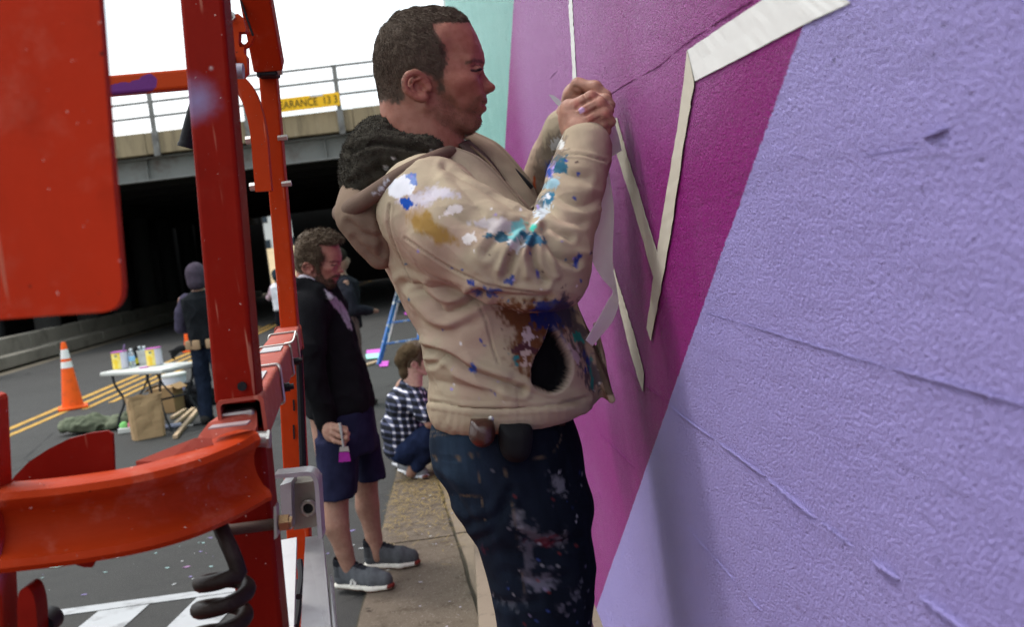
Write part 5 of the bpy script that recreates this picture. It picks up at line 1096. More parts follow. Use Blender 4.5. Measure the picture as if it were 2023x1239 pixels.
# shoes on the ledge, under the picture
for (x, y) in ((0.09, 1.985), (0.13, 2.16)):
    vx = Vox((x-0.17, y-0.06, 0.20), (x+0.19, y+0.06, 0.36), 0.006); vx.ell((x+0.06, y, 0.25), (0.11, 0.045, 0.035), 0); vx.ell((x-0.06, y, 0.265), (0.075, 0.042, 0.055), 0.02); vx.box((x, y, 0.233), (0.15, 0.044, 0.012), 0.01, 0.01); vx.cone((x-0.06, y, 0.27), (x-0.06, y, 0.34), 0.04, 0.042, 0.02)
    v, f = vx.mesh(); soft('shoe', v, f, M_CLOTH, painter, np.tile(np.array([0.07, 0.05, 0.04]), (len(v), 1)))
# --- body: head, neck and both hands (one mesh), core inside the clothes
def build_body():
    hv, hf = build_head(0.0021); n = vnormals(hv, hf); hc, sc, bd, brow = head_cols(hv, n, (0.285, 0.125, 0.088), (0.30, 0.082, 0.06), (0.085, 0.04, 0.026), 0.42, (0.070, 0.048, 0.034))
    hv = hv + n*(0.0012*fbm(hv, 45, 2, 3))[:, None]
    V_, F_, C_ = [hv+HO], [hf], [hc]
    # near hand, closed on the knife, back of the hand to the street
    vx = Vox((0.14, 1.84, 1.66), (0.40, 2.14, 1.95), 0.0021)
    hp = lambda x, y, Y: A(x, y, Y)
    vx.cone(hp(1156, 310, 1.905), hp(1150, 262, 1.915), 0.031, 0.031, 0); vx.ell(hp(1148, 240, 1.925), (0.038, 0.020, 0.034), 0.02); vx.ell(hp(1126, 222, 1.928), (0.020, 0.018, 0.024), 0.014)
    for pts, rad in (([(1128, 232, 1.925), (1137, 207, 1.918), (1168, 190, 1.912), (1186, 200, 1.915), (1183, 216, 1.93)], [0.011, 0.0108, 0.0100, 0.0092, 0.0085]), ([(1145, 238, 1.918), (1153, 220, 1.906), (1187, 203, 1.903), (1202, 218, 1.908), (1193, 234, 1.925)], [0.011, 0.0115, 0.0105, 0.0095, 0.0088]), ([(1154, 250, 1.915), (1165, 236, 1.900), (1195, 224, 1.899), (1206, 240, 1.906), (1193, 252, 1.922)], [0.011, 0.0112, 0.0102, 0.0092, 0.0085]), ([(1152, 262, 1.915), (1170, 253, 1.903), (1191, 246, 1.902), (1198, 259, 1.910), (1186, 266, 1.925)], [0.010, 0.0098, 0.0090, 0.0082, 0.0078])):
        vx.chain([hp(*q) for q in pts], rad, 0.0032)
    vx.chain([hp(1118, 240, 1.945), hp(1130, 214, 1.955), hp(1158, 200, 1.965), hp(1180, 208, 1.965)], [0.013, 0.0125, 0.0108, 0.009], 0.008)
    # far hand above, pinching the tape with its thumb
    vx.cone(hp(1118, 258, 2.085), hp(1128, 225, 2.06), 0.028, 0.028, 0.004); vx.ell(hp(1140, 195, 2.035), (0.028, 0.030, 0.032), 0.016)
    vx.chain([hp(1128, 188, 2.02), hp(1142, 168, 2.005), hp(1176, 172, 1.985), hp(1197, 190, 1.978), hp(1196, 203, 1.975)], [0.013, 0.0125, 0.0108, 0.0095, 0.0085], 0.008)
    vx.chain([hp(1134, 200, 2.04), hp(1150, 180, 2.03), hp(1184, 184, 2.01), hp(1198, 200, 2.0)], [0.013, 0.0115, 0.0102, 0.009], 0.006)
    vx.chain([hp(1150, 205, 2.0), hp(1172, 195, 1.968), hp(1196, 197, 1.948), hp(1206, 207, 1.945)], [0.0135, 0.0120, 0.0105, 0.0092], 0.006)
    v, f = vx.mesh(); v = vsmooth(v, f, 1, 0.4)
    v = press(v, f, [([(1137, 172), (1150, 180), (1158, 195)], -0.002, 3), ([(1168, 196), (1150, 206), (1140, 214)], -0.0025, 3.0), ([(1178, 214), (1158, 226)], -0.0025, 3.0), ([(1186, 232), (1168, 242)], -0.002, 3)])
    n = vnormals(v, f); px, py = project(v); c = np.tile(np.array([0.315, 0.165, 0.118]), (len(v), 1))*(1+0.14*fbm(v, 90, 3, 3))[:, None]
    for x, y in ((1140, 205), (1155, 219), (1167, 235), (1187, 203), (1170, 190), (1196, 224)): c = lerp(c, np.array([0.44, 0.15, 0.12]), 0.6*np.exp(-((px-x)**2+(py-y)**2)/60.))
    c = splat(c, v, n, px, py, [(1143, 215), (1152, 212), (1155, 218), (1146, 221)], (0.45, 0.30, 0.55), 0.7, 3, 2, 1)
    nail = np.exp(-((px-1204)**2+(py-201)**2)/14.); c = lerp(c, np.array([0.52, 0.33, 0.28]), nail)
    V_.append(v); F_.append(f); C_.append(c)
    # core
    vx = Vox((-0.12, 1.84, 0.24), (0.34, 2.32, 1.78), 0.012); vx.chain([A(860, 300, 2.06), A(905, 450, 2.06), A(990, 700, 2.06), A(1010, 860, 2.06)], [0.06, 0.11, 0.12, 0.115], 0.03)
    vx.chain([A(870, 350, 2.06), A(850, 405, 1.91), A(1090, 530, 1.81), A(1154, 305, 1.905)], [0.05, 0.05, 0.036, 0.028], 0.02); vx.chain([A(870, 350, 2.06), A(905, 385, 2.22), A(1055, 450, 2.26), A(1120, 250, 2.08)], [0.05, 0.05, 0.036, 0.026], 0.02)
    vx.chain([A(1010, 860, 2.0), V(0.09, 1.985, 0.75), V(0.08, 1.985, 0.30)], [0.075, 0.05, 0.035], 0.02); vx.chain([A(1010, 860, 2.12), V(0.13, 2.16, 0.75), V(0.12, 2.16, 0.30)], [0.075, 0.05, 0.035], 0.02)
    v, f = vx.mesh(); V_.append(v); F_.append(f); C_.append(np.tile(np.array([0.27, 0.125, 0.085]), (len(v), 1)))
    off = np.cumsum([0]+[len(q) for q in V_[:-1]]); body = soft('body', np.concatenate(V_), np.concatenate([q+o for q, o in zip(F_, off)]), M_SKIN, painter, np.concatenate(C_))
    # hair: short strands following the skull
    g = np.random.default_rng(2); n = vnormals(hv, hf); w = np.where(sc > 0.5, 1.0, 0); idx = g.choice(len(hv), 42000, p=w/w.sum())
    p = hv[idx]; px, py = head_px(p); cr = V(*hl3(775, 60, 0)); d = p-cr; d[:, 2] -= 0.35*np.linalg.norm(d, axis=1); d = d/np.linalg.norm(d, axis=1)[:, None]; nn = n[idx]; d = d - nn*np.einsum('ij,ij->i', d, nn)[:, None]; d /= np.linalg.norm(d, axis=1)[:, None]+1e-9
    ln = np.interp(py, [20, 90, 150, 205], [0.016, 0.013, 0.008, 0.004])*(0.25+0.75*sstep(-poly_dist(HAIRLINE, px, py), 0, 16)); s1, f1 = strands(p, nn, d, 1.0, 0.0008, 0.05, 6, 0.93, 0.09)
    # lengths differ by height on the head
    s1 = s1.reshape(-1, 5, 3); s1 = p[:, None, :] + (s1-p[:, None, :])*1.0
    L_ = ln[:, None]; s0, _ = strands(p, nn, d, 1.0, 0.0, 0.05, 6, 0.93, 0.09); base = s0.reshape(-1, 5, 3) - p[:, None, :]; wid = s1 - s0.reshape(-1, 5, 3)
    s2 = (p[:, None, :] + base*L_[:, None, :] + wid).reshape(-1, 3)
    hair = mesh('hair', s2+HO, f1, M_HAIRB, painter); 
    # stubble and brows
    w = np.clip(bd*0.9 + 1.6*brow - 0.05, 0, None)*(np.abs(hv[:, 1]) > 0.004); idx = g.choice(len(hv), 3000, p=w/w.sum()); p = hv[idx]; nn = n[idx]; d = np.tile(V(0.35, 0, -0.9), (len(p), 1)); d[brow[idx] > 0.3] = (-0.9, 0, 0.1)
    s3, f3 = strands(p, nn, d, 0.0030, 0.0005, 0.0, 8, 0.75); mesh('stubble', s3+HO, f3, M_STUB, painter)
build_body()
for sy_ in (-1, 1):
    MB().tube(spline([V(A(x_, y_, 2.04)[0], 2.04+sy_*q_, A(x_, y_, 2.04)[2]) for x_, y_, q_ in ((927, 150, 0.0475), (934, 149.5, 0.0485), (941, 148, 0.0475), (948, 145, 0.0430), (952, 141, 0.0365))], 4), [0.0006]+[0.0013]*15+[0.0006], 6).build('eyelashes', M_BLK, painter, smooth=True)
# --- knife in the hand, loose tape pulled away from the wall
kn = thing('folding_knife', 'small folding knife with pale blade held in the fist', 'knife', tuple(A(1110, 205, 1.96)))
MB().plate([A(*q, 1.955) for q in ((1084, 186), (1094, 188), (1105, 196), (1113, 206), (1109, 212), (1100, 206), (1092, 197))], (0, 0.0018, 0)).build('blade', pmat('blade_steel', (0.55, 0.56, 0.54), 0.3, 0.05, metal=0.7), kn)
MB().bar(A(1110, 208, 1.957), A(1165, 240, 1.957), 0.012, 0.016, 0.003, UPY).build('handle', M_BLK, kn)
def ribbon(name, pts, label):
    """(left px, right px) pairs with depth; a free strip of tape"""
    n = len(pts); L1 = spline([A(a, b, y) for a, b, y, *_ in pts], 16); L2 = spline([A(q[3], q[4], q[5]) for q in pts], 16); v = []; f = []
    for a, b in zip(L1, L2): m = (a+b)/2; v += [a, m, b]
    for i in range(len(L1)-1):
        for k in range(2): q = 3*i+k; f.append((q, q+1, q+4, q+3))
    o = mesh(name, np.array(v), f, bpy.data.materials.get('loose_white_tape') or pmat('loose_white_tape', (0.84, 0.83, 0.81), 0.5, 0.04, 8, 0.15, 160), smooth=False); sm = o.modifiers.new('thickness', 'SOLIDIFY'); sm.thickness = 0.0006; return tag(o, label, 'tape')
ribbon('loose_tape', [(1196, 208, 1.95, 1204, 206, 1.97), (1192, 245, 1.95, 1213, 240, 1.98), (1196, 275, 1.96, 1222, 270, 1.99), (1203, 313, 1.98, 1228, 297, 2.0)], 'small curled flap of white tape hanging from the thumb')
ribbon('loose_tape', [(1190, 255, 1.99, 1202, 268, 2.00), (1190, 330, 1.96, 1202, 330, 1.97), (1186, 420, 1.92, 1212, 410, 1.95), (1168, 500, 1.88, 1210, 490, 1.93), (1188, 548, 1.88, 1211, 530, 1.92), (1210, 574, 1.90, 1218, 570, 1.92), (1201, 594, 1.88, 1221, 602, 1.91), (1187, 620, 1.87, 1209, 636, 1.90), (1172, 646, 1.87, 1190, 660, 1.90), (1157, 672, 1.87, 1170, 684, 1.90)], 'long twisted ribbon of white tape dangling behind the forearm')
# ------------------------------------------------------------------ the other people
def place_head(hv, ear, scale=1.0, tilt=0.0, yaw=0.0):
    m = np.array(Matrix.Rotation(yaw, 3, 'Z') @ Matrix.Rotation(tilt, 3, 'Y')); return (hv*scale) @ m.T + np.array(ear), m
def hair_cap(hv, hf, sc, thick, seed, lim=0.45):
    """thick hair: the scalp lifted into tufts"""
    n = vnormals(hv, hf); keep = (sc[hf] > lim).all(1); idx = np.unique(hf[keep]); mp = np.full(len(hv), -1); mp[idx] = np.arange(len(idx))
    px, py = head_px(hv[idx]); t = thick*np.interp(py, [20, 110, 200], [1.0, 0.75, 0.35])*sstep(sc[idx], lim, 1.0)
    v = hv[idx] + n[idx]*(t*(1+0.35*fbm(hv[idx], 38, 3, seed)) + 0.001)[:, None]; return v, mp[hf[keep]], idx
def join(name, parts, mat, parent):
    off = np.cumsum([0]+[len(p[0]) for p in parts[:-1]]); return soft(name, np.concatenate([p[0] for p in parts]), np.concatenate([p[1]+o for p, o in zip(parts, off)]), mat, parent, np.concatenate([p[2] for p in parts]))
SK = np.array([0.32, 0.18, 0.13])
def tint(v, col, amt=0.1, s=30, seed=1): return np.tile(np.array(col, float), (len(v), 1))*(1+amt*fbm(v, s, 3, seed))[:, None]
def rows(pts, Y): return sil(pts, Y)
def vloft(vx, left, right, Y, y0, y1, n=16, k=0.02, p=2.3, cap=0.02):
    lx, lz = sil(left, Y); rx, rz = sil(right, Y); zs = np.linspace(max(lz.min(), rz.min()), min(lz.max(), rz.max()), n); o1, o2 = np.argsort(lz), np.argsort(rz)
    yy0 = y0 if not hasattr(y0, '__len__') else np.linspace(*y0, n); yy1 = y1 if not hasattr(y1, '__len__') else np.linspace(*y1, n)
    vx.loft(zs, np.interp(zs, lz[o1], lx[o1]), np.interp(zs, rz[o2], rx[o2]), yy0, yy1, k, p=p, cap=cap)
def wrinkle(v, f, a=0.006, s=9, seed=1, st=(1, 1, 0.7)):
    n = vnormals(v, f); return v + n*(a*((1-np.abs(fbm(v*np.array(st), s, 3, seed)))**2-0.5))[:, None]
# ---- man with the brush
MY = 5.27
man = thing('person', 'bearded man in black hoodie and navy shorts holding a small magenta brush', 'person', tuple(A(700, 1150, 5.3)*V(1, 1, 0)+V(0, 0, 0.02)))
hv, hf = build_head(0.0034, 1.08, nr=(0.062, 0.07)); hn = vnormals(hv, hf); hc, sc, bd, brow = head_cols(hv, hn, (0.32, 0.155, 0.112), (0.32, 0.10, 0.078), (0.09, 0.052, 0.036), 0.6, (0.045, 0.030, 0.02))
wv, hm = place_head(hv, A(618, 528, 5.20), 1.04, R(11), R(-8))
vx = Vox((-1.15, 4.95, 0.04), (-0.45, 5.62, 1.30), 0.0062)
vx.chain([A(650, 800, 5.25), A(662, 975, 5.16), A(664, 1035, 5.14), A(680, 1090, 5.15), A(694, 1135, 5.16)], [0.10, 0.064, 0.060, 0.042, 0.036], 0.02); vx.ell(A(656, 1030, 5.15), (0.045, 0.05, 0.075), 0.03)
vx.chain([A(690, 800, 5.35), A(722, 950, 5.44), A(727, 1000, 5.45), A(738, 1060, 5.44), A(748, 1100, 5.43)], [0.10, 0.060, 0.056, 0.041, 0.035], 0.02); vx.ell(A(722, 1000, 5.46), (0.042, 0.05, 0.07), 0.03)
vx.chain([A(690, 800, 5.3), A(640, 640, 5.3), A(630, 560, 5.26)], [0.10, 0.12, 0.06], 0.03)
lv, lf = vx.mesh(); lv = vsmooth(lv, lf, 2)
vx = Vox((-0.95, 4.88, 0.60), (-0.55, 5.25, 0.98), 0.0032)
hp = lambda x, y, Y=5.02: A(x, y, Y)
vx.cone(hp(645, 828, 5.06), hp(650, 848, 5.03), 0.031, 0.032, 0); vx.ell(hp(658, 859, 5.03), (0.043, 0.030, 0.036), 0.02)
for p_, r_ in (([(650, 862, 5.01), (662, 872, 4.995), (678, 876, 4.99), (686, 868, 5.0), (676, 862, 5.01)], 0.0115), ([(656, 855, 5.0), (670, 862, 4.99), (684, 866, 4.985), (688, 857, 5.0)], 0.0118), ([(658, 847, 5.0), (672, 850, 4.99), (684, 854, 4.99), (684, 846, 5.005)], 0.0112), ([(656, 840, 5.01), (668, 841, 5.0), (679, 846, 5.0), (678, 854, 5.01)], 0.010), ([(650, 866, 5.05), (664, 876, 5.06), (680, 880, 5.05)], 0.0115)):
    vx.chain([hp(*q) for q in p_], np.linspace(r_, r_*0.8, len(p_)), 0.006)
fv, ff = vx.mesh()
join('body', [(wv, hf, hc), (lv, lf, tint(lv, SK*0.92, 0.12, 25)), (fv, ff, tint(fv, SK*1.05, 0.12, 60))], M_SKIN, man)
M_HAIR2 = m_hair('dark_brown_hair', (0.040, 0.027, 0.018), (0.115, 0.078, 0.050))
cv_, cf_, ci = hair_cap(hv, hf, sc, 0.022, 4); cn = vnormals(cv_, cf_); tr = lambda q: (q*1.04) @ hm.T + A(618, 528, 5.20)
hair_o = mesh('hair', tr(cv_), cf_, M_HAIR2, man, smooth=True)
g = np.random.default_rng(8); idx = g.integers(0, len(cv_), 9000); dd = np.stack([g.normal(0.9, 0.35, 9000), g.normal(0, 0.3, 9000), g.normal(-0.2, 0.35, 9000)], 1); dd /= np.linalg.norm(dd, axis=1)[:, None]
s_, sf_ = strands(cv_[idx], cn[idx], dd, 0.022, 0.0020, 0.1, 3, 0.75); so_ = mesh('hair_tufts', tr(s_), sf_, M_HAIR2, hair_o); so_['kind'] = 'stuff'
w = np.clip(bd-0.3, 0, None); idx = g.choice(len(hv), 4000, p=w/w.sum()); s_, sf_ = strands(hv[idx], hn[idx], np.tile(V(0.3, 0, -0.95), (4000, 1)), 0.008, 0.0013, 0.0, 5, 0.75); mesh('beard', tr(s_), sf_, M_HAIR2, man)
# hoodie
vx = Vox((-1.18, 4.86, 0.72), (-0.40, 5.66, 1.52), 0.0075)
vloft(vx, [(604, 560), (592, 590), (584, 640), (584, 700), (596, 770), (606, 832)], [(655, 560), (676, 592), (694, 630), (708, 675), (724, 730), (738, 780), (742, 806)], 5.3, (5.07, 5.16), (5.53, 5.44), 20, 0, cap=0.03)
vx.cone(A(632, 592, 5.3), A(612, 612, 5.12), 0.075, 0.085, 0.06); vx.cone(A(640, 592, 5.3), A(650, 606, 5.48), 0.075, 0.08, 0.06)
vx.chain([A(612, 612, 5.10), A(612, 690, 5.03), A(618, 745, 5.02), A(634, 795, 5.04), A(646, 836, 5.06)], [0.082, 0.076, 0.066, 0.056, 0.048], 0.04); vx.cone(A(641, 820, 5.055), A(647, 840, 5.06), 0.049, 0.047, 0.005)
vx.chain([A(650, 606, 5.48), A(662, 690, 5.53), A(690, 760, 5.5)], [0.08, 0.07, 0.055], 0.04)
vx.chain([A(604, 560, 5.14), A(596, 566, 5.24), A(602, 572, 5.36), A(622, 560, 5.42)], [0.042, 0.05, 0.05, 0.04], 0.03); vx.chain([A(604, 560, 5.14), A(632, 572, 5.09), A(655, 590, 5.08)], [0.042, 0.03, 0.018], 0.02)
vx.cone(A(622, 520, 5.24), A(634, 590, 5.27), 0.066, 0.070, 0.012, 's')
v, f = vx.mesh(); v = vsmooth(v, f, 2); v = wrinkle(v, f, 0.010, 10, 3); n = vnormals(v, f); px, py = project(v); c = tint(v, (0.0075, 0.0073, 0.0085), 0.2, 15)
c = splat(c, v, n, px, py, [(640, 572), (655, 578), (675, 598), (690, 625), (696, 652), (688, 648), (668, 615), (648, 592)], (0.30, 0.26, 0.31), 1, 2, 1.5, 3); c = splat(c, v, n, px, py, [(660, 590), (690, 640)], (0.14, 0.12, 0.15), 0.6, 4, 2, 9, line=1.5)
soft('hoodie', v, f, M_KNIT, man, c)
MB().tube(spline([A(592, 552, 5.16), A(598, 548, 5.13), A(612, 552, 5.12), A(630, 566, 5.115)], 5), 0.014, 8).build('shirt_collar', pmat('grey_cotton', (0.36, 0.33, 0.37), 0.9), man, smooth=True)
# shorts
vx = Vox((-1.02, 4.98, 0.36), (-0.30, 5.66, 0.94), 0.007)
vloft(vx, [(618, 800), (622, 850), (626, 900)], [(738, 795), (744, 850), (748, 900)], 5.3, 5.08, 5.52, 8, 0); vloft(vx, [(620, 860), (628, 920), (636, 986)], [(706, 860), (708, 920), (703, 980)], 5.15, 5.04, 5.27, 10, 0.03, cap=0.008); vloft(vx, [(690, 860), (700, 910), (708, 962)], [(746, 860), (754, 910), (762, 944)], 5.42, 5.32, 5.55, 10, 0.03, cap=0.008)
for a_, b_, r_ in ((A(665, 995, 5.15), A(663, 970, 5.155), 0.082), (A(732, 968, 5.43), A(730, 944, 5.43), 0.075)): vx.cone(a_, b_, r_, r_-0.008, 0.004, 's')
v, f = vx.mesh(); v = vsmooth(v, f, 1); v = wrinkle(v, f, 0.010, 7, 6, (1, 1, 0.35)); soft('shorts', v, f, M_DENIM, man, tint(v, (0.014, 0.015, 0.036), 0.25, 20))
# trainers
def trainer(heel, toe, parent, sole_col=(0.55, 0.52, 0.46), logo=True, body=(0.085, 0.088, 0.095), dark=(0.02, 0.021, 0.026), z=0.022):
    heel = np.array(heel, float); toe = np.array(toe, float); d = toe-heel; d[2] = 0; L_ = np.linalg.norm(d); d /= L_; s_ = np.cross((0, 0, 1), d); s_ = np.array(s_); up = V(0, 0, 1)
    P = lambda a, b, c: V(a*L_, b, c)
    vx = Vox((-0.02, -0.062, -0.004), (L_+0.02, 0.062, 0.125), 0.0035)
    vx.chain([P(0.14, 0, 0.036), P(0.45, 0, 0.036), P(0.72, -0.003, 0.034), P(0.9, 0.002, 0.031)], [0.034, 0.033, 0.040, 0.030], 0.01); vx.cone(P(0.16, 0, 0.045), P(0.15, 0, 0.090), 0.036, 0.036, 0.015); vx.cone(P(0.22, 0, 0.070), P(0.60, 0, 0.045), 0.034, 0.026, 0.02)
    vx.cone(P(0.16, 0, 0.085), P(0.15, 0, 0.14), 0.029, 0.031, 0.004, 's'); vx.op(lambda x, y, z_: (z_-0.016)+0*x+0*y, (-1, -1, -1), (1, 1, 1), 0.003, 's')
    v, f = vx.mesh(); c = tint(v, body, 0.15, 80); c[(v[:, 2] > 0.082)] = dark; c[(v[:, 0] < 0.2*L_) & (v[:, 2] > 0.045)] *= 0.55; tl = (v[:, 0] > 0.3*L_) & (v[:, 0] < 0.62*L_) & (np.abs(v[:, 1]) < 0.02) & (v[:, 2] > 0.05); c[tl] = dark
    M_ = np.array([d, s_*1.22, up*1.38]).T; W_ = lambda q: q @ M_.T + V(heel[0], heel[1], z)
    o = soft('shoe', W_(v), f, M_KNIT, parent, c)
    vs_ = Vox((-0.02, -0.062, -0.006), (L_+0.02, 0.062, 0.05), 0.003); vs_.chain([P(0.13, 0, 0.012), P(0.45, 0, 0.010), P(0.72, -0.003, 0.010), P(0.91, 0.002, 0.013)], [0.038, 0.036, 0.043, 0.033], 0.01, sq=(1, 1, 0.42)); vs_.op(lambda x, y, z_: (z_-0.001)+0*x+0*y, (-1, -1, -1), (1, 1, 1), 0.002, 's')
    v, f = vs_.mesh(); c = tint(v, sole_col, 0.1, 80); c[(v[:, 0] > 0.965*L_) & (v[:, 2] > 0.008)] = (0.16, 0.03, 0.025); c[(v[:, 2] < 0.006)] = (0.20, 0.07, 0.04); soft('sole', W_(v), f, M_KNIT, o, c)
    for k in range(4):
        x = 0.32+0.07*k; zt_ = 0.070-0.025*(x-0.22)/0.38+0.034-0.008*(x-0.22)/0.38; q = W_(np.array([P(x, -0.026, zt_-0.014), P(x+0.015, -0.012, zt_-0.001), P(x+0.02, 0, zt_+0.002), P(x+0.015, 0.012, zt_-0.001), P(x+0.01, 0.026, zt_-0.014)])); MB().tube(spline(q, 4), 0.003, 6).build('lace', M_BLK, o, smooth=True)
    if logo:
        mm = np.array([d, up, s_]).T if False else M_ @ np.array([[1, 0, 0], [0, 0, -1], [0, 1, 0]], float)
        pts = [(0.0, 0.0), (0.010, 0.0), (0.017, 0.024), (0.022, 0.0), (0.032, 0.0), (0.041, 0.034), (0.031, 0.034), (0.025, 0.011), (0.020, 0.034), (0.010, 0.034)]
        q = W_(np.array([V(0.36*L_ + a*1.1, -0.0385 + 0.006*max(0, b-0.018)/0.016, 0.020+b) for a, b in pts])); MB().plate(q, tuple(M_ @ V(0, 0.012, 0.0))).build('letter_mark', pmat('shoe_mark', (0.5, 0.48, 0.45), 0.4) if 'shoe_mark' not in bpy.data.materials else bpy.data.materials['shoe_mark'], o)
    return o
trainer(at(664, 1160, Z=0.022), at(776, 1166, Z=0.022), man); trainer(at(722, 1122, Z=0.022), at(828, 1118, Z=0.022), man, logo=False, body=(0.07, 0.072, 0.078))
# the brush he holds
bs = thing('paint_brush', 'small flat brush loaded with magenta paint held by the bearded man', 'brush', tuple(A(681, 905, 4.99)))
MB().tube(spline([A(671, 836, 4.985), A(675, 858, 4.975), A(679, 884, 4.985)], 4), [0.007]*4+[0.006]*4+[0.007], 8).build('handle', pmat('grey_handle', (0.30, 0.30, 0.28), 0.5), bs, smooth=True)
MB().plate([A(*q, 4.98) for q in ((671, 884), (688, 883), (690, 893), (670, 894))], (0, 0.012, 0)).build('ferrule', M_STEEL, bs)
MB().plate([A(*q, 4.98) for q in ((670, 893), (689, 892), (693, 912), (669, 914))], (0, 0.011, 0)).build('bristles', pmat('magenta_bristles', (0.26, 0.02, 0.22), 0.6, 0.3, 60), bs)
# ---- woman crouching in checked shirt
wm = thing('person', 'person in checked shirt and brown knit cap crouching on the pavement', 'person', tuple(at(815, 940, Z=0.02)))
hv, hf = build_head(0.005, 0.95, nr=(0.048, 0.055)); hn = vnormals(hv, hf); hc, sc, bd, brow = head_cols(hv, hn, (0.52, 0.32, 0.25), (0.50, 0.22, 0.19), (0.5, 0.3, 0.24), 0.0, (0.04, 0.027, 0.018))
wv, hm = place_head(hv, A(817, 719, 7.42), 0.94, R(6), R(6))
vx = Vox((-0.75, 7.2, 0.03), (0.0, 7.8, 0.75), 0.009); vx.chain([A(826, 905, 7.4), A(812, 935, 7.42)], [0.045, 0.035], 0.01); vx.chain([A(842, 820, 7.25), A(848, 838, 7.24), A(853, 842, 7.24)], [0.034, 0.030, 0.02], 0.01); vx.chain([A(806, 770, 7.5), A(800, 880, 7.5)], [0.09, 0.10], 0.02)
lv, lf = vx.mesh(); join('body', [(wv, hf, hc), (lv, lf, tint(lv, SK))], M_SKIN, wm)
cv_, cf_, ci = hair_cap(hv, hf, sc, 0.020, 9); mesh('hair', (cv_*0.94) @ hm.T + A(817, 719, 7.42), cf_, M_HAIR2, wm, smooth=True)
vx = Vox((-0.62, 7.2, 0.62), (0.1, 7.7, 1.0), 0.006); vx.ell(A(814, 696, 7.42), (0.100, 0.092, 0.070), 0); vx.ell(A(798, 712, 7.43), (0.065, 0.080, 0.060), 0.03); vx.ell(A(801, 736, 7.43), (0.045, 0.07, 0.055), 0.03)
v, f = vx.mesh(); v = v + vnormals(v, f)*(0.003*fbm(v, 40, 2, 3))[:, None]; soft('knit_cap', v, f, M_KNIT, wm, tint(v, (0.060, 0.040, 0.022), 0.3, 60))
def m_plaid():
    t = NT('checked_cotton'); X, Y, Z = t.sep(); p = 0.0475
    band = lambda q, o: t.step(t.math('ABSOLUTE', t.math('SUBTRACT', t.math('FRACT', t.math('ADD', t.math('DIVIDE', q, p), o)), 0.5)), 0.21, 0.14)
    u = t.math('ADD', t.math('MULTIPLY', X, 0.9), t.math('MULTIPLY', Y, 0.45)); zz = t.math('ADD', Z, t.math('MULTIPLY', X, 0.15)); a, b = band(u, 0.0), band(zz, 0.3)
    s2 = t.math('MULTIPLY', a, b); s1 = t.math('MULTIPLY', t.math('ADD', a, b), 0.5)
    c = t.mix(s1, (0.006, 0.007, 0.012), (0.11, 0.12, 0.20)); c = t.mix(s2, c, (0.62, 0.60, 0.66)); return t.set(c, 0.9, None, t.bump(t.noise(25, 4), 0.5, 0.01), 0.2)
vx = Vox((-0.85, 7.05, 0.10), (0.12, 7.85, 0.82), 0.008)
vx.ell(A(802, 795, 7.5), (0.135, 0.20, 0.12), 0); vx.ell(A(797, 845, 7.5), (0.155, 0.185, 0.15), 0.06); vx.ell(A(794, 885, 7.5), (0.125, 0.17, 0.085), 0.05); vx.chain([A(815, 785, 7.35), A(836, 815, 7.28), A(846, 822, 7.24)], [0.075, 0.060, 0.05], 0.03); vx.chain([A(825, 785, 7.66), A(850, 815, 7.66)], [0.075, 0.055], 0.03); vx.cone(A(812, 752, 7.44), A(806, 775, 7.47), 0.060, 0.085, 0.03)
v, f = vx.mesh(); v = wrinkle(v, f, 0.012, 8, 2); mesh('checked_shirt', v, f, m_plaid(), wm, smooth=True)
vx = Vox((-0.70, 7.05, 0.02), (0.35, 7.85, 0.60), 0.008); vx.chain([A(800, 890, 7.42), A(852, 860, 7.34)], [0.105, 0.085], 0.03); vx.chain([A(852, 860, 7.34), A(834, 902, 7.38), A(826, 918, 7.4)], [0.082, 0.062, 0.055], 0.02); vx.chain([A(805, 888, 7.60), A(860, 862, 7.62), A(838, 905, 7.6)], [0.10, 0.085, 0.055], 0.03)
v, f = vx.mesh(); v = wrinkle(v, f, 0.010, 9, 4); soft('jeans', v, f, M_DENIM, wm, tint(v, (0.012, 0.018, 0.045), 0.3, 20))
trainer(at(792, 930, Z=0.022), at(842, 948, Z=0.022), wm, (0.55, 0.55, 0.57), False, (0.17, 0.17, 0.18), (0.12, 0.12, 0.13)); trainer(at(782, 918, Z=0.022), at(822, 930, Z=0.022), wm, (0.5, 0.5, 0.52), False, (0.15, 0.15, 0.16), (0.12, 0.12, 0.13))
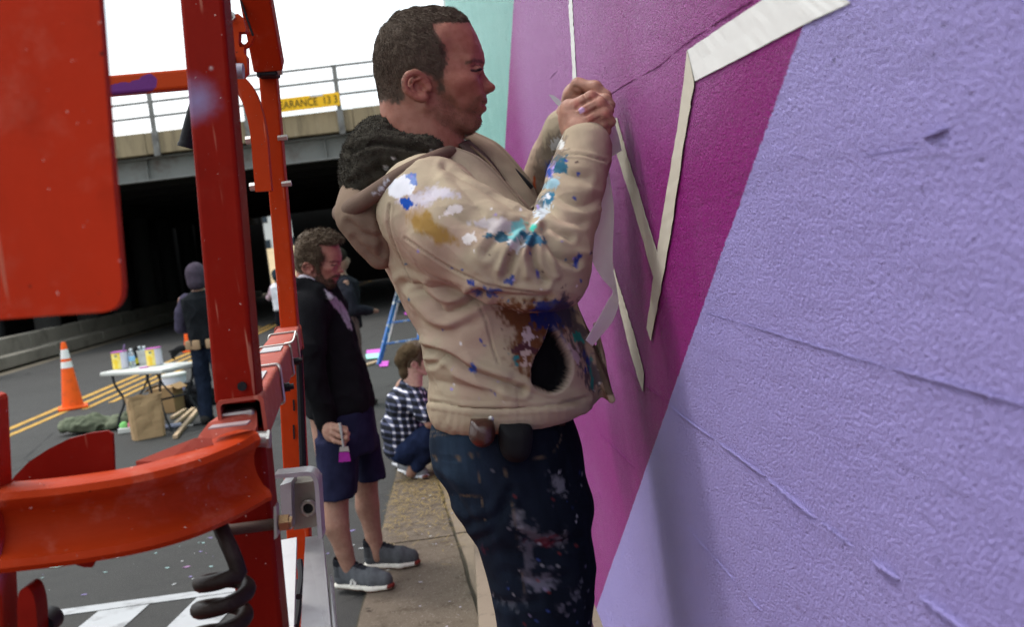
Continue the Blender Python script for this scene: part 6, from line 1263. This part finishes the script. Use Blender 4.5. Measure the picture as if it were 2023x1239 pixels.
# ---- figures further down the street
def far_person(px, py_feet, top_py, label, skin, cap, jacket, sleeve, legs, face=90, h=0.014, wide=1.0, arm='bent', cap_shape=True, Y=None, group=None):
    base = at(px, py_feet, Z=0.0) if Y is None else V(at(px, py_feet, Y=Y)[0], Y, 0.0)
    o = thing('person', label, 'person', tuple(base), group); Yd = base[1]; H = at(px, top_py, Y=Yd)[2]; s = H/1.76; w = wide
    fd = V(math.cos(R(face)), math.sin(R(face)), 0); sd = V(-fd[1], fd[0], 0); Q = lambda a, b, z: base + fd*a*s + sd*b*s*w + V(0, 0, z*s)
    lo_, hi_ = base - V(0.55, 0.55, 0.02), base + V(0.55, 0.55, H+0.05)
    vx = Vox(lo_, hi_, h); vx.ell(Q(0.02, 0, 1.63), np.array([0.085, 0.085, 0.115])*s, 0); vx.ell(Q(0.06, 0, 1.60), np.array([0.05, 0.05, 0.07])*s, 0.02); vx.ell(Q(0.115, 0, 1.615), np.array([0.02, 0.02, 0.025])*s, 0.02); vx.cone(Q(0, 0, 1.55), Q(0, 0, 1.38), 0.055*s, 0.07*s, 0.03); vx.cone(Q(0, 0, 1.38), Q(0, 0, 0.95), 0.11*s, 0.12*s, 0.03)
    hands = {'bent': [(0.03, 0.255, 1.08), (0.25, 0.17, 1.04)], 'down': [(0.02, 0.27, 1.10), (0.08, 0.29, 0.84)], 'up': [(0.08, 0.36, 1.16), (0.16, 0.16, 1.28)]}[arm]
    for b in (1, -1):
        e, w_ = [np.array(q)*V(1, b, 1) for q in hands]; tip = w_ + (w_-e)*0.30; vx.chain([Q(0, 0.19*b, 1.38), Q(*e), Q(*w_), Q(*tip)], [0.04*s, 0.035*s, 0.03*s, 0.022*s], 0.02)
        vx.chain([Q(0, 0.09*b, 0.95), Q(0.02, 0.10*b, 0.5), Q(0, 0.11*b, 0.09), Q(0.13, 0.12*b, 0.05)], [0.07*s, 0.05*s, 0.04*s, 0.035*s], 0.02)
    v, f = vx.mesh(); soft('body', v, f, M_SKIN, o, tint(v, skin))
    vx = Vox(lo_, hi_, h*0.8); 
    if cap_shape == 'hood': vx.ell(Q(-0.015, 0, 1.645), np.array([0.115, 0.11, 0.125])*s, 0); vx.ell(Q(-0.03, 0, 1.55), np.array([0.10, 0.10, 0.09])*s, 0.03); vx.ell(Q(0.12, 0, 1.60), np.array([0.07, 0.075, 0.09])*s, 0.02, 's')
    else: vx.ell(Q(-0.005, 0, 1.675), np.array([0.105, 0.105, 0.105])*s, 0); vx.ell(Q(-0.06, 0, 1.60), np.array([0.06, 0.085, 0.08])*s, 0.03)
    v, f = vx.mesh(); soft('cap' if cap_shape else 'hair', v, f, M_KNIT, o, tint(v, cap, 0.2, 60))
    vx = Vox(lo_, hi_, h*0.8); zs = np.array([0.86, 0.95, 1.1, 1.25, 1.38, 1.47])*s+base[2]
    vx.loft(zs, base[0]-np.array([.165, .16, .16, .18, .18, .08])*s*w, base[0]+np.array([.165, .16, .16, .18, .18, .08])*s*w, base[1]-np.array([.14, .135, .13, .14, .13, .08])*s*w, base[1]+np.array([.14, .135, .13, .14, .13, .08])*s*w, 0, p=2.2, cap=0.03)
    v, f = vx.mesh(); v = wrinkle(v, f, 0.015, 7, 3); vest = soft('jacket', v, f, M_KNIT, o, tint(v, jacket, 0.2, 12))
    for b in (1, -1):
        e, w_ = [np.array(q)*V(1, b, 1) for q in hands]; vx = Vox(lo_, hi_, h*0.8); vx.chain([Q(0, 0.145*b, 1.37), Q(0.0, 0.21*b, 1.25), Q(*e), Q(*(w_*0.9+e*0.1))], [0.075*s, 0.075*s, 0.066*s, 0.05*s], 0.03); v, f = vx.mesh(); v = wrinkle(v, f, 0.010, 9, 5); soft('sleeve', v, f, M_KNIT, o, tint(v, sleeve, 0.2, 15))
    vx = Vox(lo_, hi_, h*0.8)
    for b in (1, -1): vx.chain([Q(0, 0.08*b, 0.92), Q(0.02, 0.10*b, 0.50), Q(0.0, 0.11*b, 0.10)], [0.11*s, 0.085*s, 0.07*s], 0.03)
    v, f = vx.mesh(); v = wrinkle(v, f, 0.012, 8, 6); soft('trousers', v, f, M_DENIM, o, tint(v, legs, 0.25, 15))
    for b in (1, -1):
        vx = Vox(lo_, hi_, h*0.7); vx.chain([Q(-0.04, 0.11*b, 0.06), Q(0.10, 0.12*b, 0.045), Q(0.16, 0.125*b, 0.04)], [0.055*s, 0.045*s, 0.035*s], 0.02); v, f = vx.mesh(); soft('shoe', v, f, M_KNIT, o, tint(v, (0.03, 0.028, 0.026)))
    return o, Q
tbm, Qt = far_person(431, 836, 514, 'man in black vest and grey hooded top at the folding table, seen from behind', SK*0.8, (0.055, 0.042, 0.058), (0.010, 0.011, 0.013), (0.052, 0.045, 0.072), (0.014, 0.020, 0.036), face=78, h=0.011, wide=1.12, cap_shape='hood')
MB().tube([Qt(0.125*math.cos(a), 0.14*math.sin(a), 0.90) for a in np.linspace(0, 2*math.pi, 20)[:-1]], 0.030, 8, closed=True).build('tool_belt', pmat('tan_leather', (0.34, 0.22, 0.13), 0.7), tbm, smooth=True)
for a in (2.2, 2.9, 3.7): MB().box(Qt(0.155*math.cos(a), 0.17*math.sin(a), 0.885), (0.042, 0.03, 0.05), bev=0.015).build('tool_pouch', bpy.data.materials['tan_leather'], tbm, smooth=True)
vx = Vox(Qt(0, 0.3, 0.8)-0.25, Qt(0, 0.3, 0.8)+0.25, 0.012); vx.ell(Qt(-0.06, 0.24, 0.86), (0.07, 0.05, 0.035), 0)
for k in range(4): vx.chain([Qt(-0.06, 0.24, 0.86), Qt(-0.08+0.02*k, 0.30+0.02*k, 0.85-0.025*k), Qt(-0.08+0.03*k, 0.36, 0.84-0.03*k)], [0.02, 0.017, 0.013], 0.005)
v, f = vx.mesh(); soft('work_glove', v, f, M_KNIT, tbm, tint(v, (0.015, 0.015, 0.016)))
far_person(568, 700, 530, 'distant person in white and pink jacket with dark trousers beyond the rail', SK*0.6, (0.02, 0.03, 0.04), (0.62, 0.60, 0.64), (0.42, 0.30, 0.34), (0.010, 0.010, 0.014), face=60, h=0.016, arm='up', Y=20.5)
far_person(702, 760, 487, 'person in dark jacket and brown trousers standing behind the bearded man', SK*0.8, (0.02, 0.016, 0.012), (0.014, 0.014, 0.018), (0.016, 0.016, 0.022), (0.12, 0.085, 0.075), face=20, h=0.013, arm='bent', Y=11.5)
# ------------------------------------------------------------------ folding table and what stands on it
TH = 0.66
c0 = at(319, 731, Z=TH); e1 = at(198, 737, Z=TH) - c0; e1 = e1/np.linalg.norm(e1); s1 = V(e1[1], -e1[0], 0)
if s1[1] < 0: s1 = -s1
TL, TW = 1.05, 0.56
def T(a, b, z=0): return c0 + e1*a + s1*b + V(0, 0, z)
M_HDPE = pmat('white_plastic_top', (0.50, 0.50, 0.47), 0.45, 0.06, 6, 0.2, 90)
M_DSTEEL = pmat('dark_grey_tube', (0.035, 0.037, 0.042), 0.45, 0.15, metal=0.4)
tb = thing('folding_table', 'white plastic folding table with dark tubular legs in the road', 'table', tuple(V(*T(TL/2, TW/2)[:2], 0)))
MB().box(T(TL/2, TW/2, -0.02), (TL/2, TW/2, 0.022), np.array([e1, s1, V(0, 0, 1)]).T, 0.014).build('table_top', M_HDPE, tb, smooth=True)
for a, sg_ in ((0.12, 1), (TL-0.12, -1)):
    for b in (0.07, TW-0.07):
        MB().tube(spline([T(a, b, -0.03), T(a+0.03*sg_, b, -0.16), T(a+0.10*sg_, b+(0.03 if b < .3 else -0.03), -0.33), T(a+0.02*sg_, b, -0.5), T(a-0.05*sg_, b, -TH+0.004)], 5), 0.013, 8).build('leg', M_DSTEEL, tb, smooth=True)
    MB().tube([T(a+0.10*sg_, 0.10, -0.33), T(a+0.10*sg_, TW-0.10, -0.33)], 0.011, 8).build('cross_tube', M_DSTEEL, tb, smooth=True)
    MB().tube(spline([T(a+0.10*sg_, TW/2, -0.33), T(a+0.25*sg_, TW/2, -0.2), T(a+0.36*sg_, TW/2, -0.04)], 4), 0.010, 8).build('brace', M_DSTEEL, tb, smooth=True)
def on_table(px, py):
    p = at(px, py, Z=TH+0.003); a, b = (p-c0) @ e1, (p-c0) @ s1; return T(min(max(a, 0.07), TL-0.07), min(max(b, 0.06), TW-0.06), 0.003)
def paint_can(px, py, label, r=0.083, h=0.19):
    b = on_table(px, py); o = thing('paint_can', label, 'can', tuple(b), 'paint cans on the folding table')
    MB().lathe([(r*0.97, 0), (r, 0.004), (r, h-0.006), (r*1.02, h-0.003), (r*1.02, h), (r*0.9, h), (r*0.88, h-0.02), (0.0, h-0.02)], b, 28).build('tin', pmat('tin_metal', (0.5, 0.5, 0.5), 0.35, metal=0.7) if 'tin_metal' not in bpy.data.materials else bpy.data.materials['tin_metal'], o, smooth=True)
    t = NT('yellow_can_label'); X, Y, Z = t.sep(); an = t.math('ARCTAN2', Y, X); m = t.step(an, -1.25, -1.15); c = t.mix(t.step(t.noise(14, 4), 0.45, 0.6), (0.78, 0.55, 0.03), (0.80, 0.68, 0.20)); c = t.mix(m, c, (0.62, 0.60, 0.68)); bl = t.step(t.math('ABSOLUTE', t.math('SUBTRACT', Z, 0.15)), 0.012, 0.008); c = t.mix(t.math('MULTIPLY', bl, t.step(t.math('ABSOLUTE', t.math('ADD', an, 1.75)), 0.2, 0.15)), c, (0.08, 0.12, 0.16)); t.set(c, 0.4)
    lb = MB().lathe([(r+0.0015, 0.008), (r+0.0015, h-0.012)], b, 28); lb.f = lb.f[:28]; lb.m = lb.m[:28]; lb.build('paper_label', t.m, o, smooth=True)
    MB().lathe([(r*1.03, h-0.004), (r*1.035, h+0.002), (r*0.97, h+0.002)], b, 24).build('rim_drips', pmat('magenta_paint', (0.42, 0.06, 0.34), 0.4) if 'magenta_paint' not in bpy.data.materials else bpy.data.materials['magenta_paint'], o, smooth=True)
    return o, b
pc1, b1 = paint_can(219, 730, 'yellow labelled paint can with a brush in it at the table corner')
MB().tube([b1+V(0.03, 0, 0.12), b1+V(0.07, 0.01, 0.26)], 0.010, 8).build('brush_stick', pmat('purple_stick', (0.16, 0.12, 0.22), 0.6), pc1, smooth=True)
paint_can(307, 722, 'yellow labelled paint can standing in front of the white tub')
def bottle(px, py, label, kind):
    b = on_table(px, py) if kind != 'black' else on_table(px, py)
    o = thing('bottle', label, 'bottle', tuple(b), 'bottles on the folding table')
    if kind == 'water':
        t = NT('clear_bottle') if 'clear_bottle' not in bpy.data.materials else None
        if t: t.set((0.75, 0.85, 0.92), 0.12, None, None, 0.5, Transmission_Weight=0.75, IOR=1.25)
        MB().lathe([(0.028, 0), (0.032, 0.005), (0.031, 0.05), (0.033, 0.055), (0.031, 0.06), (0.033, 0.11), (0.032, 0.145), (0.020, 0.175), (0.0135, 0.185), (0.0135, 0.197)], b, 18).build('flask', bpy.data.materials['clear_bottle'], o, smooth=True)
        MB().lathe([(0.0335, 0.07), (0.0345, 0.075), (0.0345, 0.118), (0.0335, 0.122)], b, 18).build('wrapper', bpy.data.materials.get('blue_wrapper') or pmat('blue_wrapper', (0.22, 0.45, 0.68), 0.4, 0.4, 25), o, smooth=True)
        MB().lathe([(0.0155, 0.19), (0.0155, 0.207), (0.0, 0.207)], b, 14).build('screw_cap', bpy.data.materials.get('white_cap') or pmat('white_cap', (0.75, 0.78, 0.8), 0.4), o, smooth=True)
    else:
        MB().box(b+V(0, 0, 0.09), (0.042, 0.03, 0.09), bev=0.012).build('jug', M_BLK, o, smooth=True); MB().lathe([(0.02, 0.178), (0.02, 0.2), (0.0, 0.2)], b, 12).build('screw_cap', M_BLK, o, smooth=True)
        MB().tube(spline([b+V(0.0, -0.02, 0.18), b+V(0.02, -0.02, 0.215), b+V(0.045, -0.015, 0.17)], 4), 0.006, 6).build('handle', M_BLK, o, smooth=True)
        MB().box(b+V(0.0, -0.0315, 0.055), (0.028, 0.0015, 0.03)).build('paper_label', pmat('yellow_print', (0.7, 0.5, 0.02), 0.4, 0.8, 60), o)
bottle(245, 724, 'black jug with yellow label between paint cans', 'black'); bottle(263, 726, 'front water bottle beside the black jug', 'water'); bottle(272, 712, 'water bottle behind the front water bottle', 'water'); bottle(360, 706, 'water bottle alone at the table end near the man', 'water')
b = on_table(330, 712); tub = thing('tub', 'round white plastic tub behind the yellow paint can', 'tub', tuple(b)); MB().lathe([(0.068, 0), (0.07, 0.004), (0.082, 0.15), (0.086, 0.152), (0.086, 0.165), (0.08, 0.165), (0.076, 0.03), (0, 0.03)], b, 26).build('wall', M_HDPE, tub, smooth=True); MB().tube(spline([b+V(-0.086, 0, 0.15), b+V(0, -0.09, 0.11), b+V(0.086, 0, 0.15)], 5), 0.003, 6).build('handle', M_STEEL, tub, smooth=True)
b = on_table(280, 716); cu = MB().lathe([(0.030, 0), (0.034, 0.005), (0.04, 0.09), (0.037, 0.09), (0.03, 0.015), (0, 0.015)], b, 18).build('cup', pmat('pink_cup', (0.62, 0.35, 0.45), 0.5, 0.4, 30), smooth=True); tag(cu, 'pink patterned cup between the bottles and cans', 'cup')
b = on_table(288, 711); gp = MB().box(b+V(0, 0, 0.055), (0.025, 0.012, 0.055), bev=0.008).build('spray_tin', pmat('green_plastic', (0.18, 0.55, 0.10), 0.4), smooth=True); tag(gp, 'small bright green pack behind the pink cup', 'pack')
b = on_table(285, 727); pl = MB().lathe([(0.05, 0), (0.055, 0.008), (0.05, 0.010), (0.0, 0.008)], b, 20).build('can_lid', bpy.data.materials['magenta_paint'], smooth=True); tag(pl, 'flat lid with magenta paint lying on the table front', 'lid')
# ------------------------------------------------------------------ things on the road round the table
def cone_(px, py, label, H, group='traffic cones'):
    b = at(px, py, Z=0.0); b[2] = 0.004; o = thing('traffic_cone', label, 'cone', tuple(b), group); k = H/0.91; M_ = bpy.data.materials.get('cone_orange') or pmat('cone_orange', (0.75, 0.10, 0.012), 0.5, 0.12, 6, 0.15, 60, dirt=(0.35, 0.06, 0.02), dirt_scale=9, dirt_amt=0.5); W_ = bpy.data.materials.get('cone_white') or pmat('cone_white', (0.70, 0.68, 0.66), 0.5, 0.08, 9, 0.1)
    rad = lambda z: (0.145-(0.145-0.032)*z/0.91)*k
    MB().lathe([(rad(0.03), 0.03*k), (rad(0.885), 0.885*k), (0.024*k, 0.91*k), (0.0, 0.912*k)], b, 28).build('shell', M_, o, smooth=True)
    MB().box(b+V(0, 0, 0.018*k), (0.19*k, 0.19*k, 0.018*k), np.array(Matrix.Rotation(R(20), 3, 'Z')), 0.012).build('base', M_, o, smooth=True)
    for za, zb in ((0.56, 0.645), (0.685, 0.81)): q = MB().lathe([((rad(za)+0.002), za*k), ((rad(zb)+0.002), zb*k)], b, 28); q.f = q.f[:28]; q.m = q.m[:28]; q.build('reflective_band', W_, o, smooth=True)
    return o
cone_(145, 808, 'orange traffic cone with two white bands beside the yellow lines', 0.90); cone_(376, 695, 'orange traffic cone half hidden behind the man in the vest', 0.75)
b = at(328, 818, Z=0.0); cb = thing('cardboard_box', 'plain brown cardboard box under the folding table', 'box', tuple(b)); rz = np.array(Matrix.Rotation(R(-12), 3, 'Z')); M_CARD = pmat('brown_card', (0.30, 0.185, 0.09), 0.85, 0.12, 5, 0.2, 60)
MB().box(b+V(0, 0.14, 0.155), (0.15, 0.13, 0.15), rz, 0.004).build('carton', M_CARD, cb)
for sg_ in (-1, 1): MB().box(b+V(0, 0.14, 0.315)+rz@V(0.17*sg_, 0, -0.01), (0.05, 0.13, 0.003), rz@np.array(Matrix.Rotation(R(35*sg_), 3, 'Y'))).build('flap', M_CARD, cb)
b = at(333, 806, Z=0.0)+V(0.05, 0.25, 0); wb = thing('bucket', 'white lidded bucket behind the cardboard box under the table', 'bucket', tuple(b)); MB().lathe([(0.125, 0.004), (0.13, 0.01), (0.148, 0.36), (0.148, 0.37)], b, 28).build('pail', pmat('white_bucket', (0.62, 0.62, 0.66), 0.4, 0.1), wb, smooth=True); MB().lathe([(0.156, 0.355), (0.158, 0.38), (0.15, 0.392), (0.13, 0.386), (0.0, 0.386)], b, 28).build('lid', M_HDPE, wb, smooth=True)
MB().lathe([(0.151, 0.12), (0.1545, 0.25)], b, 28).build('paper_label', pmat('lilac_label', (0.38, 0.34, 0.58), 0.5, 0.4, 12), wb, smooth=True)
# paper bag
def paper_bag():
    b = at(290, 868, Z=0.0); o = thing('paper_bag', 'crumpled brown paper bag standing in front of the table', 'bag', tuple(b)); r = random.Random(5); v = []; f = []; n = 28; m = 14; rz = Matrix.Rotation(R(28), 3, 'Z')
    for j in range(m):
        z = 0.43*j/(m-1); w, d_ = 0.155+0.02*z, 0.095-0.07*(z/0.43)*0.3
        for i in range(n):
            a = 2*math.pi*i/n; x, y = math.cos(a), math.sin(a); q = max(abs(x)*1.0, abs(y)); x, y = x/q*w, y/q*d_
            p = rz @ Vector((x, y, z)); nn = 0.022*mnoise.noise((p.x*9+3, p.y*9, z*9)) + 0.012*abs(mnoise.noise((p.x*22, p.y*22+7, z*22))); k_ = 0.3+0.7*z/0.43
            v.append((b[0]+p.x*(1+nn*8*k_)+nn*0.5*k_, b[1]+p.y*(1+nn*9*k_)+0.08, 0.005+z+(0.03*mnoise.noise((a*2, 1, 1)) if j == m-1 else 0)))
    for j in range(m-1):
        for i in range(n): f.append((j*n+i, j*n+(i+1) % n, (j+1)*n+(i+1) % n, (j+1)*n+i))
    f.append(tuple(range(n))[::-1]); q = mesh('sack', v, f, pmat('kraft_paper', (0.36, 0.235, 0.125), 0.8, 0.1, 6, 0.3, 25, 0.006), o)
    q.modifiers.new('thickness', 'SOLIDIFY').thickness = 0.002
paper_bag()
def heap(name, px0, px1, py0, py1, col, label, cat, seed, mat=None, hgt=None):
    a, b = at(px0, py1, Z=0.0), at(px1, py1, Z=0.0); c = (a+b)/2; w = np.linalg.norm(b-a)/2; H = hgt or (py1-py0)/FPX*c[1]
    vx = Vox(c-V(w*1.3, w*1.2, 0.02), c+V(w*1.3, w*1.2, H*1.4), 0.012); g = np.random.default_rng(seed)
    for k in range(11): q = c + V(g.uniform(-.72, .72)*w, g.uniform(-.4, .4)*w, g.uniform(0.0, 0.5)*H); vx.ell(q, (w*g.uniform(.2, .42), w*g.uniform(.2, .4), H*g.uniform(.25, .5)), 0.03)
    vx.op(lambda x, y, z: (z-0.004)+0*x+0*y, (-99, -99, -1), (99, 99, 0.01), 0.0, 's'); 
    v, f = vx.mesh(); v = wrinkle(v, f, 0.045, 6, seed, (1, 1, 1)); v[:, 2] = np.maximum(v[:, 2], 0.003); o = soft(name, v, f, mat or M_KNIT, None, tint(v, col, 0.3, 8, seed)); return tag(o, label, cat)
heap('canvas_bundle', 152, 245, 797, 850, (0.105, 0.115, 0.078), 'crumpled olive green canvas bundle on the road beside the table leg', 'bundle', 3, hgt=0.24)
M_BIN = m_cloth('bin_liner', 0.3, 300, 0.1, 0.1, 0.5, 20, 0.0); heap('rubbish_bag', 376, 418, 722, 802, (0.012, 0.012, 0.014), 'black plastic rubbish bag beside the man in the vest', 'bag', 8, M_BIN, hgt=0.42)
b = at(252, 856, Z=0.0); tr = thing('paint_tray', 'shallow white tray with pink and green rags beside the paper bag', 'tray', tuple(b)); MB().box(b+V(0, 0.05, 0.03), (0.10, 0.08, 0.028), np.array(Matrix.Rotation(R(10), 3, 'Z')), 0.01).build('dish', M_HDPE, tr)
for dx, col, nm in ((-0.045, (0.25, 0.62, 0.20), 'rag'), (0.04, (0.62, 0.15, 0.25), 'rag')):
    vx = Vox(b+V(-.15, -.1, 0.02), b+V(.15, .2, 0.2), 0.008); vx.ell(b+V(dx, 0.05, 0.075), (0.04, 0.045, 0.04), 0); vx.ell(b+V(dx+0.02, 0.03, 0.09), (0.03, 0.03, 0.03), 0.01); v, f = vx.mesh(); v = wrinkle(v, f, 0.015, 25, 3); soft(nm, v, f, M_KNIT, tr, tint(v, col))
M_WOOD = pmat('raw_timber', (0.42, 0.30, 0.19), 0.75, 0.2, 12, 0.2, 60, dirt=(0.12, 0.09, 0.07), dirt_scale=8, dirt_amt=0.5)
for a_, b_, lb in (((346, 864), (394, 806), 'longest bare timber batten on the road beside the paper bag'), ((343, 842), (382, 808), 'middle timber batten lying beside the cardboard box'), ((340, 826), (366, 810), 'short timber batten nearest the cardboard box')):
    p, q = at(*a_, Z=0.025), at(*b_, Z=0.025); tag(MB().bar(p, q, 0.045, 0.035, 0.003).build('timber_batten', M_WOOD), lb, 'timber', 'battens beside the table')
b = at(345, 848, Z=0.0); rl = thing('paint_roller', 'paint roller with blue spattered sleeve lying by the battens', 'roller', tuple(b)); MB().tube([b+V(-0.12, 0.0, 0.03), b+V(0.06, 0.05, 0.03)], 0.027, 14).build('sleeve', pmat('spattered_sleeve', (0.30, 0.32, 0.42), 0.9, 0.9, 45, 0.5, 60), rl, smooth=True); MB().tube(spline([b+V(0.06, 0.05, 0.03), b+V(0.10, 0.05, 0.03), b+V(0.10, -0.02, 0.02), b+V(0.20, -0.02, 0.02)], 4), 0.006, 8).build('wire_frame', M_STEEL, rl, smooth=True); MB().tube([b+V(0.20, -0.02, 0.02), b+V(0.31, 0.0, 0.02)], 0.013, 8).build('handle', M_BLK, rl, smooth=True)
# ------------------------------------------------------------------ step ladder and paper by the pavement
lf0 = at(748, 722, Z=0.0); ap = at(812, 440, Y=lf0[1]+0.9); ld = thing('step_ladder', 'paint-spattered blue and white step ladder standing in the road', 'ladder', tuple(lf0))
t = NT('spattered_blue'); X, Y, Z = t.sep(); c = t.mix(t.step(Z, 0.55, 1.0), (0.03, 0.14, 0.42), (0.03, 0.035, 0.05)); c = t.mix(t.step(t.noise(12, 4, 0.7), 0.56, 0.62), c, (0.5, 0.5, 0.5)); M_LBL = t.set(c, 0.5); M_LWH = pmat('white_rail', (0.55, 0.54, 0.52), 0.5, 0.15, dirt=(0.15, 0.15, 0.15), dirt_scale=8)
rw = V(0.52, 0.12, 0); rf0 = at(767, 681, Z=0.0)
for k in range(2): 
    MB().bar(lf0+rw*k+V(0, 0, 0.003), ap+rw*(0.15+0.6*k), 0.03, 0.07, 0.004).build('front_rail', M_LBL, ld); MB().bar(rf0+rw*k+V(0, 0, 0.003), ap+rw*(0.15+0.6*k)+V(0, 0.08, 0), 0.03, 0.06, 0.004).build('rear_rail', M_LWH, ld)
for k in range(1, 7): q = k/7.0; a_, b_ = lf0*(1-q)+(ap+rw*0.15)*q, (lf0+rw)*(1-q)+(ap+rw*0.75)*q; MB().bar(a_, b_, 0.08, 0.02, 0.003).build('tread', M_LBL, ld)
MB().box(ap+rw*0.45+V(0, 0.05, 0.02), (0.26, 0.12, 0.018), bev=0.006).build('top_cap', M_LBL, ld)
for pts, col, lb in (([(722, 700), (757, 696), (756, 706), (724, 709)], (0.35, 0.72, 0.62), 'mint green paper sheet at the foot of the ladder'), ([(724, 692), (762, 688), (758, 696), (724, 699)], (0.55, 0.12, 0.50), 'magenta paper sheet behind the mint sheet'), ([(748, 715), (768, 713), (766, 723), (750, 724)], (0.55, 0.10, 0.50), 'small magenta scrap in front of the ladder foot'), ([(798, 617), (812, 615), (812, 620), (800, 622)], (0.5, 0.1, 0.45), 'far magenta scrap beyond the ladder')):
    z = 0.010; v = [at(x, y, Z=z+0.003*i) for i, (x, y) in enumerate(pts)]; tag(MB().plate(v, (0, 0, -0.003)).build('paper_sheet', pmat('sheet_paint', col, 0.6, 0.2, 12)), lb, 'paper')
p, q = at(722, 722, Z=0.02), at(748, 714, Z=0.02); tag(MB().bar(p, q, 0.10, 0.03, 0.004).build('timber_batten', M_WOOD), 'timber batten lying at the foot of the step ladder', 'timber')
# ------------------------------------------------------------------ paint drips and litter on the ground
def scatter(name, n, region, cols, label, zf, rmin, rmax, seed, aspect=1.6, lo_=0.55):
    g = random.Random(seed); M_ = [pmat('%s_%d' % (name, i), c, 0.6, 0.1) for i, c in enumerate(cols)]; mb = MB()
    for k in range(n):
        x, y = region(g); m = g.randint(9, 14); r_ = g.uniform(rmin, rmax)*(g.random()**1.5*0.8+0.2); an = g.uniform(0, 3.1); mb.cm = g.randrange(len(cols)); pts = []
        for i in range(m):
            a = 2*math.pi*i/m; q = r_*g.uniform(lo_, 1.2); u, w_ = q*math.cos(a)*aspect, q*math.sin(a); pts.append((x+u*math.cos(an)-w_*math.sin(an), y+u*math.sin(an)+w_*math.cos(an), zf(x, y)))
        mb.add(pts, [tuple(range(m))])
    o = mesh(name, mb.v, mb.f, M_[0], mats=M_, fmat=mb.m); return tag(o, label, None, None, 'stuff')
def reg_px(boxes):
    def f_(g):
        x0, y0, x1, y1 = boxes[g.randrange(len(boxes))]; p = at(g.uniform(x0, x1), g.uniform(y0, y1), Z=0.0); return p[0], p[1]
    return f_
scatter('paint_drips', 70, reg_px([(30, 1040, 420, 1180), (320, 1040, 440, 1130), (640, 980, 740, 1120), (200, 880, 560, 1180)]), [(0.26, 0.38, 0.37), (0.30, 0.16, 0.29), (0.38, 0.38, 0.38), (0.20, 0.16, 0.32)], 'drips of mint, pink and white paint on the asphalt', lambda x, y: 0.0035, 0.003, 0.018, 2)
scatter('paint_spill', 5, reg_px([(60, 1108, 130, 1122)]), [(0.22, 0.34, 0.31), (0.24, 0.13, 0.23)], 'pale mint and pink paint spill on the asphalt', lambda x, y: 0.0045, 0.05, 0.10, 5, 1.3, 0.85)
def reg_pav(g): y = g.uniform(4.2, 12); return g.uniform(-0.60, -0.14), y
scatter('paint_flakes', 300, reg_pav, [(0.40, 0.40, 0.38), (0.05, 0.04, 0.03), (0.08, 0.06, 0.04), (0.30, 0.27, 0.30)], 'flakes of paint and grit on the worn pavement', lambda x, y: 0.0345, 0.002, 0.011, 3)
def litter():
    g = random.Random(9); mb = MB()
    for k in range(900):
        y = 6.2+abs(g.gauss(0, 0.55))*(1 if g.random() < .5 else -1)+0.7; x = g.uniform(-0.62, -0.13); a = g.uniform(0, 3.14); l = g.uniform(0.01, 0.045); z = 0.035+g.uniform(0, 0.012); d_ = V(math.cos(a), math.sin(a), 0)*l; w_ = V(-math.sin(a), math.cos(a), 0)*0.0018; p = V(x, y, z); mb.add([p-d_-w_, p-d_+w_, p+d_+w_+V(0, 0, 0.004), p+d_-w_+V(0, 0, 0.004)], [(0, 1, 2, 3)])
    return tag(mb.build('dry_grass', pmat('straw', (0.24, 0.17, 0.07), 0.9, 0.4, 30)), 'dry straw and dead grass matted on the pavement', None, None, 'stuff')
litter()
